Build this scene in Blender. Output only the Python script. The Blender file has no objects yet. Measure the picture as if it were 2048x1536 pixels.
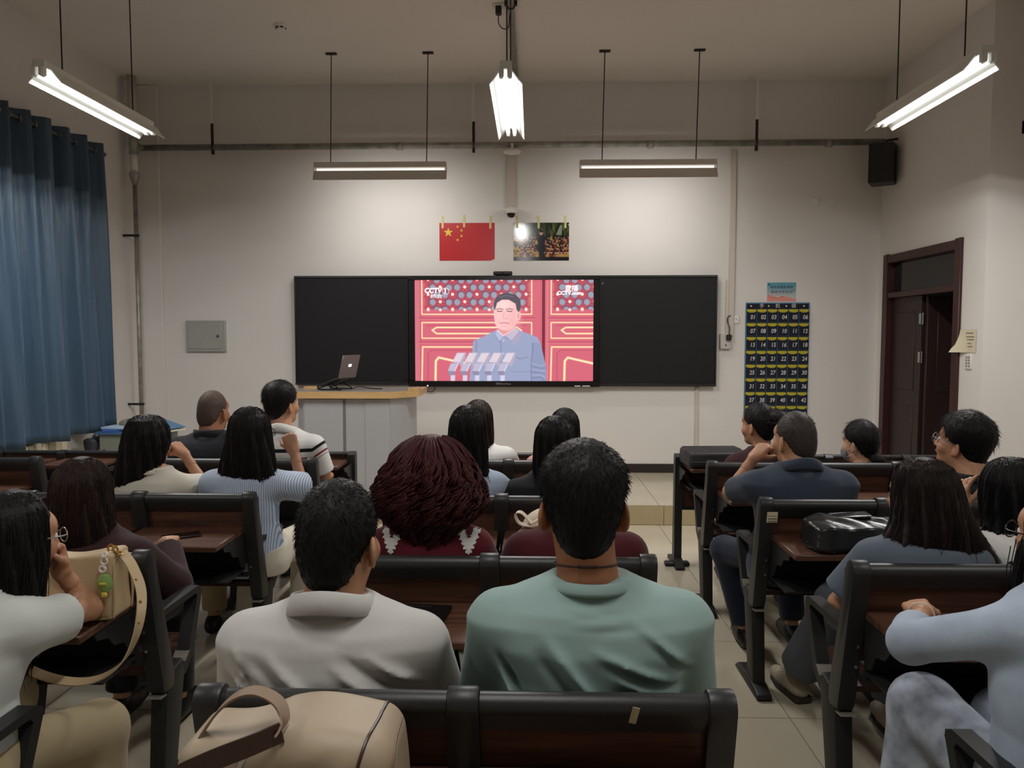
import bpy, bmesh, math, random
import numpy as np
from mathutils import Vector, Matrix

SC = bpy.context.scene
COL = SC.collection
R = math.radians

# ---------------------------------------------------------------- camera, world, exposure
cam_d = bpy.data.cameras.new('camera')
cam_d.sensor_fit = 'HORIZONTAL'
cam_d.sensor_width = 36.0
cam_d.lens = 36.0 * 1500.0 / 2048.0
cam_d.clip_start = 0.05
cam = bpy.data.objects.new('camera', cam_d)
COL.objects.link(cam)
cam.location = (0, 0, 1.6)
cam.rotation_euler = (R(90 - 3.51), 0, R(1.525))
SC.camera = cam

world = bpy.data.worlds.new('world')
SC.world = world
world.use_nodes = True
wb = world.node_tree.nodes['Background']
wb.inputs[0].default_value = (0.62, 0.74, 0.90, 1)
wb.inputs[1].default_value = 1.1
SC.view_settings.view_transform = 'Standard'
SC.view_settings.look = 'None'
SC.view_settings.gamma = 1.0
SC.view_settings.use_curve_mapping = False
SC.view_settings.exposure = 0.0
SC.cycles.use_denoising = True
SC.cycles.max_bounces = 6
SC.cycles.diffuse_bounces = 4
SC.cycles.use_adaptive_sampling = True
SC.cycles.adaptive_threshold = 0.03
SC.cycles.glossy_bounces = 3
SC.cycles.transmission_bounces = 4
SC.cycles.caustics_reflective = False
SC.cycles.caustics_refractive = False
SC.cycles.sample_clamp_indirect = 6.0

LAMP_W = 43.0
REAR_W = 19.0        # light of one twin-tube ceiling fixture
BOARD_W = 6.5       # light of one blackboard fixture

# ---------------------------------------------------------------- materials
def lin(c):
    return tuple(((v / 12.92) if v <= 0.04045 else ((v + 0.055) / 1.055) ** 2.4) for v in c)

def rgb(r, g, b):
    return lin((r / 255.0, g / 255.0, b / 255.0))

MATS = {}
def mat(name, col, rough=0.5, metal=0.0, spec=0.5, noise=0.0, nscale=8.0, nstretch=(1, 1, 1), bump=0.0,
        bscale=60.0, bstretch=(1, 1, 1), emit=None, estr=0.0, coat=0.0, sheen=0.0, sss=0.0):
    if name in MATS:
        return MATS[name]
    m = bpy.data.materials.new(name)
    m.use_nodes = True
    nt = m.node_tree
    b = nt.nodes['Principled BSDF']
    b.inputs['Base Color'].default_value = (*col, 1)
    b.inputs['Roughness'].default_value = rough
    b.inputs['Metallic'].default_value = metal
    b.inputs['Specular IOR Level'].default_value = spec
    if coat:
        b.inputs['Coat Weight'].default_value = coat
    if sheen:
        b.inputs['Sheen Weight'].default_value = sheen
    if sss:
        b.inputs['Subsurface Weight'].default_value = sss
        b.inputs['Subsurface Radius'].default_value = (0.02, 0.008, 0.004)
    if emit:
        b.inputs['Emission Color'].default_value = (*emit, 1)
        b.inputs['Emission Strength'].default_value = estr
    if noise or bump:
        tc = nt.nodes.new('ShaderNodeTexCoord')
    if noise:
        mp = nt.nodes.new('ShaderNodeMapping')
        mp.inputs['Scale'].default_value = nstretch
        nt.links.new(tc.outputs['Object'], mp.inputs[0])
        n = nt.nodes.new('ShaderNodeTexNoise')
        n.inputs['Scale'].default_value = nscale
        n.inputs['Detail'].default_value = 5
        nt.links.new(mp.outputs[0], n.inputs['Vector'])
        r = nt.nodes.new('ShaderNodeValToRGB')
        r.color_ramp.elements[0].position = 0.3
        r.color_ramp.elements[1].position = 0.7
        r.color_ramp.elements[0].color = (*[c * (1 - noise) for c in col], 1)
        r.color_ramp.elements[1].color = (*[min(1, c * (1 + noise)) for c in col], 1)
        nt.links.new(n.outputs['Fac'], r.inputs[0])
        nt.links.new(r.outputs[0], b.inputs['Base Color'])
    if bump:
        mp2 = nt.nodes.new('ShaderNodeMapping')
        mp2.inputs['Scale'].default_value = bstretch
        nt.links.new(tc.outputs['Object'], mp2.inputs[0])
        n2 = nt.nodes.new('ShaderNodeTexNoise')
        n2.inputs['Scale'].default_value = bscale
        n2.inputs['Detail'].default_value = 4
        nt.links.new(mp2.outputs[0], n2.inputs['Vector'])
        bp = nt.nodes.new('ShaderNodeBump')
        bp.inputs['Strength'].default_value = bump
        bp.inputs['Distance'].default_value = 0.01
        nt.links.new(n2.outputs['Fac'], bp.inputs['Height'])
        nt.links.new(bp.outputs[0], b.inputs['Normal'])
    MATS[name] = m
    return m

def mat_stripes(name, c1, c2, scale, direction='X', thresh=0.5, rough=0.8):
    m = mat(name, c1, rough)
    nt = m.node_tree
    b = nt.nodes['Principled BSDF']
    tc = nt.nodes.new('ShaderNodeTexCoord')
    w = nt.nodes.new('ShaderNodeTexWave')
    w.wave_type = 'BANDS'
    w.bands_direction = direction
    w.inputs['Scale'].default_value = scale
    w.inputs['Distortion'].default_value = 0.6
    w.inputs['Detail Scale'].default_value = 0.4
    r = nt.nodes.new('ShaderNodeValToRGB')
    r.color_ramp.elements[0].position = thresh - 0.08
    r.color_ramp.elements[1].position = thresh + 0.08
    r.color_ramp.elements[0].color = (*c1, 1)
    r.color_ramp.elements[1].color = (*c2, 1)
    nt.links.new(tc.outputs['Object'], w.inputs['Vector'])
    nt.links.new(w.outputs['Fac'], r.inputs[0])
    nt.links.new(r.outputs[0], b.inputs['Base Color'])
    return m

def mat_attr(name, emit=0.0, rough=0.5):
    """colour from the mesh's own 'col' attribute (flat print or a picture on a display)"""
    m = bpy.data.materials.new(name)
    m.use_nodes = True
    nt = m.node_tree
    b = nt.nodes['Principled BSDF']
    a = nt.nodes.new('ShaderNodeAttribute')
    a.attribute_name = 'col'
    b.inputs['Roughness'].default_value = rough
    if emit:
        b.inputs['Base Color'].default_value = (0.01, 0.01, 0.01, 1)
        nt.links.new(a.outputs['Color'], b.inputs['Emission Color'])
        b.inputs['Emission Strength'].default_value = emit
    else:
        nt.links.new(a.outputs['Color'], b.inputs['Base Color'])
    return m

def wood(name, dark, light, axis=(1, 14, 14), scale=3.0, rough=0.35):
    m = mat(name, dark, rough, spec=0.4)
    nt = m.node_tree
    b = nt.nodes['Principled BSDF']
    tc = nt.nodes.new('ShaderNodeTexCoord')
    mp = nt.nodes.new('ShaderNodeMapping')
    mp.inputs['Scale'].default_value = axis
    n = nt.nodes.new('ShaderNodeTexNoise')
    n.inputs['Scale'].default_value = scale
    n.inputs['Detail'].default_value = 7
    n.inputs['Roughness'].default_value = 0.6
    n.inputs['Distortion'].default_value = 0.4
    r = nt.nodes.new('ShaderNodeValToRGB')
    r.color_ramp.elements[0].position = 0.32
    r.color_ramp.elements[1].position = 0.68
    r.color_ramp.elements[0].color = (*dark, 1)
    r.color_ramp.elements[1].color = (*light, 1)
    nt.links.new(tc.outputs['Object'], mp.inputs[0])
    nt.links.new(mp.outputs[0], n.inputs['Vector'])
    nt.links.new(n.outputs['Fac'], r.inputs[0])
    nt.links.new(r.outputs[0], b.inputs['Base Color'])
    return m

M_WALL = mat('wall_paint', rgb(226, 221, 216), 0.85, spec=0.2, noise=0.035, nscale=0.9, bump=0.05, bscale=35)
M_CEIL = mat('ceiling_paint', rgb(228, 222, 214), 0.9, spec=0.1, noise=0.03, nscale=0.7)
M_TILE = mat('floor_tile', rgb(196, 186, 164), 0.16, spec=0.45, noise=0.05, nscale=2.5)
M_RISER = mat('riser_tile', rgb(178, 162, 128), 0.25, noise=0.06, nscale=3)
M_GROUT = mat('grout', rgb(120, 110, 92), 0.9)
M_WOOD = wood('bench_wood', rgb(64, 42, 33), rgb(106, 72, 56))
M_WOODD = wood('seat_wood', rgb(58, 38, 31), rgb(92, 62, 50))
M_BLK = mat('bench_plastic', rgb(38, 38, 38), 0.42, spec=0.5, bump=0.04, bscale=180)
M_BLKM = mat('bench_metal', rgb(33, 33, 33), 0.5, spec=0.5, noise=0.15, nscale=12)
M_WORN = mat('bench_worn_edge', rgb(128, 122, 110), 0.5, noise=0.2, nscale=40)
M_SCREW = mat('screw_steel', rgb(190, 190, 190), 0.25, metal=1.0)
M_STEEL = mat('pipe_steel', rgb(156, 154, 146), 0.45, metal=0.5, noise=0.3, nscale=9)
M_IRON = mat('dark_iron', rgb(48, 44, 42), 0.6, metal=0.3)
M_WHITE = mat('white_plastic', rgb(228, 225, 218), 0.4)
M_LAMPW = mat('lamp_enamel', rgb(225, 224, 216), 0.35)
M_LAMPG = mat('lamp_grey', rgb(214, 205, 196), 0.5)
M_TUBE = mat('fluorescent_tube', rgb(250, 252, 255), 0.4, emit=(0.93, 0.98, 1.0), estr=2.2)
M_TUBEB = mat('board_lamp_tube', rgb(250, 250, 245), 0.4, emit=(1.0, 0.97, 0.92), estr=0.9)
M_BOARD = mat('blackboard', rgb(27, 26, 28), 0.55, spec=0.3)
M_BEZEL = mat('display_bezel', rgb(14, 13, 14), 0.3)
M_DOORW = mat('door_wood', rgb(62, 32, 28), 0.4, noise=0.12, nscale=3, nstretch=(8, 8, 1))
M_DARK = mat('corridor_shade', rgb(34, 32, 31), 0.9)  # near-black wall colour stands in for the corridor lying in shade
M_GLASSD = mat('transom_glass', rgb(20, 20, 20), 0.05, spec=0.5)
M_BLACK = mat('black_plastic', rgb(20, 20, 21), 0.45)
M_BEIGEW = wood('lectern_maple', rgb(196, 156, 104), rgb(214, 176, 124), axis=(1, 10, 10), scale=2.0, rough=0.4)
M_LECT = mat('lectern_grey', rgb(170, 169, 171), 0.45)
M_LECTD = mat('lectern_gap', rgb(110, 112, 110), 0.5)
M_PAPER = mat('paper', rgb(216, 206, 178), 0.9)

# ---------------------------------------------------------------- mesh helpers
def setp(o, label=None, cat=None, group=None, kind=None):
    if label: o['label'] = label
    if cat: o['category'] = cat
    if group: o['group'] = group
    if kind: o['kind'] = kind
    return o

def obj(name, me, parent=None, loc=None):
    o = bpy.data.objects.new(name, me)
    COL.objects.link(o)
    if parent is not None:
        o.parent = parent
    if loc is not None:
        o.location = loc
    return o

def thing(name, label, cat, loc=(0, 0, 0), rotz=0.0, group=None):
    o = bpy.data.objects.new(name, None)
    o.empty_display_size = 0.05
    COL.objects.link(o)
    o.location = loc
    o.rotation_euler = (0, 0, rotz)
    return setp(o, label, cat, group)

def build(name, bm, m, parent=None, smooth=False, loc=None):
    me = bpy.data.meshes.new(name)
    bmesh.ops.recalc_face_normals(bm, faces=bm.faces[:])
    bm.to_mesh(me)
    bm.free()
    for mm in (m if isinstance(m, (list, tuple)) else [m]):
        me.materials.append(mm)
    me.shade_smooth()
    if not smooth:
        me.set_sharp_from_angle(angle=R(38))
    return obj(name, me, parent, loc)

def from_arrays(name, V, Fq, m, parent=None, smooth=True, loc=None, Ft=None):
    me = bpy.data.meshes.new(name)
    V = np.asarray(V, np.float32)
    parts, starts, totals = [], [], []
    s = 0
    for F in (Fq, Ft):
        if F is None or len(F) == 0:
            continue
        F = np.asarray(F, np.int32)
        n, k = F.shape
        parts.append(F.ravel())
        starts.append(s + np.arange(n) * k)
        totals.append(np.full(n, k))
        s += n * k
    li = np.concatenate(parts); ls = np.concatenate(starts); lt = np.concatenate(totals)
    me.vertices.add(len(V)); me.vertices.foreach_set('co', V.ravel())
    me.loops.add(len(li)); me.loops.foreach_set('vertex_index', li.astype(np.int32))
    me.polygons.add(len(ls))
    me.polygons.foreach_set('loop_start', ls.astype(np.int32))
    me.polygons.foreach_set('loop_total', lt.astype(np.int32))
    me.update(calc_edges=True)
    me.validate()
    if smooth:
        me.polygons.foreach_set('use_smooth', np.ones(len(me.polygons), bool))
    for mm in (m if isinstance(m, (list, tuple)) else [m]):
        me.materials.append(mm)
    return obj(name, me, parent, loc)

def nb():
    return bmesh.new()

def box(bm, c, s, bev=0.0, rot=None, seg=1):
    r = bmesh.ops.create_cube(bm, size=1.0)
    vs = r['verts']
    bmesh.ops.scale(bm, vec=s, verts=vs)
    if bev:
        es = list({e for v in vs for e in v.link_edges})
        g = bmesh.ops.bevel(bm, geom=es, offset=bev, segments=seg, affect='EDGES', profile=0.5)
        vs = list({v for f in g['faces'] for v in f.verts} | {v for v in vs if v.is_valid})
    mt = Matrix.Translation(Vector(c)) @ (rot if rot is not None else Matrix.Identity(4))
    bmesh.ops.transform(bm, matrix=mt, verts=vs)
    return vs

def b2(bm, a, b, bev=0.0, seg=1):
    c = [(a[i] + b[i]) / 2 for i in range(3)]
    s = [abs(b[i] - a[i]) for i in range(3)]
    return box(bm, c, s, bev, seg=seg)

def prism(bm, pts, axis, lo, hi):
    """outline (list of 2-D points) extruded along an axis; the 2-D axes are the other two in xyz order"""
    def mk(p, t):
        if axis == 'x': return (t, p[0], p[1])
        if axis == 'y': return (p[0], t, p[1])
        return (p[0], p[1], t)
    A = [bm.verts.new(mk(p, lo)) for p in pts]
    B = [bm.verts.new(mk(p, hi)) for p in pts]
    n = len(pts)
    bm.faces.new(A); bm.faces.new(B[::-1])
    for i in range(n):
        bm.faces.new((A[i], A[(i + 1) % n], B[(i + 1) % n], B[i]))
    return A + B

def prism_bev(bm, pts, axis, lo, hi, bev=0.005, seg=2):
    vs = prism(bm, pts, axis, lo, hi)
    n = len(pts)
    es = []
    for g in (vs[:n], vs[n:]):
        for i in range(n):
            e = bm.edges.get((g[i], g[(i + 1) % n]))
            if e: es.append(e)
    bmesh.ops.bevel(bm, geom=es, offset=bev, segments=seg, affect='EDGES', profile=0.5)

def tube(bm, pts, r, n=8, cap=True, flat=None):
    pts = [Vector(p) for p in pts]
    rr = r if isinstance(r, (list, tuple)) else [r] * len(pts)
    rings = []
    prev = None
    for i, p in enumerate(pts):
        t = (pts[min(i + 1, len(pts) - 1)] - pts[max(i - 1, 0)])
        t = t.normalized() if t.length > 1e-9 else Vector((0, 0, 1))
        if prev is None:
            u = t.orthogonal().normalized()
        else:
            u = prev - t * prev.dot(t)
            u = u.normalized() if u.length > 1e-6 else t.orthogonal().normalized()
        prev = u
        w = t.cross(u)
        rings.append([bm.verts.new(p + (u * math.cos(2 * math.pi * k / n) + w * math.sin(2 * math.pi * k / n)) * rr[i]) for k in range(n)])
    for a, b in zip(rings, rings[1:]):
        for k in range(n):
            bm.faces.new((a[k], a[(k + 1) % n], b[(k + 1) % n], b[k]))
    if cap:
        bm.faces.new(rings[0][::-1]); bm.faces.new(rings[-1])

def lathe(bm, prof, n=20, mt=None):
    """profile [(r, z)...] turned about z"""
    rings = []
    vs = []
    for r, z in prof:
        if r < 1e-6:
            v = bm.verts.new((0, 0, z)); rings.append([v]); vs.append(v)
        else:
            ring = [bm.verts.new((r * math.cos(2 * math.pi * k / n), r * math.sin(2 * math.pi * k / n), z)) for k in range(n)]
            rings.append(ring); vs += ring
    for a, b in zip(rings, rings[1:]):
        for k in range(n):
            k2 = (k + 1) % n
            if len(a) == 1 and len(b) == 1: continue
            if len(a) == 1: bm.faces.new((a[0], b[k2], b[k]))
            elif len(b) == 1: bm.faces.new((a[k], a[k2], b[0]))
            else: bm.faces.new((a[k], a[k2], b[k2], b[k]))
    if mt is not None:
        bmesh.ops.transform(bm, matrix=mt, verts=vs)
    return vs

def torus(bm, c, R1, r2, n=24, m=8, mt=None):
    rows = []
    for i in range(n):
        a = 2 * math.pi * i / n
        row = []
        for j in range(m):
            b = 2 * math.pi * j / m
            p = Vector(((R1 + r2 * math.cos(b)) * math.cos(a), (R1 + r2 * math.cos(b)) * math.sin(a), r2 * math.sin(b)))
            if mt is not None: p = mt @ p
            row.append(bm.verts.new(p + Vector(c)))
        rows.append(row)
    for i in range(n):
        for j in range(m):
            bm.faces.new((rows[i][j], rows[(i + 1) % n][j], rows[(i + 1) % n][(j + 1) % m], rows[i][(j + 1) % m]))

def ribbon(bm, pts, wdir, width, thick):
    """flat strap along pts; wdir = direction(s) of its width"""
    pts = [Vector(p) for p in pts]
    rings = []
    for i, p in enumerate(pts):
        t = (pts[min(i + 1, len(pts) - 1)] - pts[max(i - 1, 0)]).normalized()
        w = Vector(wdir[i] if isinstance(wdir, list) else wdir)
        w = (w - t * w.dot(t)).normalized()
        n = t.cross(w)
        a, b = w * width / 2, n * thick / 2
        rings.append([bm.verts.new(p + q) for q in (a + b, -a + b, -a - b, a - b)])
    for A, B in zip(rings, rings[1:]):
        for k in range(4):
            bm.faces.new((A[k], A[(k + 1) % 4], B[(k + 1) % 4], B[k]))
    bm.faces.new(rings[0][::-1]); bm.faces.new(rings[-1])

def spline(pts, n=24):
    P = np.array([pts[0]] + list(pts) + [pts[-1]], float)
    out = []
    segs = len(pts) - 1
    for i in range(n + 1):
        t = i / n * segs
        k = min(int(t), segs - 1)
        u = t - k
        p0, p1, p2, p3 = P[k], P[k + 1], P[k + 2], P[k + 3]
        out.append(tuple(0.5 * ((2 * p1) + (-p0 + p2) * u + (2 * p0 - 5 * p1 + 4 * p2 - p3) * u * u + (-p0 + 3 * p1 - 3 * p2 + p3) * u ** 3)))
    return out

def text_mesh(name, s, size, m, parent=None, loc=(0, 0, 0), rot=(R(90), 0, 0), align='CENTER', extrude=0.0006, bold=0.0, xs=1.0, shear=0.0):
    cu = bpy.data.curves.new(name, 'FONT')
    cu.body = s
    cu.size = size
    cu.align_x = align
    cu.align_y = 'CENTER'
    cu.extrude = extrude
    cu.offset = bold
    cu.shear = shear
    cu.resolution_u = 3
    tmp = bpy.data.objects.new('tmp', cu)
    COL.objects.link(tmp)
    dg = bpy.context.evaluated_depsgraph_get()
    me = bpy.data.meshes.new_from_object(tmp.evaluated_get(dg))
    me.name = name
    bpy.data.objects.remove(tmp)
    bpy.data.curves.remove(cu)
    me.materials.clear()
    me.materials.append(m)
    o = obj(name, me, parent, loc)
    o.rotation_euler = rot
    o.scale = (xs, 1, 1)
    return o

# ---------------------------------------------------------------- picture grids (flat print)
class Canvas:
    """a small raster drawn by code; ends up as colours on the vertices of a flat sheet"""
    def __init__(s, w, h, nx, ny, bg):
        s.w, s.h, s.nx, s.ny = w, h, nx, ny
        s.x, s.y = np.meshgrid(np.linspace(0, w, nx), np.linspace(0, h, ny))   # y downwards
        s.c = np.ones((ny, nx, 3), np.float32) * np.array(bg, np.float32)
        s.px = w / nx
    def put(s, mask, col):
        mk = np.clip(mask, 0, 1)[..., None].astype(np.float32)
        s.c = s.c * (1 - mk) + np.array(col, np.float32) * mk
    def rect(s, x0, y0, x1, y1, col, soft=0.6):
        d = np.maximum(np.maximum(x0 - s.x, s.x - x1), np.maximum(y0 - s.y, s.y - y1))
        s.put(0.5 - d / (s.px * soft * 2), col)
    def ell(s, cx, cy, rx, ry, col, rot=0.0, soft=0.6):
        dx, dy = s.x - cx, s.y - cy
        c, q = math.cos(rot), math.sin(rot)
        u, v = dx * c + dy * q, -dx * q + dy * c
        d = (np.sqrt((u / rx) ** 2 + (v / ry) ** 2) - 1) * min(rx, ry)
        s.put(0.5 - d / (s.px * soft * 2), col)
    def poly(s, pts, col, soft=0.6):
        n = len(pts)
        inside = np.zeros(s.x.shape, bool)
        dist = np.full(s.x.shape, 1e9)
        for i in range(n):
            x0, y0 = pts[i]; x1, y1 = pts[(i + 1) % n]
            cond = ((y0 > s.y) != (y1 > s.y))
            with np.errstate(divide='ignore', invalid='ignore'):
                xi = (x1 - x0) * (s.y - y0) / (y1 - y0 + 1e-12) + x0
            inside ^= cond & (s.x < xi)
            ex, ey = x1 - x0, y1 - y0
            t = np.clip(((s.x - x0) * ex + (s.y - y0) * ey) / (ex * ex + ey * ey + 1e-12), 0, 1)
            dist = np.minimum(dist, np.hypot(s.x - x0 - t * ex, s.y - y0 - t * ey))
        d = np.where(inside, -dist, dist)
        s.put(0.5 - d / (s.px * soft * 2), col)
    def line(s, pts, wd, col, soft=0.6):
        dist = np.full(s.x.shape, 1e9)
        for (x0, y0), (x1, y1) in zip(pts, pts[1:]):
            ex, ey = x1 - x0, y1 - y0
            t = np.clip(((s.x - x0) * ex + (s.y - y0) * ey) / (ex * ex + ey * ey + 1e-12), 0, 1)
            dist = np.minimum(dist, np.hypot(s.x - x0 - t * ex, s.y - y0 - t * ey))
        s.put(0.5 - (dist - wd / 2) / (s.px * soft * 2), col)
    def sheet(s, name, m, parent, W, H, loc, thick=0.0):
        """sheet in the xz plane facing -y, W x H metres, loc = its centre"""
        V = np.stack([(s.x / s.w - 0.5) * W, np.zeros_like(s.x), (0.5 - s.y / s.h) * H], -1).reshape(-1, 3)
        i = np.arange(s.nx * s.ny).reshape(s.ny, s.nx)
        Fq = np.stack([i[:-1, :-1], i[1:, :-1], i[1:, 1:], i[:-1, 1:]], -1).reshape(-1, 4)
        o = from_arrays(name, V, Fq, m, parent, smooth=False, loc=loc)
        at = o.data.color_attributes.new('col', 'FLOAT_COLOR', 'POINT')
        c = s.c.reshape(-1, 3)
        c = np.where(c <= 0.04045, c / 12.92, ((c + 0.055) / 1.055) ** 2.4)
        at.data.foreach_set('color', np.concatenate([c, np.ones((len(c), 1))], 1).astype(np.float32).ravel())
        return o

# ================================================================ THE ROOM
XL, XR, YF, YB, ZC = -4.16, 3.60, 7.93, -3.2, 4.235
XR2, YJ = 3.97, 6.10         # the right wall steps out nearer the camera
PZ, PY = 0.173, 6.37          # platform height and front edge

def struct(name, bm, m, parent=None):
    o = build(name, bm, m, parent)
    if parent is None:
        o['kind'] = 'structure'
    return o

bm = nb(); b2(bm, (XL - 0.3, YB - 0.2, -0.15), (XR2 + 0.3, YF + 0.2, -0.012)); b2(bm, (XL, YB, -0.012), (XR2, YF, -0.004))
FLOOR = struct('floor', bm, M_GROUT)
def tiles(parent, x0, x1, y0, y1, ox, oy, z, m, step=0.8, name='tile'):
    cache = {}
    def cuts(lo, hi, o):
        c = [lo]
        k = math.floor((lo - o) / step) + 1
        while o + k * step < hi - 1e-6:
            c.append(o + k * step); k += 1
        return c + [hi]
    xs, ys = cuts(x0, x1, ox), cuts(y0, y1, oy)
    for a, b in zip(xs, xs[1:]):
        for c, d in zip(ys, ys[1:]):
            w, h = round(b - a, 4), round(d - c, 4)
            if w < 0.02 or h < 0.02: continue
            if (w, h) not in cache:
                t = nb(); box(t, (0, 0, -0.004), (w - 0.004, h - 0.004, 0.008), 0.001)
                me = bpy.data.meshes.new(name); bmesh.ops.recalc_face_normals(t, faces=t.faces[:]); t.to_mesh(me); t.free(); me.materials.append(m)
                cache[(w, h)] = me
            obj(name, cache[(w, h)], parent, ((a + b) / 2, (c + d) / 2, z))
tiles(FLOOR, XL, XR2, YB, YF, 1.09, 3.10, 0.0, M_TILE)

# platform below the display, tiled top and riser
PX0, PX1 = -3.05, 2.35
bm = nb(); b2(bm, (PX0 + .004, PY + 0.004, 0.001), (PX1 - .004, YF, PZ - 0.008))
PLAT = struct('platform', bm, M_GROUT)
tiles(PLAT, PX0, PX1, PY, YF, 1.09, PY + 0.8, PZ, M_TILE)
k = PX0
for xa, xb in zip([PX0] + [1.13 - 0.8 * i for i in range(5, -1, -1)] + [1.93], [1.13 - 0.8 * i for i in range(5, -1, -1)] + [1.93, PX1]):
    t = nb(); box(t, (0, 0, 0), (xb - xa - 0.004, 0.008, PZ - 0.012), 0.001)
    build('riser_tile', t, M_RISER, PLAT, loc=((xa + xb) / 2, PY, PZ / 2 - 0.003))

# front wall with a slim corner pier at the left
bm = nb(); b2(bm, (XL - 0.24, YF, -0.1), (XR + 0.24, YF + 0.24, ZC + 0.1))
struct('wall_front', bm, M_WALL)
bm = nb(); b2(bm, (XL + 0.001, YF - 0.05, 0.0), (XL + 0.245, YF - 0.001, ZC - .001), 0.008)
struct('wall_front_pier', bm, M_WALL)
# left wall with a window opening
WY0, WY1, WZ0, WZ1 = 3.2, 6.62, 0.98, 3.22
bm = nb()
b2(bm, (XL - 0.24, YB, 0), (XL, WY0, ZC)); b2(bm, (XL - 0.24, WY1, 0), (XL, YF, ZC))
b2(bm, (XL - 0.24, WY0, 0), (XL, WY1, WZ0)); b2(bm, (XL - 0.24, WY0, WZ1), (XL, WY1, ZC))
struct('wall_left', bm, M_WALL)
# right wall with the door opening and a pier
DY0, DY1, DZ = 6.47, 7.745, 2.41
bm = nb()
b2(bm, (XR, YJ, 0), (XR2 + 0.24, DY0, ZC)); b2(bm, (XR2, YB, 0), (XR2 + 0.24, YJ, ZC)); b2(bm, (XR, DY1, 0), (XR + 0.24, YF, ZC)); b2(bm, (XR, DY0, DZ), (XR + 0.24, DY1, ZC))
struct('wall_right', bm, M_WALL)
bm = nb(); b2(bm, (XL - 0.24, YB - 0.2, -0.1), (XR2 + 0.24, YB, ZC + 0.1))
struct('wall_back', bm, M_WALL)
bm = nb(); b2(bm, (XL - 0.24, YB - 0.2, ZC), (XR2 + 0.24, YF + 0.24, ZC + 0.2))
struct('ceiling', bm, M_CEIL)
# dark baseboard on the platform wall and along the side walls
M_BASE = mat('baseboard_dark', rgb(46, 38, 38), 0.35)
bm = nb(); b2(bm, (PX0, YF - 0.014, PZ + 0.001), (PX1, YF, PZ + 0.095), 0.003)
struct('baseboard_front', bm, M_BASE)
bm = nb(); b2(bm, (XL, YB, 0.001), (XL + 0.012, YF - .06, 0.1), 0.003); struct('baseboard_left', bm, M_BASE)
bm = nb(); b2(bm, (XR2 - 0.012, YB, 0.001), (XR2, YJ - .02, 0.1), 0.003); b2(bm, (XR - 0.012, YJ, 0.001), (XR, DY0 - .06, 0.1), 0.003); struct('baseboard_right', bm, M_BASE)

# window behind the curtain
bm = nb()
fx0, fx1 = XL - 0.16, XL - 0.10
for y in (WY0, WY1 - 0.06): b2(bm, (fx0, y, WZ0), (fx1, y + 0.06, WZ1))
for z in (WZ0, WZ1 - 0.06, WZ0 + 1.35): b2(bm, (fx0, WY0 + .06, z), (fx1, WY1 - .06, z + 0.06))
for k in (1, 2, 3):
    y = WY0 + (WY1 - WY0) * k / 4
    for z0, z1 in ((WZ0 + .06, WZ0 + 1.35), (WZ0 + 1.41, WZ1 - .06)): b2(bm, (fx0 + .005, y - 0.025, z0), (fx1 - .005, y + 0.025, z1))
win = struct('window_1', bm, M_WHITE)
gm = bpy.data.materials.new('window_glass'); gm.use_nodes = True
gb = gm.node_tree.nodes['Principled BSDF']
gb.inputs['Transmission Weight'].default_value = 1.0; gb.inputs['Roughness'].default_value = 0.02; gb.inputs['IOR'].default_value = 1.05
for k in range(4):
    ya = WY0 + (WY1 - WY0) * k / 4 + 0.03; yb = WY0 + (WY1 - WY0) * (k + 1) / 4 - 0.03
    for z0, z1 in ((WZ0 + .06, WZ0 + 1.35), (WZ0 + 1.41, WZ1 - .06)):
        bm = nb(); b2(bm, (XL - 0.134, ya, z0), (XL - 0.128, yb, z1)); build('pane', bm, gm, win)
bm = nb(); b2(bm, (XL - 0.23, WY0 + .002, WZ0 + .001), (XL + 0.05, WY1 - .002, WZ0 + 0.03), 0.006); build('window_sill', bm, M_WHITE, win)

M_DOORL = mat('door_leaf', rgb(44, 25, 23), 0.45, noise=0.12, nscale=3, nstretch=(8, 8, 1))  # darker than the frame: shade of the dim corridor put into the leaf colour
# door: frame, transom, fixed narrow leaf, main leaf standing open to a dark corridor
bm = nb()
b2(bm, (XR - 0.025, DY0 - 0.055, 0.001), (XR + 0.13, DY0 + 0.035, DZ + 0.03), 0.004)
b2(bm, (XR - 0.025, DY1 - 0.035, 0.001), (XR + 0.13, DY1 + 0.055, DZ + 0.03), 0.004)
b2(bm, (XR - 0.022, DY0 + 0.036, DZ - 0.06), (XR + 0.12, DY1 - 0.036, DZ + 0.02), 0.004)
b2(bm, (XR - 0.015, DY0 + 0.036, 2.0), (XR + 0.11, DY1 - 0.036, 2.055), 0.004)
door = struct('door_1', bm, M_DOORW)
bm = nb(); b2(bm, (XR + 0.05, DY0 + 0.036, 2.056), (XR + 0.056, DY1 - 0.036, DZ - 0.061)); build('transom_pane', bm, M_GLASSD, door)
bm = nb(); b2(bm, (XR + 0.035, 7.13, 0.002), (XR + 0.075, DY1 - 0.036, 1.999), 0.003); b2(bm, (XR + 0.03, 7.24, 1.1), (XR + 0.04, 7.6, 1.85), 0.004); b2(bm, (XR + 0.03, 7.24, 0.2), (XR + 0.04, 7.6, 0.95), 0.004)
build('fixed_leaf', bm, M_DOORL, door)
bm = nb(); b2(bm, (XR + 0.06, 7.065, 0.004), (XR + 0.74, 7.105, 1.985), 0.003); b2(bm, (XR + 0.15, 7.055, 1.1), (XR + 0.65, 7.066, 1.85), 0.004)
leaf = build('open_leaf', bm, M_DOORL, door)
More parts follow.
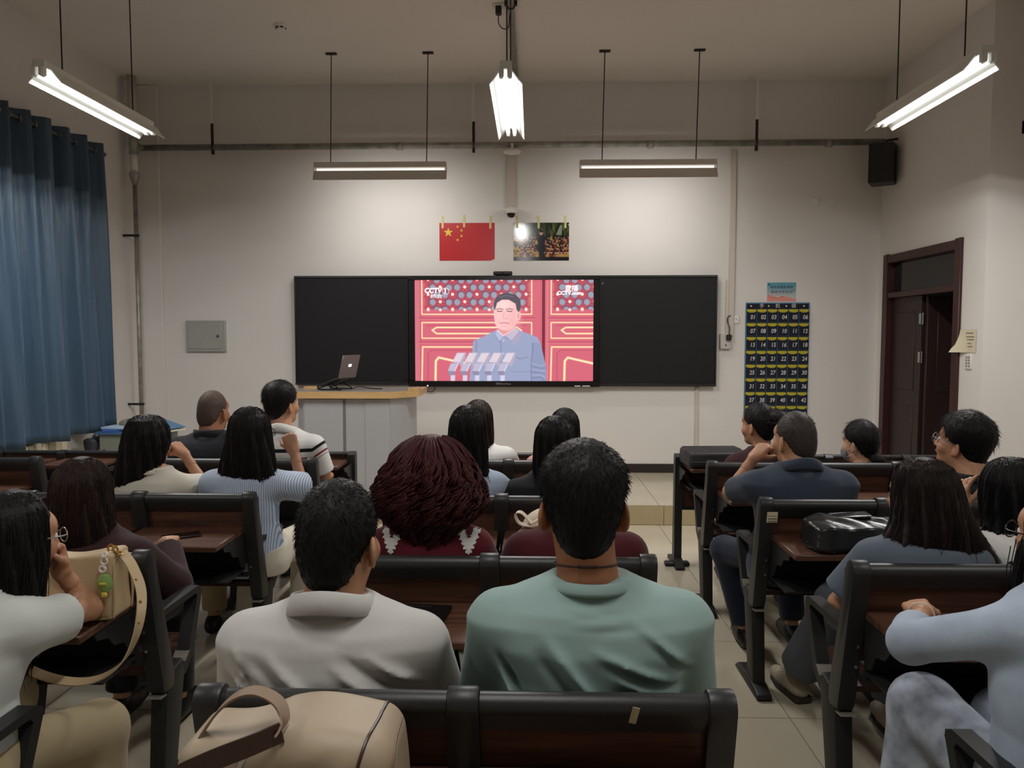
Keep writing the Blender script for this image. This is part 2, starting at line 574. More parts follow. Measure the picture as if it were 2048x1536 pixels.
for z in (1.42, 1.78, 0.4):
    bm = nb(); tube(bm, [(XR + 0.045, 7.118, z - 0.055), (XR + 0.045, 7.118, z + 0.055)], 0.009, 10)
    b2(bm, (XR + 0.028, 7.12, z - 0.05), (XR + 0.034, 7.16, z + 0.05)); build('hinge', bm, M_SCREW, door)
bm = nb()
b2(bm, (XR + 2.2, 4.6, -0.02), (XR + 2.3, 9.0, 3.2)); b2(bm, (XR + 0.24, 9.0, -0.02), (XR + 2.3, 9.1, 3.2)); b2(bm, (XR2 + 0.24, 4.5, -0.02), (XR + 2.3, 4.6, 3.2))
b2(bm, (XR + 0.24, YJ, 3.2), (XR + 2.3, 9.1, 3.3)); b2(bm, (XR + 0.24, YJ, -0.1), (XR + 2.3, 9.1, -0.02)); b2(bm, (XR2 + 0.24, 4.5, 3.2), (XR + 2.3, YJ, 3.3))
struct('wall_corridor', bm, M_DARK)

# ---------------------------------------------------------------- ceiling fixtures
def ceiling_lamp(x, y0, z, label, watts=LAMP_W, L=1.26):
    t = thing('ceiling_lamp', label, 'lamp', (x, y0 + L / 2, z), group='hanging twin-tube lamps')
    # housing channel
    bm = nb(); b2(bm, (-0.035, -L / 2, 0.045), (0.035, L / 2, 0.09), 0.004); build('housing', bm, M_LAMPW, t)
    # wing reflector, open below
    for s in (-1, 1):
        bm = nb(); prism(bm, [(s * 0.033, 0.05), (s * 0.036, 0.056), (s * 0.098, -0.022), (s * 0.094, -0.026)], 'y', -L / 2 + 0.06, L / 2 + 0.03)
        build('reflector_wing', bm, M_LAMPW, t)
    for s in (-1, 1):
        bm = nb(); tube(bm, [(s * 0.024, -L / 2 + 0.03, 0.012), (s * 0.024, L / 2 - 0.03, 0.012)], 0.0145, 12)
        build('tube', bm, M_TUBE, t, smooth=True)
        for e in (-1, 1):
            bm = nb(); b2(bm, (s * 0.024 - 0.014, e * (L / 2 - 0.004) - 0.022, -0.008), (s * 0.024 + 0.014, e * (L / 2 - 0.004) + 0.022, 0.05), 0.006)
            build('lamp_holder', bm, M_LAMPW, t)
    for e in (-1, 1):
        bm = nb(); tube(bm, [(0, e * 0.40, 0.088), (0, e * 0.40, ZC - z)], 0.0045, 6)
        lathe(bm, [(0, -0.02), (0.03, -0.02), (0.035, 0)], 12, Matrix.Translation((0, e * 0.40, ZC - z))); build('hanging_rod', bm, M_IRON, t)
    ld = bpy.data.lights.new('tube_light', 'AREA')
    ld.shape = 'RECTANGLE'; ld.size = 0.024; ld.size_y = L - 0.08; ld.energy = watts / 2; ld.color = (1.0, 0.985, 0.96)
    for s in (-1, 1):
        lo = bpy.data.objects.new('tube_light', ld); COL.objects.link(lo); lo.parent = t; lo.location = (s * 0.024, 0, -0.004)
    return t
ceiling_lamp(-2.83, 4.32, 3.105, 'lit twin-tube lamp hanging at the left beside the blue curtain')
ceiling_lamp(-0.155, 4.42, 3.105, 'lit twin-tube lamp hanging in the middle above the dome camera')
ceiling_lamp(2.48, 4.25, 3.105, 'lit twin-tube lamp hanging at the right near the black speaker')
REAR = 'lit twin-tube lamp hanging in the rear row above the audience'
ceiling_lamp(-2.83, 0.55, 3.105, REAR + ', left one', REAR_W)
ceiling_lamp(-0.155, 0.6, 3.105, REAR + ', middle one', REAR_W)
ceiling_lamp(2.48, 0.5, 3.105, REAR + ', right one', REAR_W)

def board_lamp(x0, x1, z, rods, label):
    xc, L = (x0 + x1) / 2, x1 - x0
    t = thing('blackboard_lamp', label, 'lamp', (xc, 7.08, z), group='blackboard lamps')
    bm = nb(); b2(bm, (-L / 2, -0.03, 0.022), (L / 2, 0.05, 0.072), 0.004); build('housing', bm, M_LAMPG, t)
    bm = nb(); prism(bm, [(-0.012, -0.006), (-0.03, -0.05), (-0.045, -0.095), (-0.041, -0.097), (-0.026, -0.052), (-0.008, -0.012)], 'x', -L / 2 - 0.004, L / 2 + 0.004); build('reflector', bm, M_LAMPG, t)
    for e in (-1, 1):
        bm = nb(); prism(bm, [(-0.045, -0.095), (-0.03, -0.05), (-0.02, 0.035), (0.04, 0.035), (0.03, 0.0)], 'x', e * L / 2 - 0.002, e * L / 2 + 0.002); build('end_plate', bm, M_LAMPG, t)
    bm = nb(); tube(bm, [(-L / 2 + 0.02, 0.012, 0.008), (L / 2 - 0.02, 0.012, 0.008)], 0.010, 12); build('tube', bm, M_TUBEB, t, smooth=True)
    for rx in rods:
        bm = nb(); tube(bm, [(rx - xc, 0.0, 0.07), (rx - xc + 0.02, 0.0, ZC - z)], 0.005, 6)
        b2(bm, (rx - xc - 0.03, -0.02, ZC - z - 0.012), (rx - xc + 0.07, 0.02, ZC - z)); build('hanging_rod', bm, M_IRON, t)
    ld = bpy.data.lights.new('tube_light', 'AREA')
    ld.shape = 'RECTANGLE'; ld.size = L - 0.06; ld.size_y = 0.05; ld.energy = BOARD_W; ld.color = (1.0, 0.97, 0.93); ld.spread = R(150)
    lo = bpy.data.objects.new('tube_light', ld); COL.objects.link(lo); lo.parent = t; lo.location = (0, 0.035, -0.02)
    lo.rotation_euler = (R(52), 0, 0)
    return t
board_lamp(-2.04, -0.80, 3.165, (-1.885, -0.985), 'slim grey reflector lamp for the blackboard hung left of the dome camera')
board_lamp(0.44, 1.70, 3.172, (0.645, 1.51), 'slim grey reflector lamp for the blackboard hung right of the dome camera')

# smoke detector
t = thing('smoke_detector', 'small round white smoke detector on the ceiling', 'smoke detector', (-2.125, 6.45, ZC))
bm = nb(); lathe(bm, [(0, -0.045), (0.03, -0.045), (0.04, -0.035), (0.042, -0.018), (0.055, -0.014), (0.06, -0.004), (0.06, 0)], 20); build('cover', bm, M_WHITE, t, smooth=False)
for a in range(6):
    bm = nb(); box(bm, (0.0405 * math.cos(a * 1.047), 0.0405 * math.sin(a * 1.047), -0.027), (0.006, 0.022, 0.012), rot=Matrix.Rotation(a * 1.047, 4, 'Z')); build('vent_slot', bm, M_BLACK, t)

# galvanised conduit along the ceiling above the middle lamp
t = thing('ceiling_conduit', 'grey steel conduit running along the ceiling above the middle lamp', 'pipe', (-0.17, 3.0, ZC - 0.03))
bm = nb(); tube(bm, [(0, -3.0, 0), (0, 4.9, 0)], 0.027, 12); build('pipe', bm, M_STEEL, t, smooth=True)
for y in (0.5, 3.05):
    bm = nb(); b2(bm, (-0.05, y - 0.02, 0.0), (0.05, y + 0.02, 0.029)); torus(bm, (0, y, 0), 0.03, 0.006, 16, 6, Matrix.Rotation(R(90), 4, 'X')); build('clamp', bm, M_IRON, t)
t = thing('ceiling_socket', 'black plug adapter in a white ceiling socket beside the conduit', 'socket', (-0.27, 6.12, ZC))
bm = nb(); b2(bm, (-0.045, -0.045, -0.012), (0.045, 0.045, 0), 0.004); build('socket_plate', bm, M_WHITE, t)
bm = nb(); b2(bm, (-0.024, -0.03, -0.07), (0.024, 0.03, -0.012), 0.005); build('plug', bm, M_BLACK, t)
bm = nb(); tube(bm, spline([(0, 0, -0.07), (0.0, 0.01, -0.13), (0.03, 0.02, -0.17), (0.075, 0.02, -0.165), (0.09, 0.02, -0.06)], 16), 0.004, 6); build('cable', bm, M_BLACK, t, smooth=True)

# long steel pipe across the front wall, hung from flat brackets
PYP, PZP = 7.80, 3.565
t = thing('wall_pipe', 'long grey steel pipe running across the front wall under the ceiling', 'pipe', (0, PYP, PZP))
bm = nb(); tube(bm, [(-4.06, 0, 0), (3.55, 0, 0.01)], 0.032, 12); build('pipe', bm, M_STEEL, t, smooth=True)
for x in (-1.36, 1.2, 3.0):
    bm = nb(); tube(bm, [(x - 0.03, 0, 0), (x + 0.03, 0, 0)], 0.040, 12); build('coupling', bm, M_STEEL, t, smooth=True)
for x in (-3.30, -0.60, 2.27):
    bm = nb(); b2(bm, (x - 0.014, -0.012, 0.03), (x + 0.014, -0.006, 0.24))
    torus(bm, (x, 0, 0), 0.036, 0.007, 16, 6, Matrix.Rotation(R(90), 4, 'Y')); b2(bm, (x - 0.014, -0.012, -0.07), (x + 0.014, 0.012, -0.03)); hg = build('hanger', bm, M_IRON, t)
    bm = nb(); b2(bm, (x - 0.013, -0.0115, 0.24), (x + 0.013, -0.0065, ZC - PZP - 0.01)); b2(bm, (x - 0.06, -0.03, ZC - PZP - 0.01), (x + 0.06, 0.03, ZC - PZP)); build('painted_strap', bm, M_CEIL, hg)
# riser pipe with white valve in the left corner
t = thing('riser_pipe', 'vertical steel pipe with white valve section in the left corner', 'pipe', (-4.035, 7.62, 0))
bm = nb(); tube(bm, [(0, 0, 0.02), (0, 0, 3.15)], 0.021, 12); build('pipe', bm, M_STEEL, t, smooth=True)
bm = nb(); tube(bm, [(0, 0, 3.15), (0, 0, 3.24), (0, 0, 3.27)], [0.02, 0.05, 0.05], 12); build('reducer', bm, M_STEEL, t)
bm = nb(); tube(bm, [(0, 0, 3.46), (0, 0, 3.62)], 0.045, 12); tube(bm, [(0, 0, 3.565), (0, 0.17, 3.565)], 0.026, 10); build('elbow_fitting', bm, M_STEEL, t)
bm = nb(); tube(bm, [(0, 0, 3.27), (0, 0, 3.46)], 0.036, 14); build('valve_sleeve', bm, M_WHITE, t, smooth=True)
bm = nb(); tube(bm, [(0, 0, 3.62), (0, 0, ZC)], 0.045, 14); build('upper_sleeve', bm, mat('sleeve_grey', rgb(190, 186, 176), 0.6), t, smooth=True)
for z in (2.64, 0.92):
    bm = nb(); b2(bm, (-0.125, -0.03, z - 0.012), (0.04, -0.02, z + 0.012)); torus(bm, (0, 0, z), 0.026, 0.007, 16, 6); build('bracket', bm, M_IRON, t)

# domed access point under the pipe, conduit strip and dome camera
t = thing('access_point', 'white round access point disc hanging under the wall pipe', 'access point', (-0.205, 7.72, 3.49))
bm = nb(); lathe(bm, [(0, -0.035), (0.05, -0.032), (0.085, -0.02), (0.093, -0.006), (0.085, 0.004), (0.02, 0.012), (0.014, 0.05), (0.014, 0.075)], 24); build('disc', bm, M_WHITE, t, smooth=True)
bm = nb(); tube(bm, [(0, 0, 0.05), (0, 0.06, 0.075)], 0.018, 10); build('bracket', bm, M_STEEL, t)
bm = nb(); b2(bm, (-0.265, YF - 0.03, 2.96), (-0.175, YF, 3.52), 0.004)
setp(build('cable_trunking', bm, mat('trunking_cream', rgb(206, 196, 184), 0.5)), 'short white cable trunking on the wall above the dome camera', 'trunking')
t = thing('dome_camera', 'white security camera with black dome above the two posters', 'camera', (-0.218, 7.84, 2.90))
bm = nb(); lathe(bm, [(0.0, 0.045), (0.05, 0.045), (0.062, 0.03), (0.064, 0.0), (0.056, -0.015), (0.044, -0.018)], 24); b2(bm, (-0.02, 0.04, 0.01), (0.02, 0.089, 0.05)); build('housing', bm, M_WHITE, t)
bm = nb(); lathe(bm, [(0.044, -0.014), (0.042, -0.03), (0.032, -0.048), (0.016, -0.058), (0, -0.061)], 20); build('dome', bm, mat('dome_black', rgb(12, 12, 14), 0.1), t, smooth=True)
bm = nb(); tube(bm, spline([(0.0, 0.03, 0.045), (0.02, 0.05, 0.06), (0.01, 0.07, 0.062)], 8), 0.005, 6); build('cable', bm, M_BLACK, t)
# right-hand trunking with sockets and a power adapter
bm = nb(); b2(bm, (2.05, YF - 0.025, 1.62), (2.105, YF, 3.53), 0.003); b2(bm, (2.02, YF - 0.02, 1.60), (2.05, YF, 2.2), 0.003)
setp(build('cable_trunking', bm, MATS['trunking_cream']), 'tall white cable trunking on the wall right of the blackboard', 'trunking')
bm = nb(); b2(bm, (1.715, YF - 0.015, 0.36), (1.755, YF, 1.085), 0.003)
setp(build('cable_trunking', bm, MATS['trunking_cream']), 'low white cable trunking under the right blackboard panel', 'trunking')
t = thing('wall_socket', 'white wall socket low on the wall below the right blackboard', 'socket', (1.735, YF, 0.42))
bm = nb(); b2(bm, (-0.043, -0.012, -0.043), (0.043, 0, 0.043), 0.004); build('socket_plate', bm, M_WHITE, t)
bm = nb(); [b2(bm, (s * 0.012 - 0.002, -0.0135, -0.01), (s * 0.012 + 0.002, -0.0115, 0.01)) for s in (-1, 1)]; build('slot', bm, M_BLACK, t)
t = thing('socket_box', 'grey white surface socket box with black adapter right of the blackboard', 'socket', (2.02, YF, 1.565))
bm = nb(); b2(bm, (-0.055, -0.045, -0.08), (0.055, 0, 0.08), 0.005); build('socket_body', bm, mat('socket_grey', rgb(196, 190, 184), 0.5), t)
bm = nb(); b2(bm, (0.0, -0.085, 0.01), (0.05, -0.045, 0.07), 0.006); build('plug_adapter', bm, M_BLACK, t)
bm = nb(); tube(bm, spline([(0.03, -0.06, 0.07), (0.035, -0.05, 0.14), (0.015, -0.04, 0.2), (0.02, -0.03, 0.25), (0.05, -0.03, 0.27)], 16), 0.005, 6); build('cable', bm, M_BLACK, t, smooth=True)
bm = nb(); b2(bm, (-0.006, -0.0465, -0.05), (0.006, -0.0445, -0.03)); build('slot', bm, M_BLACK, t)
t = thing('wall_socket', 'white wall socket plate beside the pocket organizer', 'socket', (2.12, YF, 1.795))
bm = nb(); b2(bm, (-0.043, -0.014, -0.043), (0.043, 0, 0.043), 0.004); build('socket_plate', bm, M_WHITE, t)
bm = nb(); [b2(bm, (s * 0.012 - 0.002, -0.0155, -0.01), (s * 0.012 + 0.002, -0.0135, 0.01)) for s in (-1, 1)]; build('slot', bm, M_BLACK, t)
for x, nm in ((2.925, 'white double light switch on the front wall, the left one'), (3.09, 'white blank switch plate on the front wall, the right one')):
    t = thing('light_switch', nm, 'switch', (x, YF, 3.005 if x < 3 else 3.0), group='switch plates under the speaker')
    bm = nb(); b2(bm, (-0.043, -0.01, -0.043), (0.043, 0, 0.043), 0.003); build('switch_plate', bm, M_WHITE, t)
    bm = nb(); b2(bm, (-0.03, -0.013, -0.03), (0.03, -0.009, 0.03), 0.002); build('rocker', bm, M_WHITE, t)
# grey distribution box at the left of the board
t = thing('electrical_box', 'grey steel electrical cabinet on the wall left of the blackboard', 'electrical box', (-3.468, YF, 1.62))
M_EBOX = mat('cabinet_grey', rgb(178, 178, 172), 0.35, metal=0.15); 
bm = nb(); b2(bm, (-0.212, -0.035, -0.165), (0.212, 0, 0.165), 0.004); build('cabinet_frame', bm, M_EBOX, t)
bm = nb(); b2(bm, (-0.185, -0.043, -0.135), (0.175, -0.034, 0.135), 0.003); build('cabinet_door', bm, M_EBOX, t)
bm = nb(); lathe(bm, [(0, 0.016), (0.013, 0.014), (0.016, 0)], 14, Matrix.Translation((0.14, -0.043, 0.0)) @ Matrix.Rotation(R(90), 4, 'X')); build('lock', bm, M_SCREW, t)
# loudspeaker in the right corner
t = thing('loudspeaker', 'black box loudspeaker mounted high on the right wall', 'speaker', (3.47, 7.62, 3.31), rotz=R(-25))
bm = nb(); prism(bm, [(-0.13, -0.10), (0.08, -0.12), (0.12, 0.10), (-0.10, 0.12)], 'z', -0.19, 0.19); build('cabinet', bm, M_BLACK, t)
bm = nb(); prism(bm, [(-0.135, -0.105), (-0.131, -0.108), (-0.104, 0.12), (-0.112, 0.118)], 'z', -0.18, 0.18); build('grille', bm, mat('grille_black', rgb(28, 28, 30), 0.8), t)
bm = nb(); tube(bm, [(0.02, 0.02, 0.19), (0.02, 0.02, 0.235), (0.12, 0.06, 0.25)], 0.012, 8); build('bracket', bm, M_IRON, t)
# paper and switch by the door
t = thing('notice_paper', 'yellowed paper notice curling off the wall beside the door', 'paper', (XR, 6.297, 1.575))
V = []; Fq = []
for i in range(9):
    for j in range(7):
        u, v = i / 8, j / 6
        curl = 0.03 * max(0, u - 0.35) ** 2 * max(0, 1 - v) ** 1.5 * 6
        V.append((-0.004 - curl, -0.115 + 0.23 * u + (0.03 * (1 - v) * u if v < .3 else 0), -0.095 + 0.19 * v))
for i in range(8):
    for j in range(6):
        a = i * 7 + j
        Fq.append((a, a + 1, a + 8, a + 7))
from_arrays('sheet', V, Fq, M_PAPER, t)
for k, (w, zz) in enumerate(((0.10, 0.065), (0.13, 0.035), (0.13, 0.012), (0.06, -0.02), (0.09, -0.045))):
    bm = nb(); b2(bm, (-0.0062, -w / 2 - .02, zz - 0.003), (-0.0052, w / 2 - .02, zz + 0.003)); build('printed_line', bm, mat('ink_grey', rgb(110, 104, 90), 0.9), t)
t = thing('wall_switch', 'small white switch plate below the paper notice by the door', 'switch', (XR, 6.275, 1.405))
bm = nb(); b2(bm, (-0.012, -0.043, -0.06), (0, 0.043, 0.06), 0.003); build('switch_plate', bm, M_WHITE, t)
for a in (-1, 1):
    for z in (-0.036, -0.012, 0.012, 0.036):
        bm = nb(); b2(bm, (-0.015, a * 0.018 - 0.01, z - 0.007), (-0.012, a * 0.018 + 0.01, z + 0.007)); build('button', bm, mat('button_grey', rgb(140, 136, 128), 0.5), t)

# ---------------------------------------------------------------- blackboards and display
BY = YF - 0.06
def panel(name, x0, x1, z0, z1, label):
    t = thing(name, label, 'blackboard', ((x0 + x1) / 2, BY, z0))
    w, h = x1 - x0, z1 - z0
    bm = nb(); b2(bm, (-w / 2, 0, 0), (w / 2, 0.058, h), 0.004); build('board_surface', bm, M_BOARD, t)
    M_BF = mat('board_frame', rgb(34, 33, 34), 0.4)
    for a, b in (((-w / 2, -0.012, h - 0.022), (w / 2, 0.0, h)), ((-w / 2, -0.02, 0), (w / 2, 0.0, 0.03)), ((-w / 2, -0.012, 0.031), (-w / 2 + 0.016, 0.0, h - 0.023)), ((w / 2 - 0.016, -0.012, 0.031), (w / 2, 0.0, h - 0.023))):
        bm = nb(); b2(bm, a, b, 0.003); build('frame_strip', bm, M_BF, t)
    return t
panel('blackboard', -2.50, -1.30, 1.105, 2.25, 'black sliding board panel left of the lit display')
pr = panel('blackboard', 0.705, 1.92, 1.095, 2.25, 'black sliding board panel right of the lit display')
bm = nb(); b2(bm, (-0.585, -0.014, 1.075), (-0.57, -0.0125, 1.078)); b2(bm, (-0.585, -0.014, 1.06), (-0.582, -0.0125, 1.078)); build('corner_mark', bm, M_WHITE, pr)

DX0, DX1, DZ0, DZ1 = -1.227, 0.638, 1.15, 2.203
DW, DH = DX1 - DX0, DZ1 - DZ0
dcx, dcz = (DX0 + DX1) / 2, (DZ0 + DZ1) / 2
disp = thing('interactive_display', 'large lit flat display showing a man at microphones between blackboards', 'display', (dcx, BY, dcz))
for a, b in (((-1.0, -0.03, DH / 2), (1.0, 0.05, DH / 2 + 0.045)), ((-1.0, -0.035, -DH / 2 - 0.062), (1.0, 0.05, -DH / 2)), ((-1.0, -0.03, -DH / 2), (-DW / 2, 0.05, DH / 2)), ((DW / 2, -0.03, -DH / 2), (1.0, 0.05, DH / 2))):
    bm = nb(); b2(bm, a, b, 0.004); build('bezel', bm, M_BEZEL, disp)
bm = nb(); b2(bm, (-DW / 2, -0.012, -DH / 2), (DW / 2, 0.05, DH / 2)); build('panel', bm, M_BEZEL, disp)
text_mesh('maker_logo', '鸿合HiteVision', 0.026, mat('logo_grey', rgb(150, 150, 150), 0.5), disp, (-0.005, -0.0362, -DH / 2 - 0.03))
bm = nb(); lathe(bm, [(0, 0.004), (0.006, 0.003), (0.007, 0)], 10, Matrix.Translation((-0.80, -0.035, -DH / 2 - 0.05)) @ Matrix.Rotation(R(90), 4, 'X')); build('power_led', bm, mat('led_white', (1, 1, 1), 0.4, emit=(1, 1, 1), estr=1.5), disp)
bm = nb(); b2(bm, (0.74, -0.0365, -DH / 2 - 0.056), (0.80, -0.035, -DH / 2 - 0.046)); b2(bm, (0.82, -0.0365, -DH / 2 - 0.056), (0.9, -0.035, -DH / 2 - 0.046)); build('sticker', bm, M_WHITE, disp)

# the broadcast picture, drawn as flat colour
PW, PH = 1820.0, 1030.0     # picture units
cv = Canvas(PW, PH, 372, 210, lin((0, 0, 0)))
def s8(r, g, b): return (r / 255, g / 255, b / 255)
RED, REDD, REDL = s8(208, 98, 116), s8(156, 52, 72), s8(226, 128, 142)
GOLD, GOLDL = s8(255, 206, 150), s8(255, 236, 200)
cv.rect(-9, -9, 1900, 1100, RED)
rs = np.random.RandomState(3)
for xa, xb in ((0, 50), (1290, 1360)):
    cv.rect(xa, 0, xb, PH, REDL)
    for q in range(5): cv.line([(xa + q * 14, 0), (xa + q * 14, PH)], 3, REDD)
cv.rect(1298, 0, 1330, PH, s8(120, 24, 40))
def door_leaf(x0, x1):
    # lattice
    cv.rect(x0 + 40, -9, x1 - 45, 325, s8(186, 74, 92))
    for k in range(-1, 12):
        for j in range(-1, 3):
            for ox, oy in ((262, 70), (387, 145)):
                nx_, ny_ = x0 - 62 + ox + 250 * k, oy + 150 * j
                for a in range(6):
                    hx_, hy_ = nx_ + 84 * math.cos(a * math.pi / 3), ny_ + 84 * math.sin(a * math.pi / 3)
                    if x0 + 65 < hx_ < x1 - 70 and -40 < hy_ < 300:
                        cv.ell(hx_, hy_, 36, 36, s8(112, 70, 92)); cv.ell(hx_ + 5, hy_ + 4, 30, 31, s8(150, 154, 172))
    for k in range(-1, 12):
        for j in range(-1, 3):
            for ox, oy in ((262, 70), (387, 145)):
                nx_, ny_ = x0 - 62 + ox + 250 * k, oy + 150 * j
                if x0 + 50 < nx_ < x1 - 50 and ny_ < 315:
                    for a in range(6):
                        cv.line([(nx_, ny_), (nx_ + 50 * math.cos(a * math.pi / 3 + 0.52), ny_ + 50 * math.sin(a * math.pi / 3 + 0.52))], 9, s8(158, 52, 72))
                    cv.ell(nx_, ny_, 16, 16, s8(255, 214, 200)); cv.ell(nx_ - 3, ny_ - 4, 9, 9, s8(255, 246, 238))
    cv.rect(x0 + 30, 300, x1 - 35, 345, RED)
    for k in range(12):
        if x0 + 75 + 125 * k < x1 - 60: cv.ell(x0 + 75 + 125 * k, 302, 15, 15, s8(255, 220, 206))
    cv.line([(x0 + 10, -10), (x0 + 10, 348), (x1 - 12, 348), (x1 - 12, -10)], 13, GOLD); cv.line([(x0 + 10, -10), (x0 + 10, 348), (x1 - 12, 348), (x1 - 12, -10)], 5, GOLDL)
    cv.line([(x0 - 25, 385), (x1 + 20, 385)], 5, REDD); cv.line([(x0 - 25, 400), (x1 + 20, 400)], 3, REDL)
    cv.line([(x0 + 10, 432), (x1 - 12, 432), (x1 - 12, 592), (x0 + 10, 592), (x0 + 10, 432)], 13, GOLD); cv.line([(x0 + 10, 432), (x1 - 12, 432), (x1 - 12, 592), (x0 + 10, 592), (x0 + 10, 432)], 5, GOLDL)
    cv.line([(x0 + 60, 462), (x1 - 60, 462)], 4, REDD)
    cv.line([(x0 + 160, 482), (x0 + 115, 510), (x0 + 160, 545), (x1 - 160, 545), (x1 - 115, 515), (x1 - 160, 482), (x0 + 160, 482)], 17, GOLD)
    cv.line([(x0 + 160, 482), (x0 + 115, 510), (x0 + 160, 545), (x1 - 160, 545), (x1 - 115, 515), (x1 - 160, 482), (x0 + 160, 482)], 7, GOLDL)
    cv.line([(x0 - 25, 630), (x1 + 20, 630)], 5, REDD); cv.line([(x0 - 25, 645), (x1 + 20, 645)], 3, REDL)
    cv.line([(x0 + 5, 1100), (x0 + 15, 682), (x1 - 12, 682), (x1 - 12, 1100)], 16, GOLD); cv.line([(x0 + 5, 1100), (x0 + 15, 682), (x1 - 12, 682), (x1 - 12, 1100)], 6, GOLDL)
    cv.line([(x0 + 70, 1040), (x0 + 72, 740), (x0 + 110, 715), (x1 - 60, 715)], 4, REDD)
    xm = (x0 + x1) / 2
    cv.line([(x0 + 145, 1040), (x0 + 150, 825), (x0 + 180, 790), (xm - 120, 850)], 24, GOLD); cv.line([(x0 + 145, 1040), (x0 + 150, 825), (x0 + 180, 790), (xm - 120, 850)], 10, GOLDL)
door_leaf(62, 1205)
door_leaf(1382, 2500)
# the speaker: plain generic figure in a grey-blue high-collared suit
SUIT, SUITD, SUITL = s8(150, 158, 190), s8(106, 112, 146), s8(176, 182, 210)
cv.poly([(598, 620), (700, 575), (830, 510), (900, 480), (1020, 480), (1080, 515), (1250, 580), (1285, 640), (1340, 900), (1345, 1040), (555, 1040), (575, 800)], SUIT)
cv.poly([(1190, 640), (1285, 640), (1345, 900), (1345, 1040), (1190, 1040), (1200, 820)], s8(140, 148, 182))
cv.line([(1210, 640), (1190, 830), (1190, 1040)], 7, SUITD); cv.line([(630, 620), (625, 740)], 6, SUITD)
for q in range(6): cv.line([(1200, 850 + q * 30), (1290, 880 + q * 22), (1330, 860 + q * 34)], 5, SUITD if q % 2 else SUITL)
cv.line([(880, 600), (880, 1040)], 5, SUITD); cv.line([(1030, 780), (1075, 805), (1150, 785)], 5, SUITD); cv.line([(1000, 935), (1190, 935)], 3, SUITD)
for y in (615, 750, 880): cv.ell(905, y, 13, 13, SUITL)
SK, SKD = s8(244, 190, 190), s8(222, 150, 154)
cv.poly([(845, 470), (1020, 470), (1000, 540), (915, 575), (850, 530)], SKD)
cv.poly([(840, 510), (905, 560), (885, 600), (870, 632), (820, 560)], SUITL); cv.poly([(1020, 490), (1070, 520), (990, 620), (930, 570)], SUITL)
cv.line([(840, 510), (905, 565), (1025, 490)], 6, s8(250, 236, 238)); cv.line([(820, 560), (870, 632), (890, 600)], 4, SUITD); cv.line([(1070, 520), (990, 622), (925, 575)], 4, SUITD)
cv.ell(935, 340, 128, 172, SK); cv.ell(925, 420, 108, 92, SK); cv.ell(1010, 360, 40, 120, s8(236, 174, 176), soft=14); cv.ell(905, 250, 70, 40, s8(255, 214, 210), soft=12); cv.ell(880, 390, 34, 30, s8(252, 190, 190), soft=8); cv.ell(1058, 360, 24, 52, SK); cv.ell(1058, 365, 11, 30, SKD)
HAIR = s8(78, 72, 84)
cv.poly([(812, 300), (806, 240), (830, 180), (880, 140), (950, 130), (1030, 148), (1078, 200), (1084, 280), (1062, 330), (1040, 300), (1030, 240), (960, 200), (890, 200), (840, 232), (822, 300)], HAIR)
cv.line([(860, 176), (930, 158), (1010, 170)], 7, s8(112, 106, 116))
for x in (868, 968):
    cv.line([(x - 34, 300), (x, 290), (x + 34, 300)], 9, s8(150, 104, 110)); cv.line([(x - 24, 318), (x + 24, 318)], 9, s8(96, 66, 76))
cv.line([(915, 320), (900, 385), (925, 395), (955, 388)], 6, SKD); cv.line([(870, 440), (915, 432), (965, 442)], 9, s8(204, 112, 124)); cv.line([(880, 470), (945, 472)], 4, SKD)
cv.line([(866, 400), (850, 440)], 4, SKD); cv.line([(985, 400), (1000, 445)], 4, SKD)
# five microphones
for q in range(5):
    x = 420 + q * 125 + (10 if q == 4 else 0); y = 740
    cv.poly([(x + 15, y), (x + 105, y), (x + 95, y + 60), (x + 50, y + 155), (x + 40, y + 120), (x - 40, y + 95)], s8(176, 166, 186))
    cv.poly([(x + 10, y + 4), (x + 90, y + 2), (x + 40, y + 100), (x - 40, y + 96)], s8(216, 202, 214))
    cv.poly([(x - 55, y + 108), (x + 26, y + 108), (x - 10, y + 190), (x - 85, y + 190)], s8(186, 180, 204)); cv.poly([(x - 85, y + 190), (x - 10, y + 190), (x - 20, y + 232), (x - 72, y + 232)], s8(140, 134, 160))
    cv.poly([(x - 56, y + 232), (x - 10, y + 232), (x - 12, y + 300), (x - 58, y + 300)], s8(206, 202, 224)); cv.line([(x + 22, y + 112), (x - 14, y + 190)], 6, s8(240, 234, 246))
pic = cv.sheet('screen_picture', mat_attr('screen_picture', emit=1.1), disp, DW, DH, (0, -0.0125, 0))
M_SCRT = mat('screen_caption', (0, 0, 0), 0.5, emit=(1, 0.93, 0.96), estr=1.0)
def on_screen(x, y): return ((x / PW - 0.5) * DW, -0.0135, (0.5 - y / PH) * DH)
text_mesh('screen_caption', 'CCTV', 0.072, M_SCRT, disp, on_screen(186, 108), bold=0.004, xs=0.95, shear=0.15)
text_mesh('screen_caption', '1', 0.066, M_SCRT, disp, on_screen(312, 110), bold=0.004)
bm = nb(); torus(bm, on_screen(318, 112), 0.034, 0.0022, 24, 4, Matrix.Rotation(R(90), 4, 'X')); build('screen_caption', bm, M_SCRT, disp)
text_mesh('screen_caption', '综合', 0.048, M_SCRT, disp, on_screen(222, 166), bold=0.001, xs=1.35)
text_mesh('screen_caption', '直播', 0.072, M_SCRT, disp, on_screen(1596, 90), bold=0.002)
text_mesh('screen_caption', 'CCTV.com', 0.050, M_SCRT, disp, on_screen(1575, 134), bold=0.003, xs=1.1)

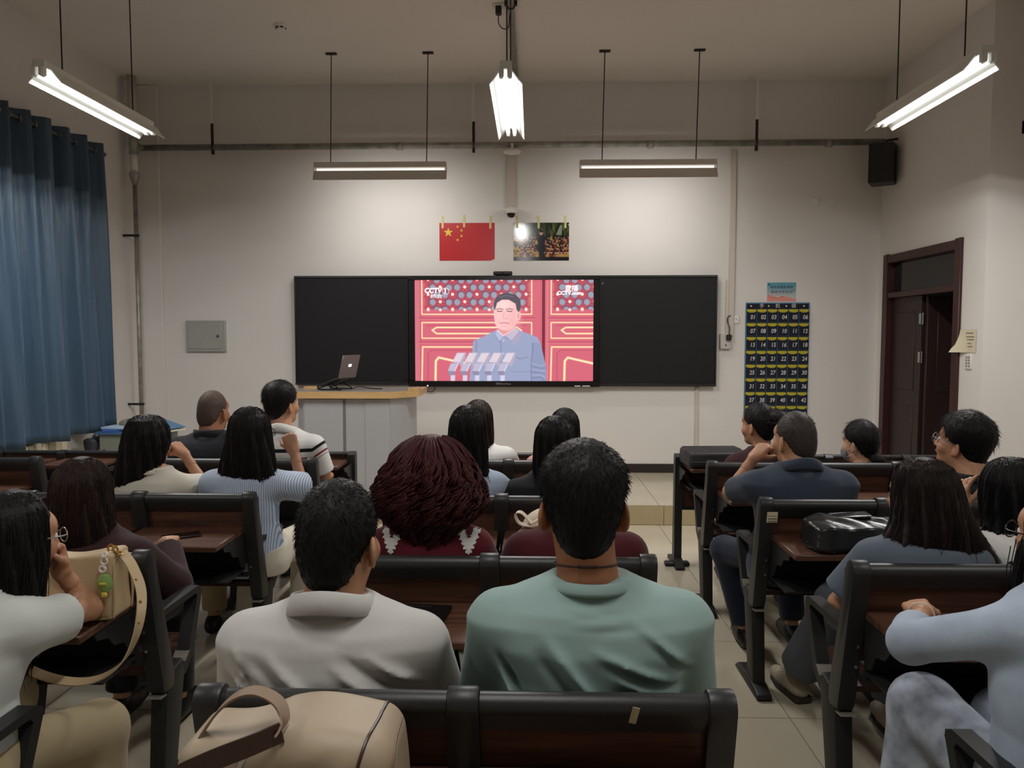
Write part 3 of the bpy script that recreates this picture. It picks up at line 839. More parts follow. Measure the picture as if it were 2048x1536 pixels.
t = thing('webcam', 'black bar webcam sitting on top of the display', 'webcam', (-0.305, BY - 0.01, DZ1 + 0.045))
bm = nb(); b2(bm, (-0.10, -0.02, 0.004), (0.10, 0.03, 0.045), 0.014, 3); b2(bm, (-0.07, 0.0, 0.0), (0.07, 0.04, 0.006)); build('body', bm, M_BLACK, t)
bm = nb(); lathe(bm, [(0, 0.006), (0.01, 0.006), (0.014, 0.0)], 16, Matrix.Translation((0, -0.02, 0.025)) @ Matrix.Rotation(R(90), 4, 'X')); build('lens', bm, mat('lens_grey', rgb(50, 48, 52), 0.1), t)
bm = nb(); tube(bm, spline([(-1.28, BY, 1.09), (-1.18, BY + 0.03, 1.06), (-1.07, BY + 0.03, 1.03), (-1.03, BY + 0.03, 1.06), (-1.02, BY + 0.04, 1.1)], 20), 0.004, 6)
setp(build('cable', bm, M_BLACK, smooth=True), 'thin black cable drooping under the left end of the display', 'cable')

# ---------------------------------------------------------------- posters
M_TAPE = mat('yellow_tape', rgb(214, 206, 140), 0.6)
def poster_tapes(t, xs, h, dz):
    for x, d in zip(xs, dz):
        bm = nb(); b2(bm, (x - 0.011, -0.0042, h / 2 - 0.055 - d), (x + 0.011, -0.003, h / 2 + 0.075 - d), 0); build('tape', bm, M_TAPE, t)
t = thing('flag_poster', 'red flag poster with five yellow stars taped above the display', 'poster', (-0.683, YF, 2.607))
bm = nb(); b2(bm, (-0.29, -0.0025, -0.196), (0.29, 0, 0.196)); build('sheet', bm, mat('poster_red', rgb(190, 28, 36), 0.4), t)
M_STAR = mat('star_yellow', rgb(236, 200, 60), 0.4)
def star(cx, cz, r, a0):
    bm = nb()
    P = []
    for k in range(10):
        rr = r if k % 2 == 0 else r * 0.40
        a = a0 + R(90) + k * math.pi / 5
        P.append((cx + rr * math.cos(a), cz + rr * math.sin(a)))
    prism(bm, P, 'y', -0.0036, -0.0022)
    build('star', bm, M_STAR, t)
star(-0.196, 0.098, 0.052, 0)
for cx, cz, a in ((-0.099, 0.157, 0.4), (-0.058, 0.118, 0.15), (-0.058, 0.06, 0.0), (-0.099, 0.02, 0.35)): star(cx, cz, 0.017, a)
bm = nb(); prism(bm, [(0.25, -0.197), (0.292, -0.197), (0.292, -0.178), (0.275, -0.186)], 'y', -0.0032, -0.0022); build('torn_corner', bm, M_WHITE, t)
poster_tapes(t, (-0.256, -0.03, 0.245), 0.392, (0.0, -0.01, 0.005))
t = thing('group_photo', 'glossy group photograph of a crowd taped above the display', 'poster', (0.095, YF, 2.606))
cv = Canvas(760, 520, 168, 115, s8(36, 38, 30))
for q in range(90):
    x = rs.rand() * 760; y = rs.rand() * 170
    g = rs.rand(); cv.line([(x, y - 30), (x + rs.randn() * 10, y + 50)], 5 + 6 * rs.rand(), (0.16 + 0.3 * g, 0.2 + 0.3 * g, 0.12 + 0.14 * g))
cv.poly([(580, 170), (640, 30), (665, 40), (660, 170)], s8(140, 148, 130))
for row, (y, sz) in enumerate(((200, 17), (240, 18), (300, 22), (350, 24), (400, 26))):
    for q in range(17):
        x = 10 + q * 46 + (row % 2) * 22 + rs.randn() * 8
        if 325 < x < 430 and row < 4: continue
        yy = y + rs.randn() * 9
        c = s8(*((176, 146, 72), (150, 100, 74), (50, 44, 52), (186, 156, 88), (116, 44, 40))[rs.randint(5)])
        cv.ell(x, yy + sz * 2.0, sz * 1.15, sz * 1.3, c); cv.ell(x, yy, sz * 0.62, sz * 0.75, s8(214, 160, 130)); cv.ell(x, yy - sz * 0.45, sz * 0.62, sz * 0.45, s8(34, 26, 26))
        if rs.rand() > 0.4: cv.line([(x - 4, yy + sz), (x, yy + sz * 2)], 5, s8(170, 40, 36))
cv.poly([(345, 180), (415, 180), (428, 260), (415, 470), (350, 470), (335, 260)], s8(18, 20, 30)); cv.ell(378, 140, 24, 32, s8(214, 166, 140)); cv.ell(378, 118, 25, 18, s8(28, 24, 26))
cv.rect(0, 470, 760, 520, s8(30, 26, 36)); cv.poly([(740, 20), (770, 20), (770, 70)], s8(190, 186, 180))
cv.sheet('print', mat_attr('photo_print', rough=0.12), t, 0.58, 0.393, (0, -0.0032, 0))
bm = nb(); b2(bm, (-0.29, -0.003, -0.196), (0.29, 0, 0.196)); build('backing', bm, M_WHITE, t)
poster_tapes(t, (-0.252, -0.028, 0.252), 0.392, (0.0, 0.005, 0.002))
# small language poster above the organizer
t = thing('notice_poster', 'small blue and pink notice poster above the pocket organizer', 'poster', (2.597, YF, 2.078))
cv = Canvas(310, 200, 90, 58, s8(120, 176, 190))
for k in range(60):
    u = k / 60; cv.rect(0, 200 * u, 310, 200 * u + 5, tuple(np.array(s8(76, 150, 176)) * (1 - u) + np.array(s8(236, 206, 196)) * u))
cv.poly([(0, 140), (60, 130), (110, 160), (170, 138), (310, 175), (310, 200), (0, 200)], s8(226, 150, 138)); cv.line([(10, 130), (40, 160), (120, 165), (180, 150)], 9, s8(214, 110, 100))
cv.poly([(8, 8), (30, 22), (34, 34), (18, 28)], s8(30, 30, 36)); cv.poly([(296, 72), (282, 92), (270, 94), (280, 84)], s8(30, 30, 36))
cv.sheet('print', mat_attr('notice_print', rough=0.6), t, 0.30, 0.197, (0, -0.0026, 0))
bm = nb(); b2(bm, (-0.15, -0.0024, -0.0985), (0.15, 0, 0.0985)); build('backing', bm, M_WHITE, t)
text_mesh('lettering', '请说用国家通用', 0.034, mat('ink_dark', rgb(30, 36, 48), 0.8), t, (0.0, -0.0034, 0.048), extrude=0.0003)
text_mesh('lettering', '语言文字交流', 0.034, mat('ink_brown', rgb(96, 40, 28), 0.8), t, (0.0, -0.0034, 0.0), extrude=0.0003, xs=1.1)

# ---------------------------------------------------------------- numbered pocket organizer
OX0, OX1, OZ1 = 2.235, 2.885, 1.965
M_NAVY = mat('organizer_navy', rgb(24, 26, 40), 0.9, noise=0.1, nscale=30)
M_YEL = mat('organizer_yellow', rgb(196, 180, 52), 0.8)
M_TRIM = mat('organizer_trim', rgb(86, 130, 158), 0.8)
M_NUM = mat('organizer_number', rgb(220, 220, 222), 0.8)
org = thing('pocket_organizer', 'navy numbered phone pocket organizer with yellow rims on front wall', 'organizer', ((OX0 + OX1) / 2, YF, 0.66))
OW, OH = OX1 - OX0, OZ1 - 0.66
bm = nb(); b2(bm, (-OW / 2, -0.006, 0), (OW / 2, 0, OH), 0.002); build('backing', bm, M_NAVY, org)
for a, b in (((-OW / 2 - .004, -0.008, OH - 0.008), (OW / 2 + .004, 0.0, OH + 0.004)), ((-OW / 2 - .006, -0.008, 0), (-OW / 2 + .004, 0, OH - .009)), ((OW / 2 - .004, -0.008, 0), (OW / 2 + .006, 0, OH - .009))):
    bm = nb(); b2(bm, a, b); build('edge_binding', bm, M_TRIM, org)
for k in range(4):
    bm = nb(); lathe(bm, [(0, 0.004), (0.008, 0.003), (0.009, 0)], 10, Matrix.Translation((-OW / 2 + 0.05 + k * 0.182, -0.006, OH - 0.032)) @ Matrix.Rotation(R(90), 4, 'X')); build('eyelet', bm, M_NUM, org)
for x, ch in ((-0.165, '手'), (0.0, '机'), (0.165, '袋')):
    text_mesh('heading', ch, 0.05, M_NUM, org, (x, -0.0075, OH - 0.033), extrude=0.0005)
cw, chh = OW / 6, 0.1445
pocket_me = yel_me = None
for r in range(8):
    for c in range(6):
        x = -OW / 2 + cw * (c + 0.5); ztop = OH - 0.062 - r * chh
        if pocket_me is None:
            bm = nb()
            P = [(-cw / 2 + 0.003, -0.136), (cw / 2 - 0.003, -0.136), (cw / 2 - 0.003, -0.026), (0.02, -0.038), (-0.02, -0.038), (-cw / 2 + 0.003, -0.026)]
            prism(bm, P, 'y', -0.022, -0.006)
            pk = build('pocket', bm, M_NAVY, org, loc=(x, 0, ztop)); pocket_me = pk.data
            bm = nb(); b2(bm, (-cw / 2 + 0.006, -0.0115, -0.05), (cw / 2 - 0.006, -0.006, -0.004), 0.002); ye = build('pocket_lining', bm, M_YEL, pk); yel_me = ye.data
            bm = nb(); b2(bm, (-cw / 2 - .001, -0.018, -0.14), (-cw / 2 + .003, -0.006, -0.002)); b2(bm, (-cw / 2 + .003, -0.018, -0.14), (cw / 2, -0.006, -0.137)); tr = build('pocket_seam', bm, M_TRIM, pk); tr_me = tr.data
        else:
            pk = obj('pocket', pocket_me, org, (x, 0, ztop)); obj('pocket_lining', yel_me, pk); obj('pocket_seam', tr_me, pk)
        text_mesh('pocket_number', '%02d' % (r * 6 + c + 1), 0.062, M_NUM, pk, (0.012, -0.0228, -0.088), extrude=0.0004, bold=0.0006, xs=0.85, shear=0.12)

# ================================================================ CURTAIN, RADIATOR, CORNER
M_CURT = mat('curtain_blue', rgb(68, 92, 114), 0.46, spec=0.45, sheen=0.2, bump=0.4, bscale=9, bstretch=(1, 7, 0.5))
nt = M_CURT.node_tree
tr_ = nt.nodes.new('ShaderNodeBsdfTranslucent'); tr_.inputs[0].default_value = (*rgb(56, 100, 150), 1)
mx = nt.nodes.new('ShaderNodeMixShader'); mx.inputs[0].default_value = 0.12
nt.links.new(nt.nodes['Principled BSDF'].outputs[0], mx.inputs[1]); nt.links.new(tr_.outputs[0], mx.inputs[2])
nt.links.new(mx.outputs[0], nt.nodes['Material Output'].inputs[0])
CX, CZ0, CZ1 = XL + 0.15, 0.755, 3.39
cur = thing('curtain', 'long blue pleated curtain hanging from a rod on the left wall', 'curtain', (CX, 4.9, CZ0))
rs = np.random.RandomState(11)
ny, nz = 340, 38
ys = np.linspace(2.75, 6.93, ny)
# pleat phase: irregular spacing
knots = [2.75]
while knots[-1] < 6.95: knots.append(knots[-1] + 0.085 + 0.10 * rs.rand())
ph = np.interp(ys, knots, np.arange(len(knots)) * math.pi)
ampk = 0.035 + 0.07 * rs.rand(len(knots)); amp = np.interp(ys, knots, ampk)
V = np.zeros((ny, nz, 3))
for j in range(nz):
    v = j / (nz - 1)
    z = CZ0 + (CZ1 - CZ0) * v
    loose = 1 - v
    fx = amp * np.sin(ph + 0.5 * loose * np.sin(ys * 2.3 + 1)) * (0.85 + 0.25 * loose) + 0.012 * loose * np.sin(ph * 2.3 + 5 * loose) + 0.015 * np.sin(ph * 2.6 + 1.8 * np.sin(v * 4 + ys * 2)) * (0.5 + 0.5 * np.sin(ys * 7)) + 0.005 * np.sin(ph * 5.7 + 3 * v)
    V[:, j, 0] = fx + 0.03 * loose
    V[:, j, 1] = ys - 4.9 + 0.018 * np.cos(ph) * (0.4 + loose) + 0.035 * loose * (ys - 4.9) / 2
    V[:, j, 2] = z - CZ0 + (0.012 * np.sin(ph * 0.5 + 1) * (loose ** 3)) - (0.03 * (loose ** 2) * (6.93 - ys) / 3)
n = ny * nz
T = V.copy(); T[..., 0] -= 0.004
i = np.arange(n).reshape(ny, nz)
Fa = np.stack([i[:-1, :-1], i[1:, :-1], i[1:, 1:], i[:-1, 1:]], -1).reshape(-1, 4)
Fb = Fa[:, ::-1] + n
edge = []
for rim in (i[0, :], i[-1, ::-1], i[:, -1], i[::-1, 0]):
    for a, b in zip(rim[:-1], rim[1:]): edge.append((a, b, b + n, a + n))
from_arrays('cloth', np.concatenate([V.reshape(-1, 3), T.reshape(-1, 3)]), np.concatenate([Fa, Fb, np.array(edge)]), M_CURT, cur)
M_ROD = mat('rod_metal', rgb(150, 140, 132), 0.35, metal=0.6)
rod = thing('curtain_rod', 'grey metal curtain rod carrying the blue curtain', 'curtain rod', (CX, 4.9, CZ1 - 0.075))
bm = nb(); tube(bm, [(0, -2.3, 0), (0, 2.12, 0)], 0.013, 10); build('pole', bm, M_ROD, rod, smooth=True)
bm = nb(); lathe(bm, [(0, 0.0), (0.02, 0.01), (0.02, 0.03), (0, 0.04)], 12, Matrix.Translation((0, 2.12, 0)) @ Matrix.Rotation(R(-90), 4, 'X')); build('finial', bm, M_ROD, rod)
for y in (-2.0, 0.0, 2.08):
    bm = nb(); tube(bm, [(0, y, 0), (-0.149, y, 0)], 0.008, 8); build('rod_bracket', bm, M_ROD, rod)
for q in range(len(ys) - 1):
    if math.floor(ph[q] / math.pi + 0.0) != math.floor(ph[q + 1] / math.pi + 0.0) and ys[q] > 3.4:
        bm = nb(); torus(bm, (0, ys[q] - 4.9 + 0.018 * math.cos(ph[q]) * 0.4, CZ1 - 0.075 - CZ0), 0.024, 0.006, 18, 6, Matrix.Rotation(R(90), 4, 'Y') @ Matrix.Rotation(R(60 if int(ph[q] / math.pi + .5) % 2 else -60), 4, 'X')); build('grommet', bm, M_ROD, cur)

# radiator under the window
M_RAD = mat('radiator_cream', rgb(214, 204, 178), 0.4)
rad = thing('radiator', 'cream column radiator below the blue curtain', 'radiator', (XL + 0.075, 5.0, 0))
nsec = 34
col_me = None
for k in range(nsec):
    y = -1.45 + k * 0.085
    if col_me is None:
        bm = nb(); b2(bm, (-0.035, -0.037, 0.1), (0.04, 0.037, 0.735), 0.012, 2); c0 = build('radiator_section', bm, M_RAD, rad, loc=(0, y, 0)); col_me = c0.data
    else: obj('radiator_section', col_me, rad, (0, y, 0))
for z in (0.16, 0.68):
    bm = nb(); tube(bm, [(-0.01, -1.5, z), (-0.01, -1.45 + nsec * 0.085, z)], 0.018, 8); build('header_pipe', bm, M_RAD, rad)
for y in (-1.3, 1.3):
    bm = nb(); b2(bm, (-0.02, y - 0.02, 0.001), (0.02, y + 0.02, 0.105)); build('foot', bm, M_RAD, rad)

# small school desk in the corner with folders and a bag
M_GREEN = mat('desk_grey_green', rgb(128, 134, 120), 0.5)
dk = thing('school_desk', 'small grey-green school desk in the left corner', 'desk', (-3.60, 6.75, 0))
bm = nb(); b2(bm, (-0.30, -0.20, 0.735), (0.30, 0.20, 0.76), 0.004); build('desk_top', bm, mat('desk_blue_top', rgb(70, 104, 150), 0.5), dk)
bm = nb(); b2(bm, (-0.27, -0.18, 0.60), (0.27, 0.18, 0.734), 0.003); build('drawer_box', bm, M_GREEN, dk)
for sx in (-1, 1):
    for sy in (-1, 1):
        bm = nb(); b2(bm, (sx * 0.265 - 0.015, sy * 0.17 - 0.015, 0.001), (sx * 0.265 + 0.015, sy * 0.17 + 0.015, 0.60), 0.002); build('leg', bm, M_GREEN, dk)
    bm = nb(); b2(bm, (sx * 0.265 - 0.012, -0.155, 0.15), (sx * 0.265 + 0.012, 0.155, 0.18)); build('stretcher', bm, M_GREEN, dk)
bm = nb(); b2(bm, (-0.25, -0.165, 0.54), (0.25, -0.175, 0.565)); build('stretcher', bm, M_GREEN, dk)
M_FOLD = mat('folder_blue', rgb(84, 128, 168), 0.35)
fo = thing('document_folder', 'pale blue plastic folder sticking out over the corner desk', 'folder', (-3.32, 6.70, 0.761), rotz=R(-18))
bm = nb(); b2(bm, (-0.16, -0.11, 0.0), (0.12, 0.11, 0.006), 0.002); build('back_cover', bm, M_FOLD, fo)
bm = nb(); box(bm, (-0.02, 0, 0.06), (0.28, 0.22, 0.005), 0.002, Matrix.Rotation(R(14), 4, 'Y')); build('front_cover', bm, M_FOLD, fo)
bm = nb(); tube(bm, [(0.12, -0.11, 0.004), (0.135, -0.11, 0.02), (0.116, -0.11, 0.03)], 0.004, 6); tube(bm, [(0.12, 0.1, 0.004), (0.12, -0.1, 0.004)], 0.006, 6); build('ring_binder', bm, M_WHITE, fo)
bm = nb(); b2(bm, (-0.14, -0.1, 0.007), (0.1, 0.1, 0.016)); build('papers', bm, M_PAPER, fo)
for k, (c, nm) in enumerate(((rgb(66, 110, 180), 'blue'), (rgb(180, 200, 226), 'pale'))):
    bm = nb(); b2(bm, (-0.13, -0.10, 0.0), (0.13, 0.10, 0.02), 0.003); o = build('exercise_book', bm, mat('book_' + nm, c, 0.5), loc=(-3.73, 6.68, 0.761 + 0.021 * k)); o.rotation_euler = (0, 0, R(8 - 14 * k))
    setp(o, nm + ' blue exercise book lying on the corner desk' if k else 'deep blue exercise book under the pale one on the corner desk', 'book')

# ---------------------------------------------------------------- lectern
LX, LY = -1.60, 6.62
lec = thing('lectern', 'grey teacher lectern with light wood top on the platform', 'lectern', (LX, LY, PZ))
H1 = 1.065 - PZ + 0.0
fo_ = [(-0.52, 0.10), (-0.44, 0.0), (0.34, 0.0), (0.455, 0.15), (0.48, 0.62), (-0.52, 0.62)]
bm = nb(); prism(bm, fo_, 'z', 0.001, H1); build('cabinet', bm, M_LECT, lec)
bm = nb(); b2(bm, (-0.43, -0.006, 0.03), (-0.085, -0.0005, H1 - 0.01), 0.002); build('front_panel', bm, M_LECT, lec)
bm = nb(); b2(bm, (0.115, -0.006, 0.03), (0.335, -0.0005, H1 - 0.01), 0.002); build('front_panel', bm, M_LECT, lec)
bm = nb(); b2(bm, (-0.083, -0.003, 0.03), (-0.060, -0.0005, H1 - 0.01)); build('panel_joint', bm, M_LECTD, lec)
top = [(-0.60, 0.12), (-0.50, -0.05), (0.36, -0.05), (0.49, 0.10), (0.57, 0.20), (0.57, 0.70), (-0.60, 0.70)]
bm = nb(); prism(bm, top, 'z', H1 + 0.001, H1 + 0.058); build('wood_edge_top', bm, M_BEIGEW, lec)
inner = [(-0.57, 0.14), (-0.485, -0.02), (0.345, -0.02), (0.465, 0.115), (0.54, 0.21), (0.54, 0.67), (-0.57, 0.67)]
bm = nb(); prism(bm, inner, 'z', H1 + 0.0585, H1 + 0.061); build('desk_mat', bm, mat('lectern_top_grey', rgb(150, 146, 140), 0.4), lec)
bm = nb(); prism(bm, [(0.48, 0.09), (0.57, 0.20), (0.57, 0.26), (0.55, 0.26), (0.55, 0.21), (0.47, 0.11)], 'z', H1 + 0.0585, H1 + 0.085); build('raised_corner', bm, M_BEIGEW, lec)
LT = PZ + H1 + 0.061
bm = nb(); b2(bm, (-0.06, -0.035, 0), (0.06, 0.035, 0.028), 0.003)
setp(build('wood_block', bm, M_BEIGEW, loc=(LX - 0.44, LY + 0.25, LT)), 'small pale wooden block at the left end of the lectern top', 'block')
# laptop on a folding stand
lap = thing('laptop', 'open grey laptop on a stand seen from its side on the lectern', 'laptop', (LX - 0.20, LY + 0.20, LT), rotz=R(74))
M_LAP = mat('laptop_grey', rgb(132, 122, 120), 0.35, metal=0.5)
# base is along local -y (towards the user on the left), lid at +y... local x = laptop width
Rb = Matrix.Rotation(R(20), 4, 'X')
bm = nb(); box(bm, (0, -0.0, 0.075), (0.31, 0.22, 0.014), 0.004, Matrix.Rotation(R(-20), 4, 'X')); build('base', bm, mat('laptop_dark', rgb(52, 50, 52), 0.4), lap)
lid = nb(); box(lid, (0, -0.145, 0.215), (0.31, 0.007, 0.215), 0.003, Matrix.Rotation(R(14), 4, 'X')); build('lid', lid, M_LAP, lap)
bm = nb(); box(bm, (0.0, -0.1515, 0.225), (0.05, 0.002, 0.024), 0.0, Matrix.Rotation(R(14), 4, 'X')); build('lit_logo', bm, mat('logo_lit', (1, 1, 1), 0.5, emit=(1, 1, 1), estr=1.6), lap)
bm = nb()
for s in (-0.1, 0.1):
    tube(bm, [(s, 0.12, 0.012), (s, -0.11, 0.10)], 0.005, 6); tube(bm, [(s, 0.12, 0.008), (s, -0.12, 0.008)], 0.005, 6); tube(bm, [(s, -0.02, 0.06), (s, -0.12, 0.008)], 0.005, 6)
    tube(bm, [(s, 0.12, 0.012), (s, 0.12, 0.04)], 0.006, 6)
build('laptop_stand', bm, M_BLACK, lap)
bm = nb(); tube(bm, spline([(0, 0, 0.01), (0.05, 0.05, 0.02), (0.16, 0.02, 0.006), (0.28, -0.06, 0.005)], 20), 0.004, 6)
setp(build('cable', bm, M_BLACK, loc=(LX - 0.06, LY + 0.30, LT)), 'thin black cable lying across the lectern top', 'cable')

# ================================================================ BENCHES
ROW = [0.0, 1.45, 2.38, 3.315, 4.295]
FRONT = 5.255
SEAT_Z = 0.455
LEAN = Matrix.Rotation(R(11.3), 4, 'X')     # top of the backrest tilts to the back
def lean_y(z): return (0.90 - z) * 0.2
def post_profile(x0, x1, w=0.05):
    bm = nb()
    z0, z1 = 0.40, 0.865
    P = [(lean_y(z0) - 0.03, z0 - 0.012), (lean_y(z0) + 0.03, z0 - 0.018), (lean_y(z0) + 0.043, z0 - 0.004), (lean_y(z0) + 0.045, z0 + 0.03), (lean_y(0.8) + 0.024, 0.8), (lean_y(0.85) + 0.026, 0.85)]
    for q in range(11):
        an = R(-8 + 196 * q / 10); P.append((-0.002 + 0.034 * math.cos(an), 0.874 + 0.034 * math.sin(an)))
    P += [(lean_y(0.83) - 0.036, 0.83), (lean_y(0.78) - 0.035, 0.78), (lean_y(0.55) - 0.036, 0.55), (lean_y(z0) - 0.036, z0 + 0.005)]
    prism_bev(bm, P, 'x', x0, x1, 0.006, 2)
    return bm
BENCHES = {}
def bench(x0, x1, by, nseat, label, arms=(True, True), desk=True):
    w = x1 - x0
    t = thing('bench_desk', label, 'bench', ((x0 + x1) / 2, by, 0), group='rows of benches with rear desks')
    pw = 0.055
    pit = w / nseat
    # end posts, legs, feet, armrest loops
    for s, arm in ((-1, arms[0]), (1, arms[1])):
        e = s * w / 2
        a, b = (e, e + pw) if s < 0 else (e - pw, e)
        post = build('end_post', post_profile(a, b), M_BLK, t)
        for z in (0.62, 0.55):
            bm = nb(); lathe(bm, [(0, 0.004), (0.006, 0.003), (0.007, 0)], 8, Matrix.Translation(((a + b) / 2 - s * 0.015, lean_y(z) - 0.0365, z)) @ Matrix.Rotation(R(90), 4, 'X')); build('screw', bm, M_SCREW, post)
        lx = (a + b) / 2 - s * 0.004
        bm = nb()
        P = [(0.10, 0.43), (0.215, 0.45), (0.225, 0.40), (0.14, 0.03), (0.05, 0.03), (0.09, 0.36)]
        prism_bev(bm, P, 'x', lx - 0.028, lx + 0.028, 0.008); leg = build('leg', bm, M_BLKM, t)
        bm = nb()
        P = [(-0.02, 0.001), (-0.035, 0.012), (-0.03, 0.03), (0.03, 0.045), (0.17, 0.05), (0.30, 0.035), (0.335, 0.012), (0.325, 0.001)]
        prism_bev(bm, P, 'x', lx - 0.034, lx + 0.034, 0.009); build('foot', bm, M_BLKM, leg)
        if arm:
            bm = nb()
            ax0, ax1 = lx - 0.024, lx + 0.024
            O = [(0.045, 0.672), (0.36, 0.668), (0.385, 0.655), (0.388, 0.635), (0.30, 0.43), (0.24, 0.385), (0.12, 0.375)]
            I = [(0.075, 0.648), (0.335, 0.645), (0.348, 0.63), (0.265, 0.45), (0.225, 0.425), (0.13, 0.425)]
            def q(A, B): prism(bm, [A[0], A[1], B[1], B[0]], 'x', ax0, ax1)
            prism(bm, [O[0], O[1], O[2], O[3], I[2], I[1], I[0]], 'x', ax0, ax1)
            prism(bm, [O[3], O[4], I[3], I[2]], 'x', ax0 + .001, ax1 - .001)
            prism(bm, [O[4], O[5], O[6], I[5], I[4], I[3]], 'x', ax0, ax1)
            build('armrest', bm, M_BLKM, t)
            for P in ([(0.235, 0.426), (0.232, 0.43), (0.262, 0.455), (0.27, 0.455)], [(0.05, 0.376), (0.055, 0.382), (0.13, 0.372), (0.13, 0.366)]):
                bm = nb(); prism(bm, P, 'x', ax0 - 0.0015, ax1 + 0.0015); build('worn_edge', bm, M_WORN, t)
    # centre straps between seats
    for k in range(1, nseat):
        xm = -w / 2 + pit * k
        build('centre_post', post_profile(xm - 0.032, xm + 0.032), M_BLK, t)
        bm = nb(); prism(bm, [(0.10, 0.43), (0.215, 0.45), (0.225, 0.40), (0.14, 0.03), (0.05, 0.03), (0.09, 0.36)], 'x', xm - 0.026, xm + 0.026); leg = build('leg', bm, M_BLKM, t)
        bm = nb(); prism(bm, [(-0.02, 0.001), (-0.035, 0.012), (-0.03, 0.03), (0.03, 0.045), (0.17, 0.05), (0.30, 0.035), (0.335, 0.012), (0.325, 0.001)], 'x', xm - 0.033, xm + 0.033); build('foot', bm, M_BLKM, leg)
    for k in range(nseat):
        a = -w / 2 + pit * k + (pw if k == 0 else 0.033); b = -w / 2 + pit * (k + 1) - (pw if k == nseat - 1 else 0.033)
        # rounded top rail with a lower lip
        bm = nb(); P = []
        for q in range(9):
            an = R(-30 + q * 30); P.append((0.026 * math.cos(an) - 0.001, 0.872 + 0.026 * math.sin(an)))
        P += [(lean_y(0.835) - 0.018, 0.822), (lean_y(0.835) + 0.016, 0.822)]
        prism(bm, P, 'x', a, b); rail = build('top_rail', bm, M_BLK, t)
        for xx in (a + 0.07, b - 0.07):
            bm = nb(); lathe(bm, [(0, 0.003), (0.004, 0.002), (0.005, 0)], 8, Matrix.Translation((xx, lean_y(0.838) - 0.0178, 0.836)) @ Matrix.Rotation(R(90), 4, 'X')); build('screw', bm, M_SCREW, rail)
        # wooden back panel
        bm = nb(); prism(bm, [(lean_y(0.825) - 0.011, 0.825), (lean_y(0.825) + 0.009, 0.825), (lean_y(0.56) + 0.009, 0.56), (lean_y(0.56) - 0.011, 0.56)], 'x', a, b); build('back_panel', bm, M_WOOD, t)
        # seat board with rolled front
        bm = nb(); P = [(0.10, SEAT_Z - 0.02), (0.10, SEAT_Z), (0.40, SEAT_Z + 0.004), (0.45, SEAT_Z - 0.006), (0.47, SEAT_Z - 0.03), (0.455, SEAT_Z - 0.036), (0.435, SEAT_Z - 0.02), (0.38, SEAT_Z - 0.016)]
        prism(bm, P, 'x', a + 0.01, b - 0.01); st = build('seat', bm, M_WOODD, t)
        bm = nb(); lathe(bm, [(0, 0.004), (0.006, 0.003), (0.007, 0)], 8, Matrix.Translation((a + 0.03, 0.125, SEAT_Z))); build('screw', bm, M_SCREW, st)
        if desk:
            bm = nb(); b2(bm, (a - (0.02 if k else 0), -0.305, 0.713), (b + (0.0 if k == nseat - 1 else 0.02), 0.012, 0.738), 0.004); build('desk_top', bm, M_WOOD, t)
            bm = nb(); b2(bm, (a, -0.012, 0.545), (b, 0.004, 0.712)); b2(bm, (a, -0.20, 0.545), (b, -0.012, 0.552)); build('book_tray', bm, M_BLKM, t)
            bm = nb(); tube(bm, [(a, 0.03, 0.515), (b, 0.03, 0.515)], 0.012, 8); build('cross_bar', bm, M_BLKM, t)
    if desk:
        for e in [-w / 2 + pw + 0.004, w / 2 - pw - 0.004] + [-w / 2 + pit * k for k in range(1, nseat)]:
            bm = nb(); prism(bm, [(0.0, 0.7125), (-0.23, 0.7125), (-0.22, 0.69), (-0.16, 0.675), (-0.13, 0.64), (-0.07, 0.625), (-0.04, 0.57), (0.0, 0.56)], 'x', e - 0.003, e + 0.003); build('desk_bracket', bm, M_BLKM, t)
    BENCHES[label] = t
    return t
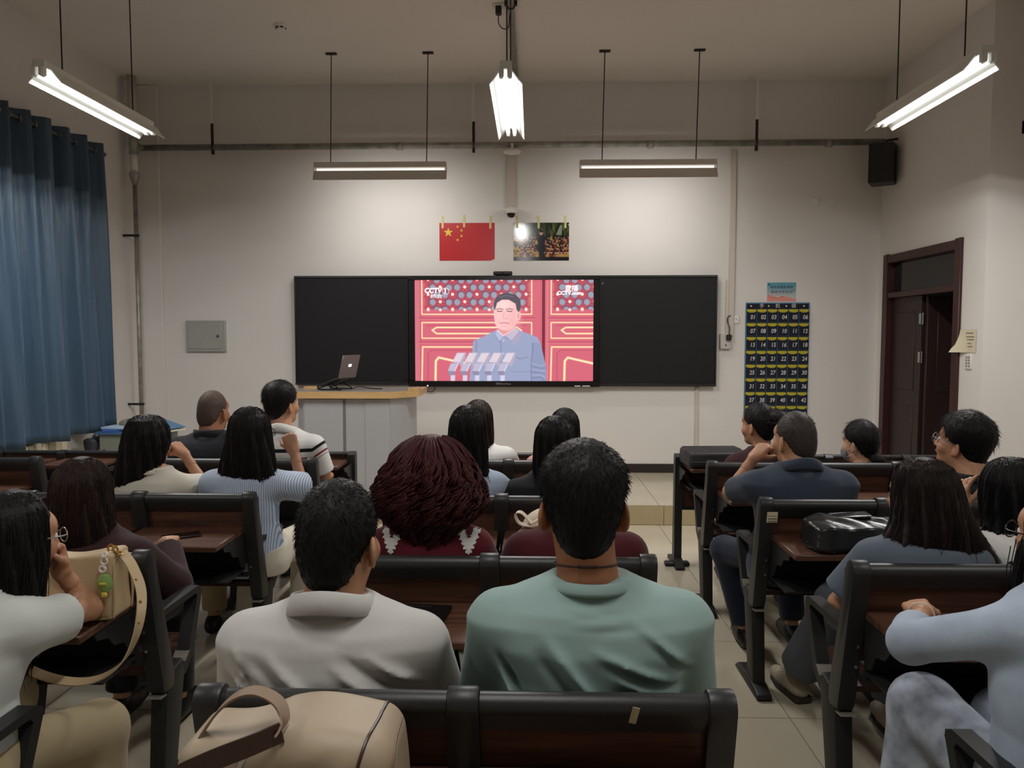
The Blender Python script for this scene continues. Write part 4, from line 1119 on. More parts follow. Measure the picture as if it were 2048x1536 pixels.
def front_desk(x0, x1, y, nseat, label):
    w = x1 - x0
    t = thing('front_desk', label, 'desk', ((x0 + x1) / 2, y, 0), group='front row desks')
    for e in [-w / 2 + 0.027, w / 2 - 0.027] + [-w / 2 + w / nseat * k for k in range(1, nseat)]:
        bm = nb(); prism(bm, [(-0.03, 0.45), (-0.034, 0.775), (-0.012, 0.795), (0.014, 0.795), (0.03, 0.775), (0.035, 0.45), (0.05, 0.06), (-0.03, 0.06)], 'x', e - 0.026, e + 0.026); p = build('leg', bm, M_BLK, t)
        bm = nb(); prism(bm, [(-0.10, 0.001), (-0.12, 0.015), (-0.11, 0.03), (-0.03, 0.065), (0.06, 0.065), (0.20, 0.025), (0.21, 0.001)], 'x', e - 0.028, e + 0.028); b2(bm, (e - 0.085, -0.03, 0.001), (e + 0.085, 0.03, 0.03), 0.006); build('foot', bm, M_BLKM, p)
        bm = nb(); prism(bm, [(-0.03, 0.7125), (-0.24, 0.7125), (-0.23, 0.69), (-0.17, 0.675), (-0.14, 0.64), (-0.08, 0.625), (-0.05, 0.58), (-0.03, 0.57)], 'x', e - 0.003, e + 0.003); build('desk_bracket', bm, M_BLKM, p)
    for k in range(nseat):
        a = -w / 2 + w / nseat * k + (0.056 if k == 0 else 0.03); b = -w / 2 + w / nseat * (k + 1) - (0.056 if k == nseat - 1 else 0.03)
        bm = nb(); b2(bm, (a, -0.305, 0.713), (b, -0.012, 0.738), 0.004); build('desk_top', bm, M_WOOD, t)
        bm = nb(); b2(bm, (a, -0.008, 0.42), (b, 0.008, 0.76)); build('front_panel', bm, M_WOODD, t)
        bm = nb(); tube(bm, [(a, 0, 0.775), (b, 0, 0.775)], 0.018, 10); build('top_rail', bm, M_BLK, t)
        bm = nb(); b2(bm, (a, -0.26, 0.585), (b, -0.009, 0.592)); b2(bm, (a, -0.012, 0.40), (b, 0.012, 0.419)); build('book_tray', bm, M_BLKM, t)
    return t
CB, LB, RB, FB = (-0.67, 0.40), (-2.31, -1.25), (0.995, 3.115), (-3.86, -2.89)
where = {1: 'nearest the camera', 2: 'second row from the camera', 3: 'third row from the camera', 4: 'fourth row from the camera'}
for r in (1, 2, 3, 4):
    bench(*CB, ROW[r], 2, 'dark two-seat bench with wood panels, middle block, ' + where[r], arms=(r != 0, True))
    bench(*LB, ROW[r] + 0.01, 2, 'dark two-seat bench with wood panels, left block, ' + where[r])
    bench(*RB, ROW[r] - 0.045, 4, 'dark four-seat bench with wood panels, right block, ' + where[r])
bench(*FB, ROW[4] + 0.01, 2, 'dark two-seat bench beside the curtain, far left block')
front_desk(*CB, FRONT, 2, 'front row desk of the middle block')
front_desk(*LB, FRONT + 0.01, 2, 'front row desk of the left block beside the lectern')
front_desk(*RB, FRONT - 0.03, 4, 'front row desk of the right block with a black case on it')
front_desk(*FB, FRONT + 0.02, 2, 'front row desk by the radiator and curtain')

# ================================================================ PEOPLE (smooth implicit surfaces turned into meshes)
F32 = np.float32
def surface_nets(vol, org, h):
    s = vol < 0
    nx, ny, nz = vol.shape
    c = [(0,0,0),(1,0,0),(0,1,0),(1,1,0),(0,0,1),(1,0,1),(0,1,1),(1,1,1)]
    cnt = np.zeros((nx-1, ny-1, nz-1), np.int8)
    for a, b, d in c: cnt += s[a:nx-1+a, b:ny-1+b, d:nz-1+d]
    act = (cnt > 0) & (cnt < 8)
    I = np.argwhere(act)
    if len(I) == 0: return np.zeros((0, 3)), np.zeros((0, 4), int)
    idx = np.full(act.shape, -1, np.int32); idx[act] = np.arange(len(I))
    v = np.stack([vol[I[:,0]+a, I[:,1]+b, I[:,2]+d] for a, b, d in c], 1)
    P = np.zeros((len(I), 3)); N = np.zeros(len(I))
    for a, b in ((0,1),(2,3),(4,5),(6,7),(0,2),(1,3),(4,6),(5,7),(0,4),(1,5),(2,6),(3,7)):
        cr = (v[:,a] < 0) != (v[:,b] < 0)
        t = np.where(cr, v[:,a] / np.where(cr, v[:,a] - v[:,b], 1), 0)
        pa, pb = np.array(c[a]), np.array(c[b])
        P += np.where(cr[:,None], pa + t[:,None] * (pb - pa), 0); N += cr
    V = (I + P / N[:,None]) * h + np.array(org)
    F = []
    def quads(e, q):
        lo, sg, i0, i1, i2, i3 = q
        A = np.stack([i0, i1, i2, i3], 1)
        A = np.where(sg[:,None], A, A[:, ::-1])
        return A
    for ax in range(3):
        sl = [slice(None)]*3; sh = [slice(None)]*3
        sl[ax] = slice(0, -1); sh[ax] = slice(1, None)
        d = s[tuple(sl)] != s[tuple(sh)]
        E = np.argwhere(d)
        u, w = (ax + 1) % 3, (ax + 2) % 3
        E = E[(E[:,u] > 0) & (E[:,w] > 0) & (E[:,u] < vol.shape[u]-1) & (E[:,w] < vol.shape[w]-1)]
        if len(E) == 0: continue
        def cell(du, dw):
            q = E.copy(); q[:,u] += du; q[:,w] += dw
            return idx[q[:,0], q[:,1], q[:,2]]
        A = np.stack([cell(-1,-1), cell(0,-1), cell(0,0), cell(-1,0)], 1)
        neg = s[E[:,0], E[:,1], E[:,2]]
        A = np.where(neg[:,None], A, A[:, ::-1])
        F.append(A)
    return V, np.concatenate(F)

class Field:
    def __init__(s, lo, hi, h):
        s.h = h
        s.lo = np.array(lo, float)
        n = [int(math.ceil((hi[k] - lo[k]) / h)) + 1 for k in range(3)]
        ax = [(lo[k] + np.arange(n[k]) * h).astype(F32) for k in range(3)]
        s.X = ax[0][:, None, None]; s.Y = ax[1][None, :, None]; s.Z = ax[2][None, None, :]
        s.d = np.full(n, 9.0, F32)
    def box_of(s, lo, hi):
        sl = []
        for k, A in enumerate((s.X, s.Y, s.Z)):
            a = A.ravel()
            i0 = max(0, int((lo[k] - s.lo[k]) / s.h) - 1); i1 = min(len(a), int((hi[k] - s.lo[k]) / s.h) + 3)
            if i1 <= i0: return None
            sl.append(slice(i0, i1))
        return sl
    def sub(s, sl): return s.X[sl[0], :, :], s.Y[:, sl[1], :], s.Z[:, :, sl[2]]
    def put(s, sl, d, k):
        o = s.d[tuple(sl)]
        if k <= 0: s.d[tuple(sl)] = np.minimum(o, d)
        else:
            hh = np.maximum(k - np.abs(o - d), 0) / k
            s.d[tuple(sl)] = np.minimum(o, d) - hh * hh * k * 0.25
    def cone(s, a, b, ra, rb, k=0.03, pad=0.06, flat=1.0, cut=False):
        a = np.array(a, float); b = np.array(b, float); r = max(ra, rb)
        sl = s.box_of(np.minimum(a, b) - r - pad, np.maximum(a, b) + r + pad)
        if sl is None: return
        X, Y, Z = s.sub(sl)
        ba = b - a; L = max(ba @ ba, 1e-9)
        t0 = ((X - a[0]) * ba[0] + (Y - a[1]) * ba[1] + (Z - a[2]) * ba[2]) / L
        t = np.clip(t0, 0, 1)
        d = np.sqrt((X - a[0] - t * ba[0]) ** 2 + ((Y - a[1] - t * ba[1]) * flat) ** 2 + (Z - a[2] - t * ba[2]) ** 2) - (ra + t * (rb - ra))
        if cut: d = np.maximum(d, (t0 - 1) * math.sqrt(L))
        s.put(sl, d.astype(F32), k)
    def ell(s, c, r, k=0.03, rot=None, pad=0.05, sub=False):
        c = np.array(c, float); m = max(r) + pad
        sl = s.box_of(c - m, c + m)
        if sl is None: return
        X, Y, Z = s.sub(sl)
        x, y, z = X - c[0], Y - c[1], Z - c[2]
        if rot is not None:
            Q = np.array(rot)[:3, :3].T
            x, y, z = Q[0,0]*x + Q[0,1]*y + Q[0,2]*z, Q[1,0]*x + Q[1,1]*y + Q[1,2]*z, Q[2,0]*x + Q[2,1]*y + Q[2,2]*z
        k0 = np.sqrt((x / r[0]) ** 2 + (y / r[1]) ** 2 + (z / r[2]) ** 2)
        k1 = np.sqrt((x / r[0] ** 2) ** 2 + (y / r[1] ** 2) ** 2 + (z / r[2] ** 2) ** 2) + 1e-9
        d = (k0 * (k0 - 1) / k1).astype(F32)
        if sub: s.d[tuple(sl)] = np.maximum(s.d[tuple(sl)], -d)
        else: s.put(sl, d, k)
    def loft(s, L, k=0.03, p=2.3, wob=None):
        """L rows: z, cx, cy, hx, hy"""
        L = np.array(sorted(L), float)
        z = s.Z.ravel()
        f = [np.interp(z, L[:, 0], L[:, q]).astype(F32)[None, None, :] for q in (1, 2, 3, 4)]
        hx, hy = np.maximum(f[2], 1e-3), np.maximum(f[3], 1e-3)
        q = (np.abs(s.X - f[0]) / hx) ** p + (np.abs(s.Y - f[1]) / hy) ** p
        d = (q ** (1 / p) - 1) * np.minimum(hx, hy)
        if wob is not None: d = d + wob(s)
        d = np.maximum(d, np.maximum(L[0, 0] - s.Z, s.Z - L[-1, 0]))
        s.put([slice(None)] * 3, d.astype(F32), k)
    def clip(s, n, c):
        """keep where n.p < c"""
        s.d = np.maximum(s.d, (n[0] * s.X + n[1] * s.Y + n[2] * s.Z - c).astype(F32))
    def mesh(s): return surface_nets(s.d, s.lo, s.h)

def join(parts):
    Vs, Fs, o = [], [], 0
    for V, F in parts:
        if len(V) == 0: continue
        Vs.append(V); Fs.append(np.asarray(F) + o); o += len(V)
    return np.concatenate(Vs), np.concatenate(Fs)

def strand_tubes(P, r0, r1):
    """P (n, m, 3) poly-lines -> thin 3-sided tapered tubes"""
    n, m, _ = P.shape
    T = np.gradient(P, axis=1); T /= np.linalg.norm(T, axis=2, keepdims=True) + 1e-9
    up = np.array([0.31, 0.87, 0.38])
    U = np.cross(T, up); U /= np.linalg.norm(U, axis=2, keepdims=True) + 1e-9
    W = np.cross(T, U)
    rad = (r0 + (r1 - r0) * np.linspace(0, 1, m))[None, :, None]
    ring = []
    for k in range(3):
        a = 2 * math.pi * k / 3
        ring.append(P + (U * math.cos(a) + W * math.sin(a)) * rad)
    V = np.stack(ring, 2).reshape(-1, 3)
    i = (np.arange(n)[:, None, None] * m + np.arange(m - 1)[None, :, None]) * 3 + np.arange(3)[None, None, :]
    j = (np.arange(n)[:, None, None] * m + np.arange(m - 1)[None, :, None]) * 3 + ((np.arange(3) + 1) % 3)[None, None, :]
    F = np.stack([i, j, j + 3, i + 3], -1).reshape(-1, 4)
    return V, F

def rotm(yaw=0, pitch=0, roll=0):
    """head frame: yaw + turns to the left (seen from above), pitch + looks up, roll + tilts to the right"""
    return np.array(Matrix.Rotation(R(yaw), 3, 'Z') @ Matrix.Rotation(R(pitch), 3, 'X') @ Matrix.Rotation(R(roll), 3, 'Y'))

SKINS = {
    'fair': mat('skin_fair', rgb(206, 160, 128), 0.5, noise=0.06, nscale=30),
    'mid': mat('skin_mid', rgb(186, 136, 104), 0.5, noise=0.06, nscale=30),
    'tan': mat('skin_tan', rgb(168, 114, 82), 0.5, noise=0.07, nscale=30),
}
M_EYEW = mat('eye_white', rgb(232, 228, 222), 0.25)
M_IRIS = mat('iris_brown', rgb(30, 18, 14), 0.15)
M_LIP = mat('lip', rgb(168, 96, 86), 0.4)
M_BROW = mat('brow', rgb(34, 26, 22), 0.8)
def hair_mat(name, c, rough=0.5):
    return mat('hair_' + name, c, rough, spec=0.22, noise=0.35, nscale=60, nstretch=(1, 1, 0.12), bump=0.35, bscale=120, bstretch=(1, 1, 0.1))
HAIRS = {'black': hair_mat('black', rgb(20, 18, 18)), 'soft': hair_mat('soft_black', rgb(26, 22, 22)), 'brown': hair_mat('dark_brown', rgb(46, 31, 27)),
         'wine': hair_mat('wine', rgb(70, 30, 33)), 'warm': hair_mat('warm_black', rgb(36, 27, 24)), 'stubble': mat('hair_stubble', rgb(74, 56, 48), 0.7, noise=0.2, nscale=120), 'thin': mat('hair_thin', rgb(52, 42, 38), 0.6, noise=0.3, nscale=90)}

def hand_parts(f, W, d, n, thumb, curl, scale=1.0, spread=0.0, tcurl=0.5):
    """fingers and palm: W wrist, d pointing to the knuckles, n out of the back of the hand, thumb = side of the thumb (+1 along d x n)"""
    W = Vector(W); d = Vector(d).normalized(); n = Vector(n); n = (n - d * n.dot(d)).normalized()
    lat = d.cross(n) * thumb
    S = scale
    Ls = (0.070, 0.078, 0.073, 0.058)
    for k in range(4):
        off = (1.5 - k) * 0.0185 * S
        base = W + d * (0.088 - (0.004 if k in (0,) else 0.0) - 0.010 * (k == 3)) * S + lat * off
        f.cone(W + lat * off * 0.7 + d * 0.01 * S, base, 0.0165 * S, 0.0115 * S, 0.012)
        c = curl[k] if isinstance(curl[0], (tuple, list)) else curl
        q = d.copy(); p = base; ax = lat * thumb
        q = (q + lat * spread * (1.5 - k) * 0.25).normalized()
        for j, fr in enumerate((0.45, 0.30, 0.25)):
            q = Matrix.Rotation(R(-c[j]) * 1.0, 3, ax) @ q
            p2 = p + q * Ls[k] * fr * S
            r = (0.0092, 0.0084, 0.0076, 0.0066)[j] * S
            f.cone(p, p2, r, (0.0092, 0.0084, 0.0076, 0.0066)[j + 1] * S, 0.004, pad=0.02)
            p = p2
    tb = W + d * 0.028 * S + lat * 0.022 * S
    q = (d * 0.62 + lat * 0.62 - n * 0.45 * tcurl * 1.6).normalized()
    f.cone(W + d * 0.01 * S, tb + q * 0.02 * S, 0.016 * S, 0.013 * S, 0.012)
    p2 = tb + q * 0.045 * S
    f.cone(tb, p2, 0.0125 * S, 0.0105 * S, 0.006)
    q2 = (q + (d * 0.5 - n * 0.4 * tcurl - lat * 0.5 * tcurl)).normalized()
    f.cone(p2, p2 + q2 * 0.03 * S, 0.0105 * S, 0.0085 * S, 0.004)

FIST = (75, 95, 55); RELAX = (28, 32, 20); LOOSE = (50, 55, 30); FLAT = (8, 12, 8)

def person(spec):
    """spec: label, at (x, y) of the hips on the floor, head (x, y, z of cranium centre, local), yaw/pitch/roll, S shoulder height, sw shoulder half width, g girth,
       lean; arms: dict L/R of elbow, wrist (local) + hand; shirt, trousers, hair..."""
    g = spec.get('g', 1.0); S = spec['S']; sw = spec.get('sw', 0.19); h = spec.get('h', 0.010)
    fem = spec.get('fem', False)
    lean = spec.get('lean', 0.0)                 # sideways shift of the shoulders
    fwd = spec.get('fwd', 0.0)                   # forward shift of the shoulders
    at = spec['at']
    root = thing('person', spec['label'], 'person', (at[0], at[1], 0), spec.get('rot', 0.0), 'people sitting in the audience')
    skin = SKINS[spec.get('skin', 'mid')]
    hc = np.array(spec['head'], float)
    HR = rotm(spec.get('yaw', 0), spec.get('pitch', 0), spec.get('roll', 0))
    hs = spec.get('hs', 1.0)
    def H(x, y, z): return hc + HR @ (np.array((x, y, z)) * hs)
    HR4 = HR
    def tors(infl, top_in=0.0, hip=True):
        u = np.linspace(0, 1, 2)
        def c(z):
            t = (z - 0.5) / (S - 0.5)
            t2 = max(0.0, min(1.15, t))
            return lean * t2, fwd * t2
        W = spec.get('waist', 0.145 if fem else 0.16)
        rows = [(0.462, 0.185, 0.125), (0.52, 0.192, 0.13), (0.60, (W + 0.185) / 2 + 0.005, 0.122), (0.52 + (S - 0.52) * 0.42, W, 0.108), (0.52 + (S - 0.52) * 0.66, W + 0.012, 0.116),
                (S - 0.10, sw - 0.012, 0.116), (S - 0.05, sw + 0.0, 0.102), (S - 0.018, sw - 0.02, 0.088), (S + 0.008, sw * 0.74, 0.074), (S + 0.028, sw * 0.52, 0.064), (S + 0.045, 0.078, 0.06), (S + 0.062, 0.062, 0.056)]
        out = []
        for z, a, b in rows:
            cx, cy = c(z)
            gg = g if z < S + 0.02 else 1.0
            out.append((z, cx, cy + (0.012 if z > S else 0), a * (gg if z < S - 0.02 else 1.0) + infl, b * gg + infl))
        return out, c
    L, cc = tors(0.0)
    shx = {'L': -1, 'R': 1}
    arms = {}
    for s in 'LR':
        a = spec.get('arms', {}).get(s, {})
        sg = shx[s]
        cx, cy = cc(S - 0.05)
        sh = np.array((cx + sg * (sw - 0.012), cy, S - 0.062))
        el = np.array(a.get('el', (cx + sg * (sw + 0.05), cy + 0.15, max(S - 0.27, 0.66))), float)
        wr = np.array(a.get('wr', (cx + sg * 0.11, cy + 0.36, 0.765)), float)
        arms[s] = (sh, el, wr, a)
    ag = 0.9 if fem else 1.0
    ag *= spec.get('ag', 1.0)
    ks = spec.get('knees', {})
    legs = {}
    for s in 'LR':
        sg = shx[s]
        hip = np.array((sg * 0.085, 0.02, SEAT_Z + 0.085))
        kn = np.array(ks.get(s, (sg * 0.11, 0.43, SEAT_Z + 0.07)), float)
        an = np.array(spec.get('ankles', {}).get(s, (kn[0] + sg * 0.01, kn[1] - 0.04, 0.09)), float)
        legs[s] = (hip, kn, an)
    # ---- body: trunk, limbs (coarse) + head and neck (fine) + hands (fine), one mesh
    parts = []
    hb = max(h, 0.018)
    allp = np.array([p for s in 'LR' for p in (arms[s][0], arms[s][1], arms[s][2])] + [p for s in 'LR' for p in legs[s]] + [(0, 0, S), (lean, fwd, S)])
    lo = np.minimum(allp.min(0), (-0.22, -0.15, 0.1)) - 0.10; hi = np.maximum(allp.max(0), (0.22, 0.15, S)) + 0.10
    f = Field(lo, hi, hb)
    f.loft([(z, a, b, c_ - 0.010, d_ - 0.010) for z, a, b, c_, d_ in L], 0.02)
    for s in 'LR':
        sh, el, wr, a = arms[s]
        f.cone(sh, el, 0.048 * ag, 0.038 * ag, 0.04); f.cone(el, wr, 0.038 * ag, 0.025 * ag, 0.02)
        hip, kn, an = legs[s]
        f.cone(hip, kn, 0.075, 0.052, 0.04); f.cone(kn, an, 0.05, 0.034, 0.02)
    parts.append(f.mesh())
    hh = min(0.008, max(0.0048, h * 0.65))
    nb_ = np.array(cc(S + 0.02) + (S + 0.0,)); nb_[1] += 0.0
    lo = np.minimum(hc - 0.16 * hs, nb_ - 0.09); hi = np.maximum(hc + 0.16 * hs, nb_ + 0.09)
    f = Field(lo, hi, hh)
    rx = 0.072 if not fem else 0.069
    f.ell(H(0, -0.008, 0.02), (rx * hs, 0.092 * hs, 0.098 * hs), 0.02, HR4)
    f.ell(H(0, 0.024, -0.05), (0.056 * hs, 0.066 * hs, 0.072 * hs), 0.035, HR4)
    f.ell(H(0, 0.060, -0.098), (0.026 * hs, 0.024 * hs, 0.020 * hs), 0.03, HR4)
    f.ell(H(0, 0.075, 0.03), (0.048 * hs, 0.018 * hs, 0.03 * hs), 0.03, HR4)
    for sg in (-1, 1):
        f.ell(H(sg * 0.040, 0.062, -0.035), (0.022 * hs, 0.022 * hs, 0.024 * hs), 0.025, HR4)
        f.ell(H(sg * 0.030, 0.094, 0.0), (0.014 * hs, 0.012 * hs, 0.009 * hs), 0, HR4, sub=True)
        er = HR @ np.array(Matrix.Rotation(R(sg * 30), 3, 'Z') @ Matrix.Rotation(R(-8), 3, 'X'))
        f.ell(H(sg * (rx + 0.009), -0.008, -0.018), (0.008 * hs, 0.021 * hs, 0.034 * hs), 0.006, er)
        f.ell(H(sg * (rx + 0.015), 0.002, -0.016), (0.006 * hs, 0.010 * hs, 0.018 * hs), 0, er, sub=True)
        f.ell(H(sg * (rx + 0.003), 0.002, -0.045), (0.006 * hs, 0.008 * hs, 0.009 * hs), 0.006, HR4)
    f.cone(H(0, 0.090, 0.005), H(0, 0.106, -0.034), 0.007 * hs, 0.012 * hs, 0.012)
    for sg in (-1, 1): f.ell(H(sg * 0.012, 0.095, -0.037), (0.008, 0.009, 0.007), 0.006, HR4)
    f.ell(H(0, 0.088, -0.064), (0.021 * hs, 0.010 * hs, 0.009 * hs), 0.008, HR4)
    nr = (0.049 if fem else 0.060) * spec.get('neck', 1.0)
    f.cone(nb_ + (0, 0.0, -0.03), H(0, -0.022, -0.055), nr * 1.12, nr * 0.98, 0.03)
    parts.append(f.mesh())
    for s in 'LR':
        sh, el, wr, a = arms[s]
        d = a.get('d', (-0.35 * shx[s], 1.0, -0.05))
        nn = a.get('n', (0, 0, 1))
        hnd = a.get('curl', RELAX)
        fine = a.get('fine', 0.0085)
        f = Field(wr - 0.20, wr + 0.20, fine)
        f.cone(el + (wr - el) * 0.72, wr, 0.029 * ag, 0.0245 * ag, 0.01); f.cone(wr, wr + np.array(Vector(d).normalized()) * 0.02, 0.0245 * ag, 0.021 * ag, 0.012)
        hand_parts(f, wr, d, nn, a.get('thumb', 1 if s == 'L' else -1), hnd, a.get('hscale', 0.93 if fem else 1.0), a.get('spread', 0.2), a.get('tcurl', 0.5))
        parts.append(f.mesh())
    V, Fq = join(parts)
    body = from_arrays('body', V, Fq, skin, root)
    # eyes, brows, lips
    for sg in (-1, 1):
        bm = nb()
        bmesh.ops.create_uvsphere(bm, u_segments=10, v_segments=8, radius=0.0115 * hs, matrix=Matrix.Translation(H(sg * 0.030, 0.0815, 0.0)))
        n0 = len(bm.faces)
        bmesh.ops.create_uvsphere(bm, u_segments=8, v_segments=6, radius=0.0056 * hs, matrix=Matrix.Translation(H(sg * 0.030, 0.0882, 0.0)))
        bm.faces.ensure_lookup_table()
        for q in range(n0, len(bm.faces)): bm.faces[q].material_index = 1
        build('eye', bm, [M_EYEW, M_IRIS], body, smooth=True)
        bm = nb(); tube(bm, [H(sg * 0.014, 0.0925, 0.021), H(sg * 0.03, 0.0925, 0.026), H(sg * 0.048, 0.078, 0.021)], [0.003, 0.0035, 0.0015], 6); build('eyebrow', bm, M_BROW, body)
    bm = nb(); tube(bm, [H(-0.021, 0.092, -0.064), H(0, 0.0995, -0.062), H(0.021, 0.092, -0.064)], [0.002, 0.0055, 0.002], 6); build('lips', bm, M_LIP, body, smooth=True)
    # ---- shirt
    sp = spec['shirt']
    inf = sp.get('inf', 0.010)
    Ls, _ = tors(inf)
    Ls = [r for r in Ls if r[0] <= S + sp.get('top', 0.05)]
    if 'hem' in sp: Ls = [(max(r[0], sp['hem']),) + r[1:] for r in Ls if r[0] >= sp['hem'] - 0.08]
    sl = sp.get('sleeve', {'L': 0.75, 'R': 0.75})
    pts = [np.array((lean, fwd, S))]
    for s in 'LR': pts += [arms[s][0], arms[s][1], arms[s][2]]
    P = np.array(pts)
    lo = np.minimum(P.min(0), (-0.22, -0.16, 0.44)) - 0.09; hi = np.maximum(P.max(0), (0.22, 0.16, S)) + 0.09
    lo[2] = max(lo[2], 0.43)
    f = Field(lo, hi, h)
    ww = sp.get('wrinkle', 0.004)
    rs_ = np.random.RandomState(spec.get('seed', 1))
    kk = rs_.randn(6, 3) * np.array((9, 5, 13)); pp = rs_.rand(6) * 6.28
    folds = sp.get('folds', [])
    def wob(q):
        o = 0
        for a, b in zip(kk, pp): o = o + np.sin(a[0] * q.X + a[1] * q.Y + a[2] * q.Z + b)
        o = o * (ww / 3.2) * (1 - np.clip((q.Z - (S - 0.06)) / 0.08, 0, 1))
        for (x0, z0, x1, z1, wd, am) in folds:
            ex, ez = x1 - x0, z1 - z0
            t = np.clip(((q.X - x0) * ex + (q.Z - z0) * ez) / (ex * ex + ez * ez), 0, 1)
            dd = (q.X - x0 - t * ex) ** 2 + (q.Z - z0 - t * ez) ** 2
            o = o - am * np.exp(-dd / (wd * wd)) * np.sin(np.clip(t * 0.9 + 0.08, 0, 1) * math.pi) * np.clip(-(q.Y - 0.02) * 30, 0, 1)
        return o
    f.loft(Ls, 0.02, 2.3, wob)
    si = sp.get('sinf', 0.016)
    for s in 'LR':
        sh, el, wr, a = arms[s]
        q = sl.get(s, 0.75)
        # the sleeve: shoulder to elbow (and on to the wrist if long)
        ru, re = (0.05 * ag + si), (0.04 * ag + si + sp.get('flare', 0.006))
        if q <= 1.0:
            e = sh + (el - sh) * q
            f.cone(sh, e, ru, ru + (re - ru) * q, 0.035, cut=True)
        else:
            f.cone(sh, el, ru, re, 0.035)
            e = el + (wr - el) * (q - 1)
            f.cone(el, e, re, re - 0.012 + sp.get('cuff', 0.0), 0.02, cut=True)
            for kq in range(sp.get('rings', 0)):
                t = (kq + 0.5) / sp['rings']; c_ = el + (e - el) * t
                f.ell(c_, (re * 1.04,) * 3, 0.006)
    V, Fq = f.mesh()
    shirt = from_arrays(sp.get('name', 'shirt'), V, Fq, sp['mat'], root)
    # collar
    col = sp.get('collar')
    ncx, ncy = cc(S + 0.03)
    if col:
        zc = S + sp.get('cz', 0.036)
        bm = nb()
        nseg = 36
        cw_, ch_ = nr + 0.016, nr + 0.012
        if col == 'polo': prof = [(0.004, -0.03), (-0.002, 0.026), (0.004, 0.034), (0.012, 0.030), (0.024, -0.012), (0.020, -0.016), (0.008, 0.016)]
        elif col == 'stand': prof = [(0.004, -0.02), (0.0, 0.018), (0.004, 0.022), (0.009, 0.018), (0.012, -0.02)]
        else: prof = [(-0.008, -0.02), (-0.010, 0.0), (-0.007, 0.003), (-0.002, 0.001), (0.010, -0.014), (0.008, -0.022)]
        rows = []
        for q in range(nseg):
            a = 2 * math.pi * q / nseg
            row = []
            for dr, dz in prof:
                gap = 0.35 * max(0, math.sin(a)) ** 6 if col == 'polo' else 0
                x = ncx + (cw_ + dr) * math.cos(a); y = ncy - 0.006 + (ch_ + dr) * math.sin(a)
                z = zc + dz - 0.022 * max(0, math.sin(a)) - (0.012 * math.cos(2 * a) if col == 'polo' else 0.004) + 0.012 * (-math.sin(a)) * 0.5
                row.append(bm.verts.new((x, y, z)))
            rows.append(row)
        m_ = len(prof)
        for q in range(nseg):
            for k in range(m_):
                bm.faces.new((rows[q][k], rows[(q + 1) % nseg][k], rows[(q + 1) % nseg][(k + 1) % m_], rows[q][(k + 1) % m_]))
        build('collar', bm, sp.get('cmat', sp['mat']), shirt, smooth=True)
    # ---- trousers or skirt
    tp = spec.get('trousers', {})
    tm = tp.get('mat', mat('trousers_black', rgb(34, 34, 38), 0.8))
    ln = tp.get('len', 0.92)
    P = np.array([p for s in 'LR' for p in legs[s]])
    lo = np.minimum(P.min(0), (-0.22, -0.17, 0.03)) - 0.09; hi = np.maximum(P.max(0), (0.22, 0.17, 0.6)) + 0.1
    f = Field(lo, hi, max(h, 0.0155))
    hipL = [(z, a, b, c_ + 0.010, d_ + 0.008) for z, a, b, c_, d_ in L if z < 0.66]
    f.loft(hipL, 0.02)
    wd_ = tp.get('wide', 0.012)
    for s in 'LR':
        hip, kn, an = legs[s]
        f.cone(hip, kn, 0.082, 0.058 + wd_, 0.05)
        e = kn + (an - kn) * ln
        f.cone(kn, e, 0.056 + wd_, 0.046 + wd_ * 1.5, 0.03, cut=True)
    if tp.get('skirt'):
        f.cone((0, 0.1, SEAT_Z + 0.09), (0, 0.40, SEAT_Z + 0.05), 0.12, 0.13, 0.06)
        f.cone((0, 0.42, SEAT_Z + 0.02), (0, 0.44, 0.22), 0.12, 0.17, 0.05, cut=True)
    V, Fq = f.mesh()
    from_arrays('skirt' if tp.get('skirt') else 'trousers', V, Fq, tm, root)
    # ---- shoes
    shm = spec.get('shoe', M_BLACK)
    for s in 'LR':
        hip, kn, an = legs[s]
        dr = np.array(spec.get('toes', {}).get(s, (0, 1, 0)), float); dr = dr / np.linalg.norm(dr)
        f = Field(an - (0.26, 0.26, 0.12), an + (0.26, 0.26, 0.10), 0.012)
        he = an - dr * 0.035; to = an + dr * 0.155
        f.cone(he + (0, 0, -0.045), to + (0, 0, -0.052), 0.040, 0.034, 0.02); f.cone(an + (0, 0, -0.02), an + dr * 0.08 + (0, 0, -0.045), 0.044, 0.036, 0.03)
        f.clip((0, 0, -1), -(an[2] - 0.088))
        V, Fq = f.mesh()
        so = from_arrays('shoe', V, Fq, shm, root)
        if spec.get('laces'):
            bm = nb()
            sd = np.cross(dr, (0, 0, 1))
            for q in range(5):
                c_ = an + dr * (0.02 + 0.022 * q) + np.array((0, 0, 0.022 - 0.0085 * q))
                tube(bm, spline([c_ - sd * 0.03 + (0, 0, -0.012), c_ + dr * 0.006 + (0, 0, 0.004), c_ + sd * 0.03 + (0, 0, -0.012)], 8), 0.0038, 6)
            build('laces', bm, mat('lace_cream', rgb(216, 206, 184), 0.8), so)
            bm = nb(); prism(bm, [(x, y) for x, y in [tuple((an + dr * u_ + sd * v_)[:2]) for u_, v_ in ((-0.075, -0.03), (-0.06, -0.042), (0.10, -0.043), (0.18, -0.02), (0.19, 0.0), (0.18, 0.02), (0.10, 0.043), (-0.06, 0.042), (-0.075, 0.03))]], 'z', an[2] - 0.09, an[2] - 0.068); build('sole', bm, mat('sole_dark', rgb(60, 52, 44), 0.7), so)
    # ---- hair
    hr = spec['hair']
    hm = HAIRS[hr['mat']]
    rsd = np.random.RandomState(spec.get('seed', 1) + 40)
    hp = []
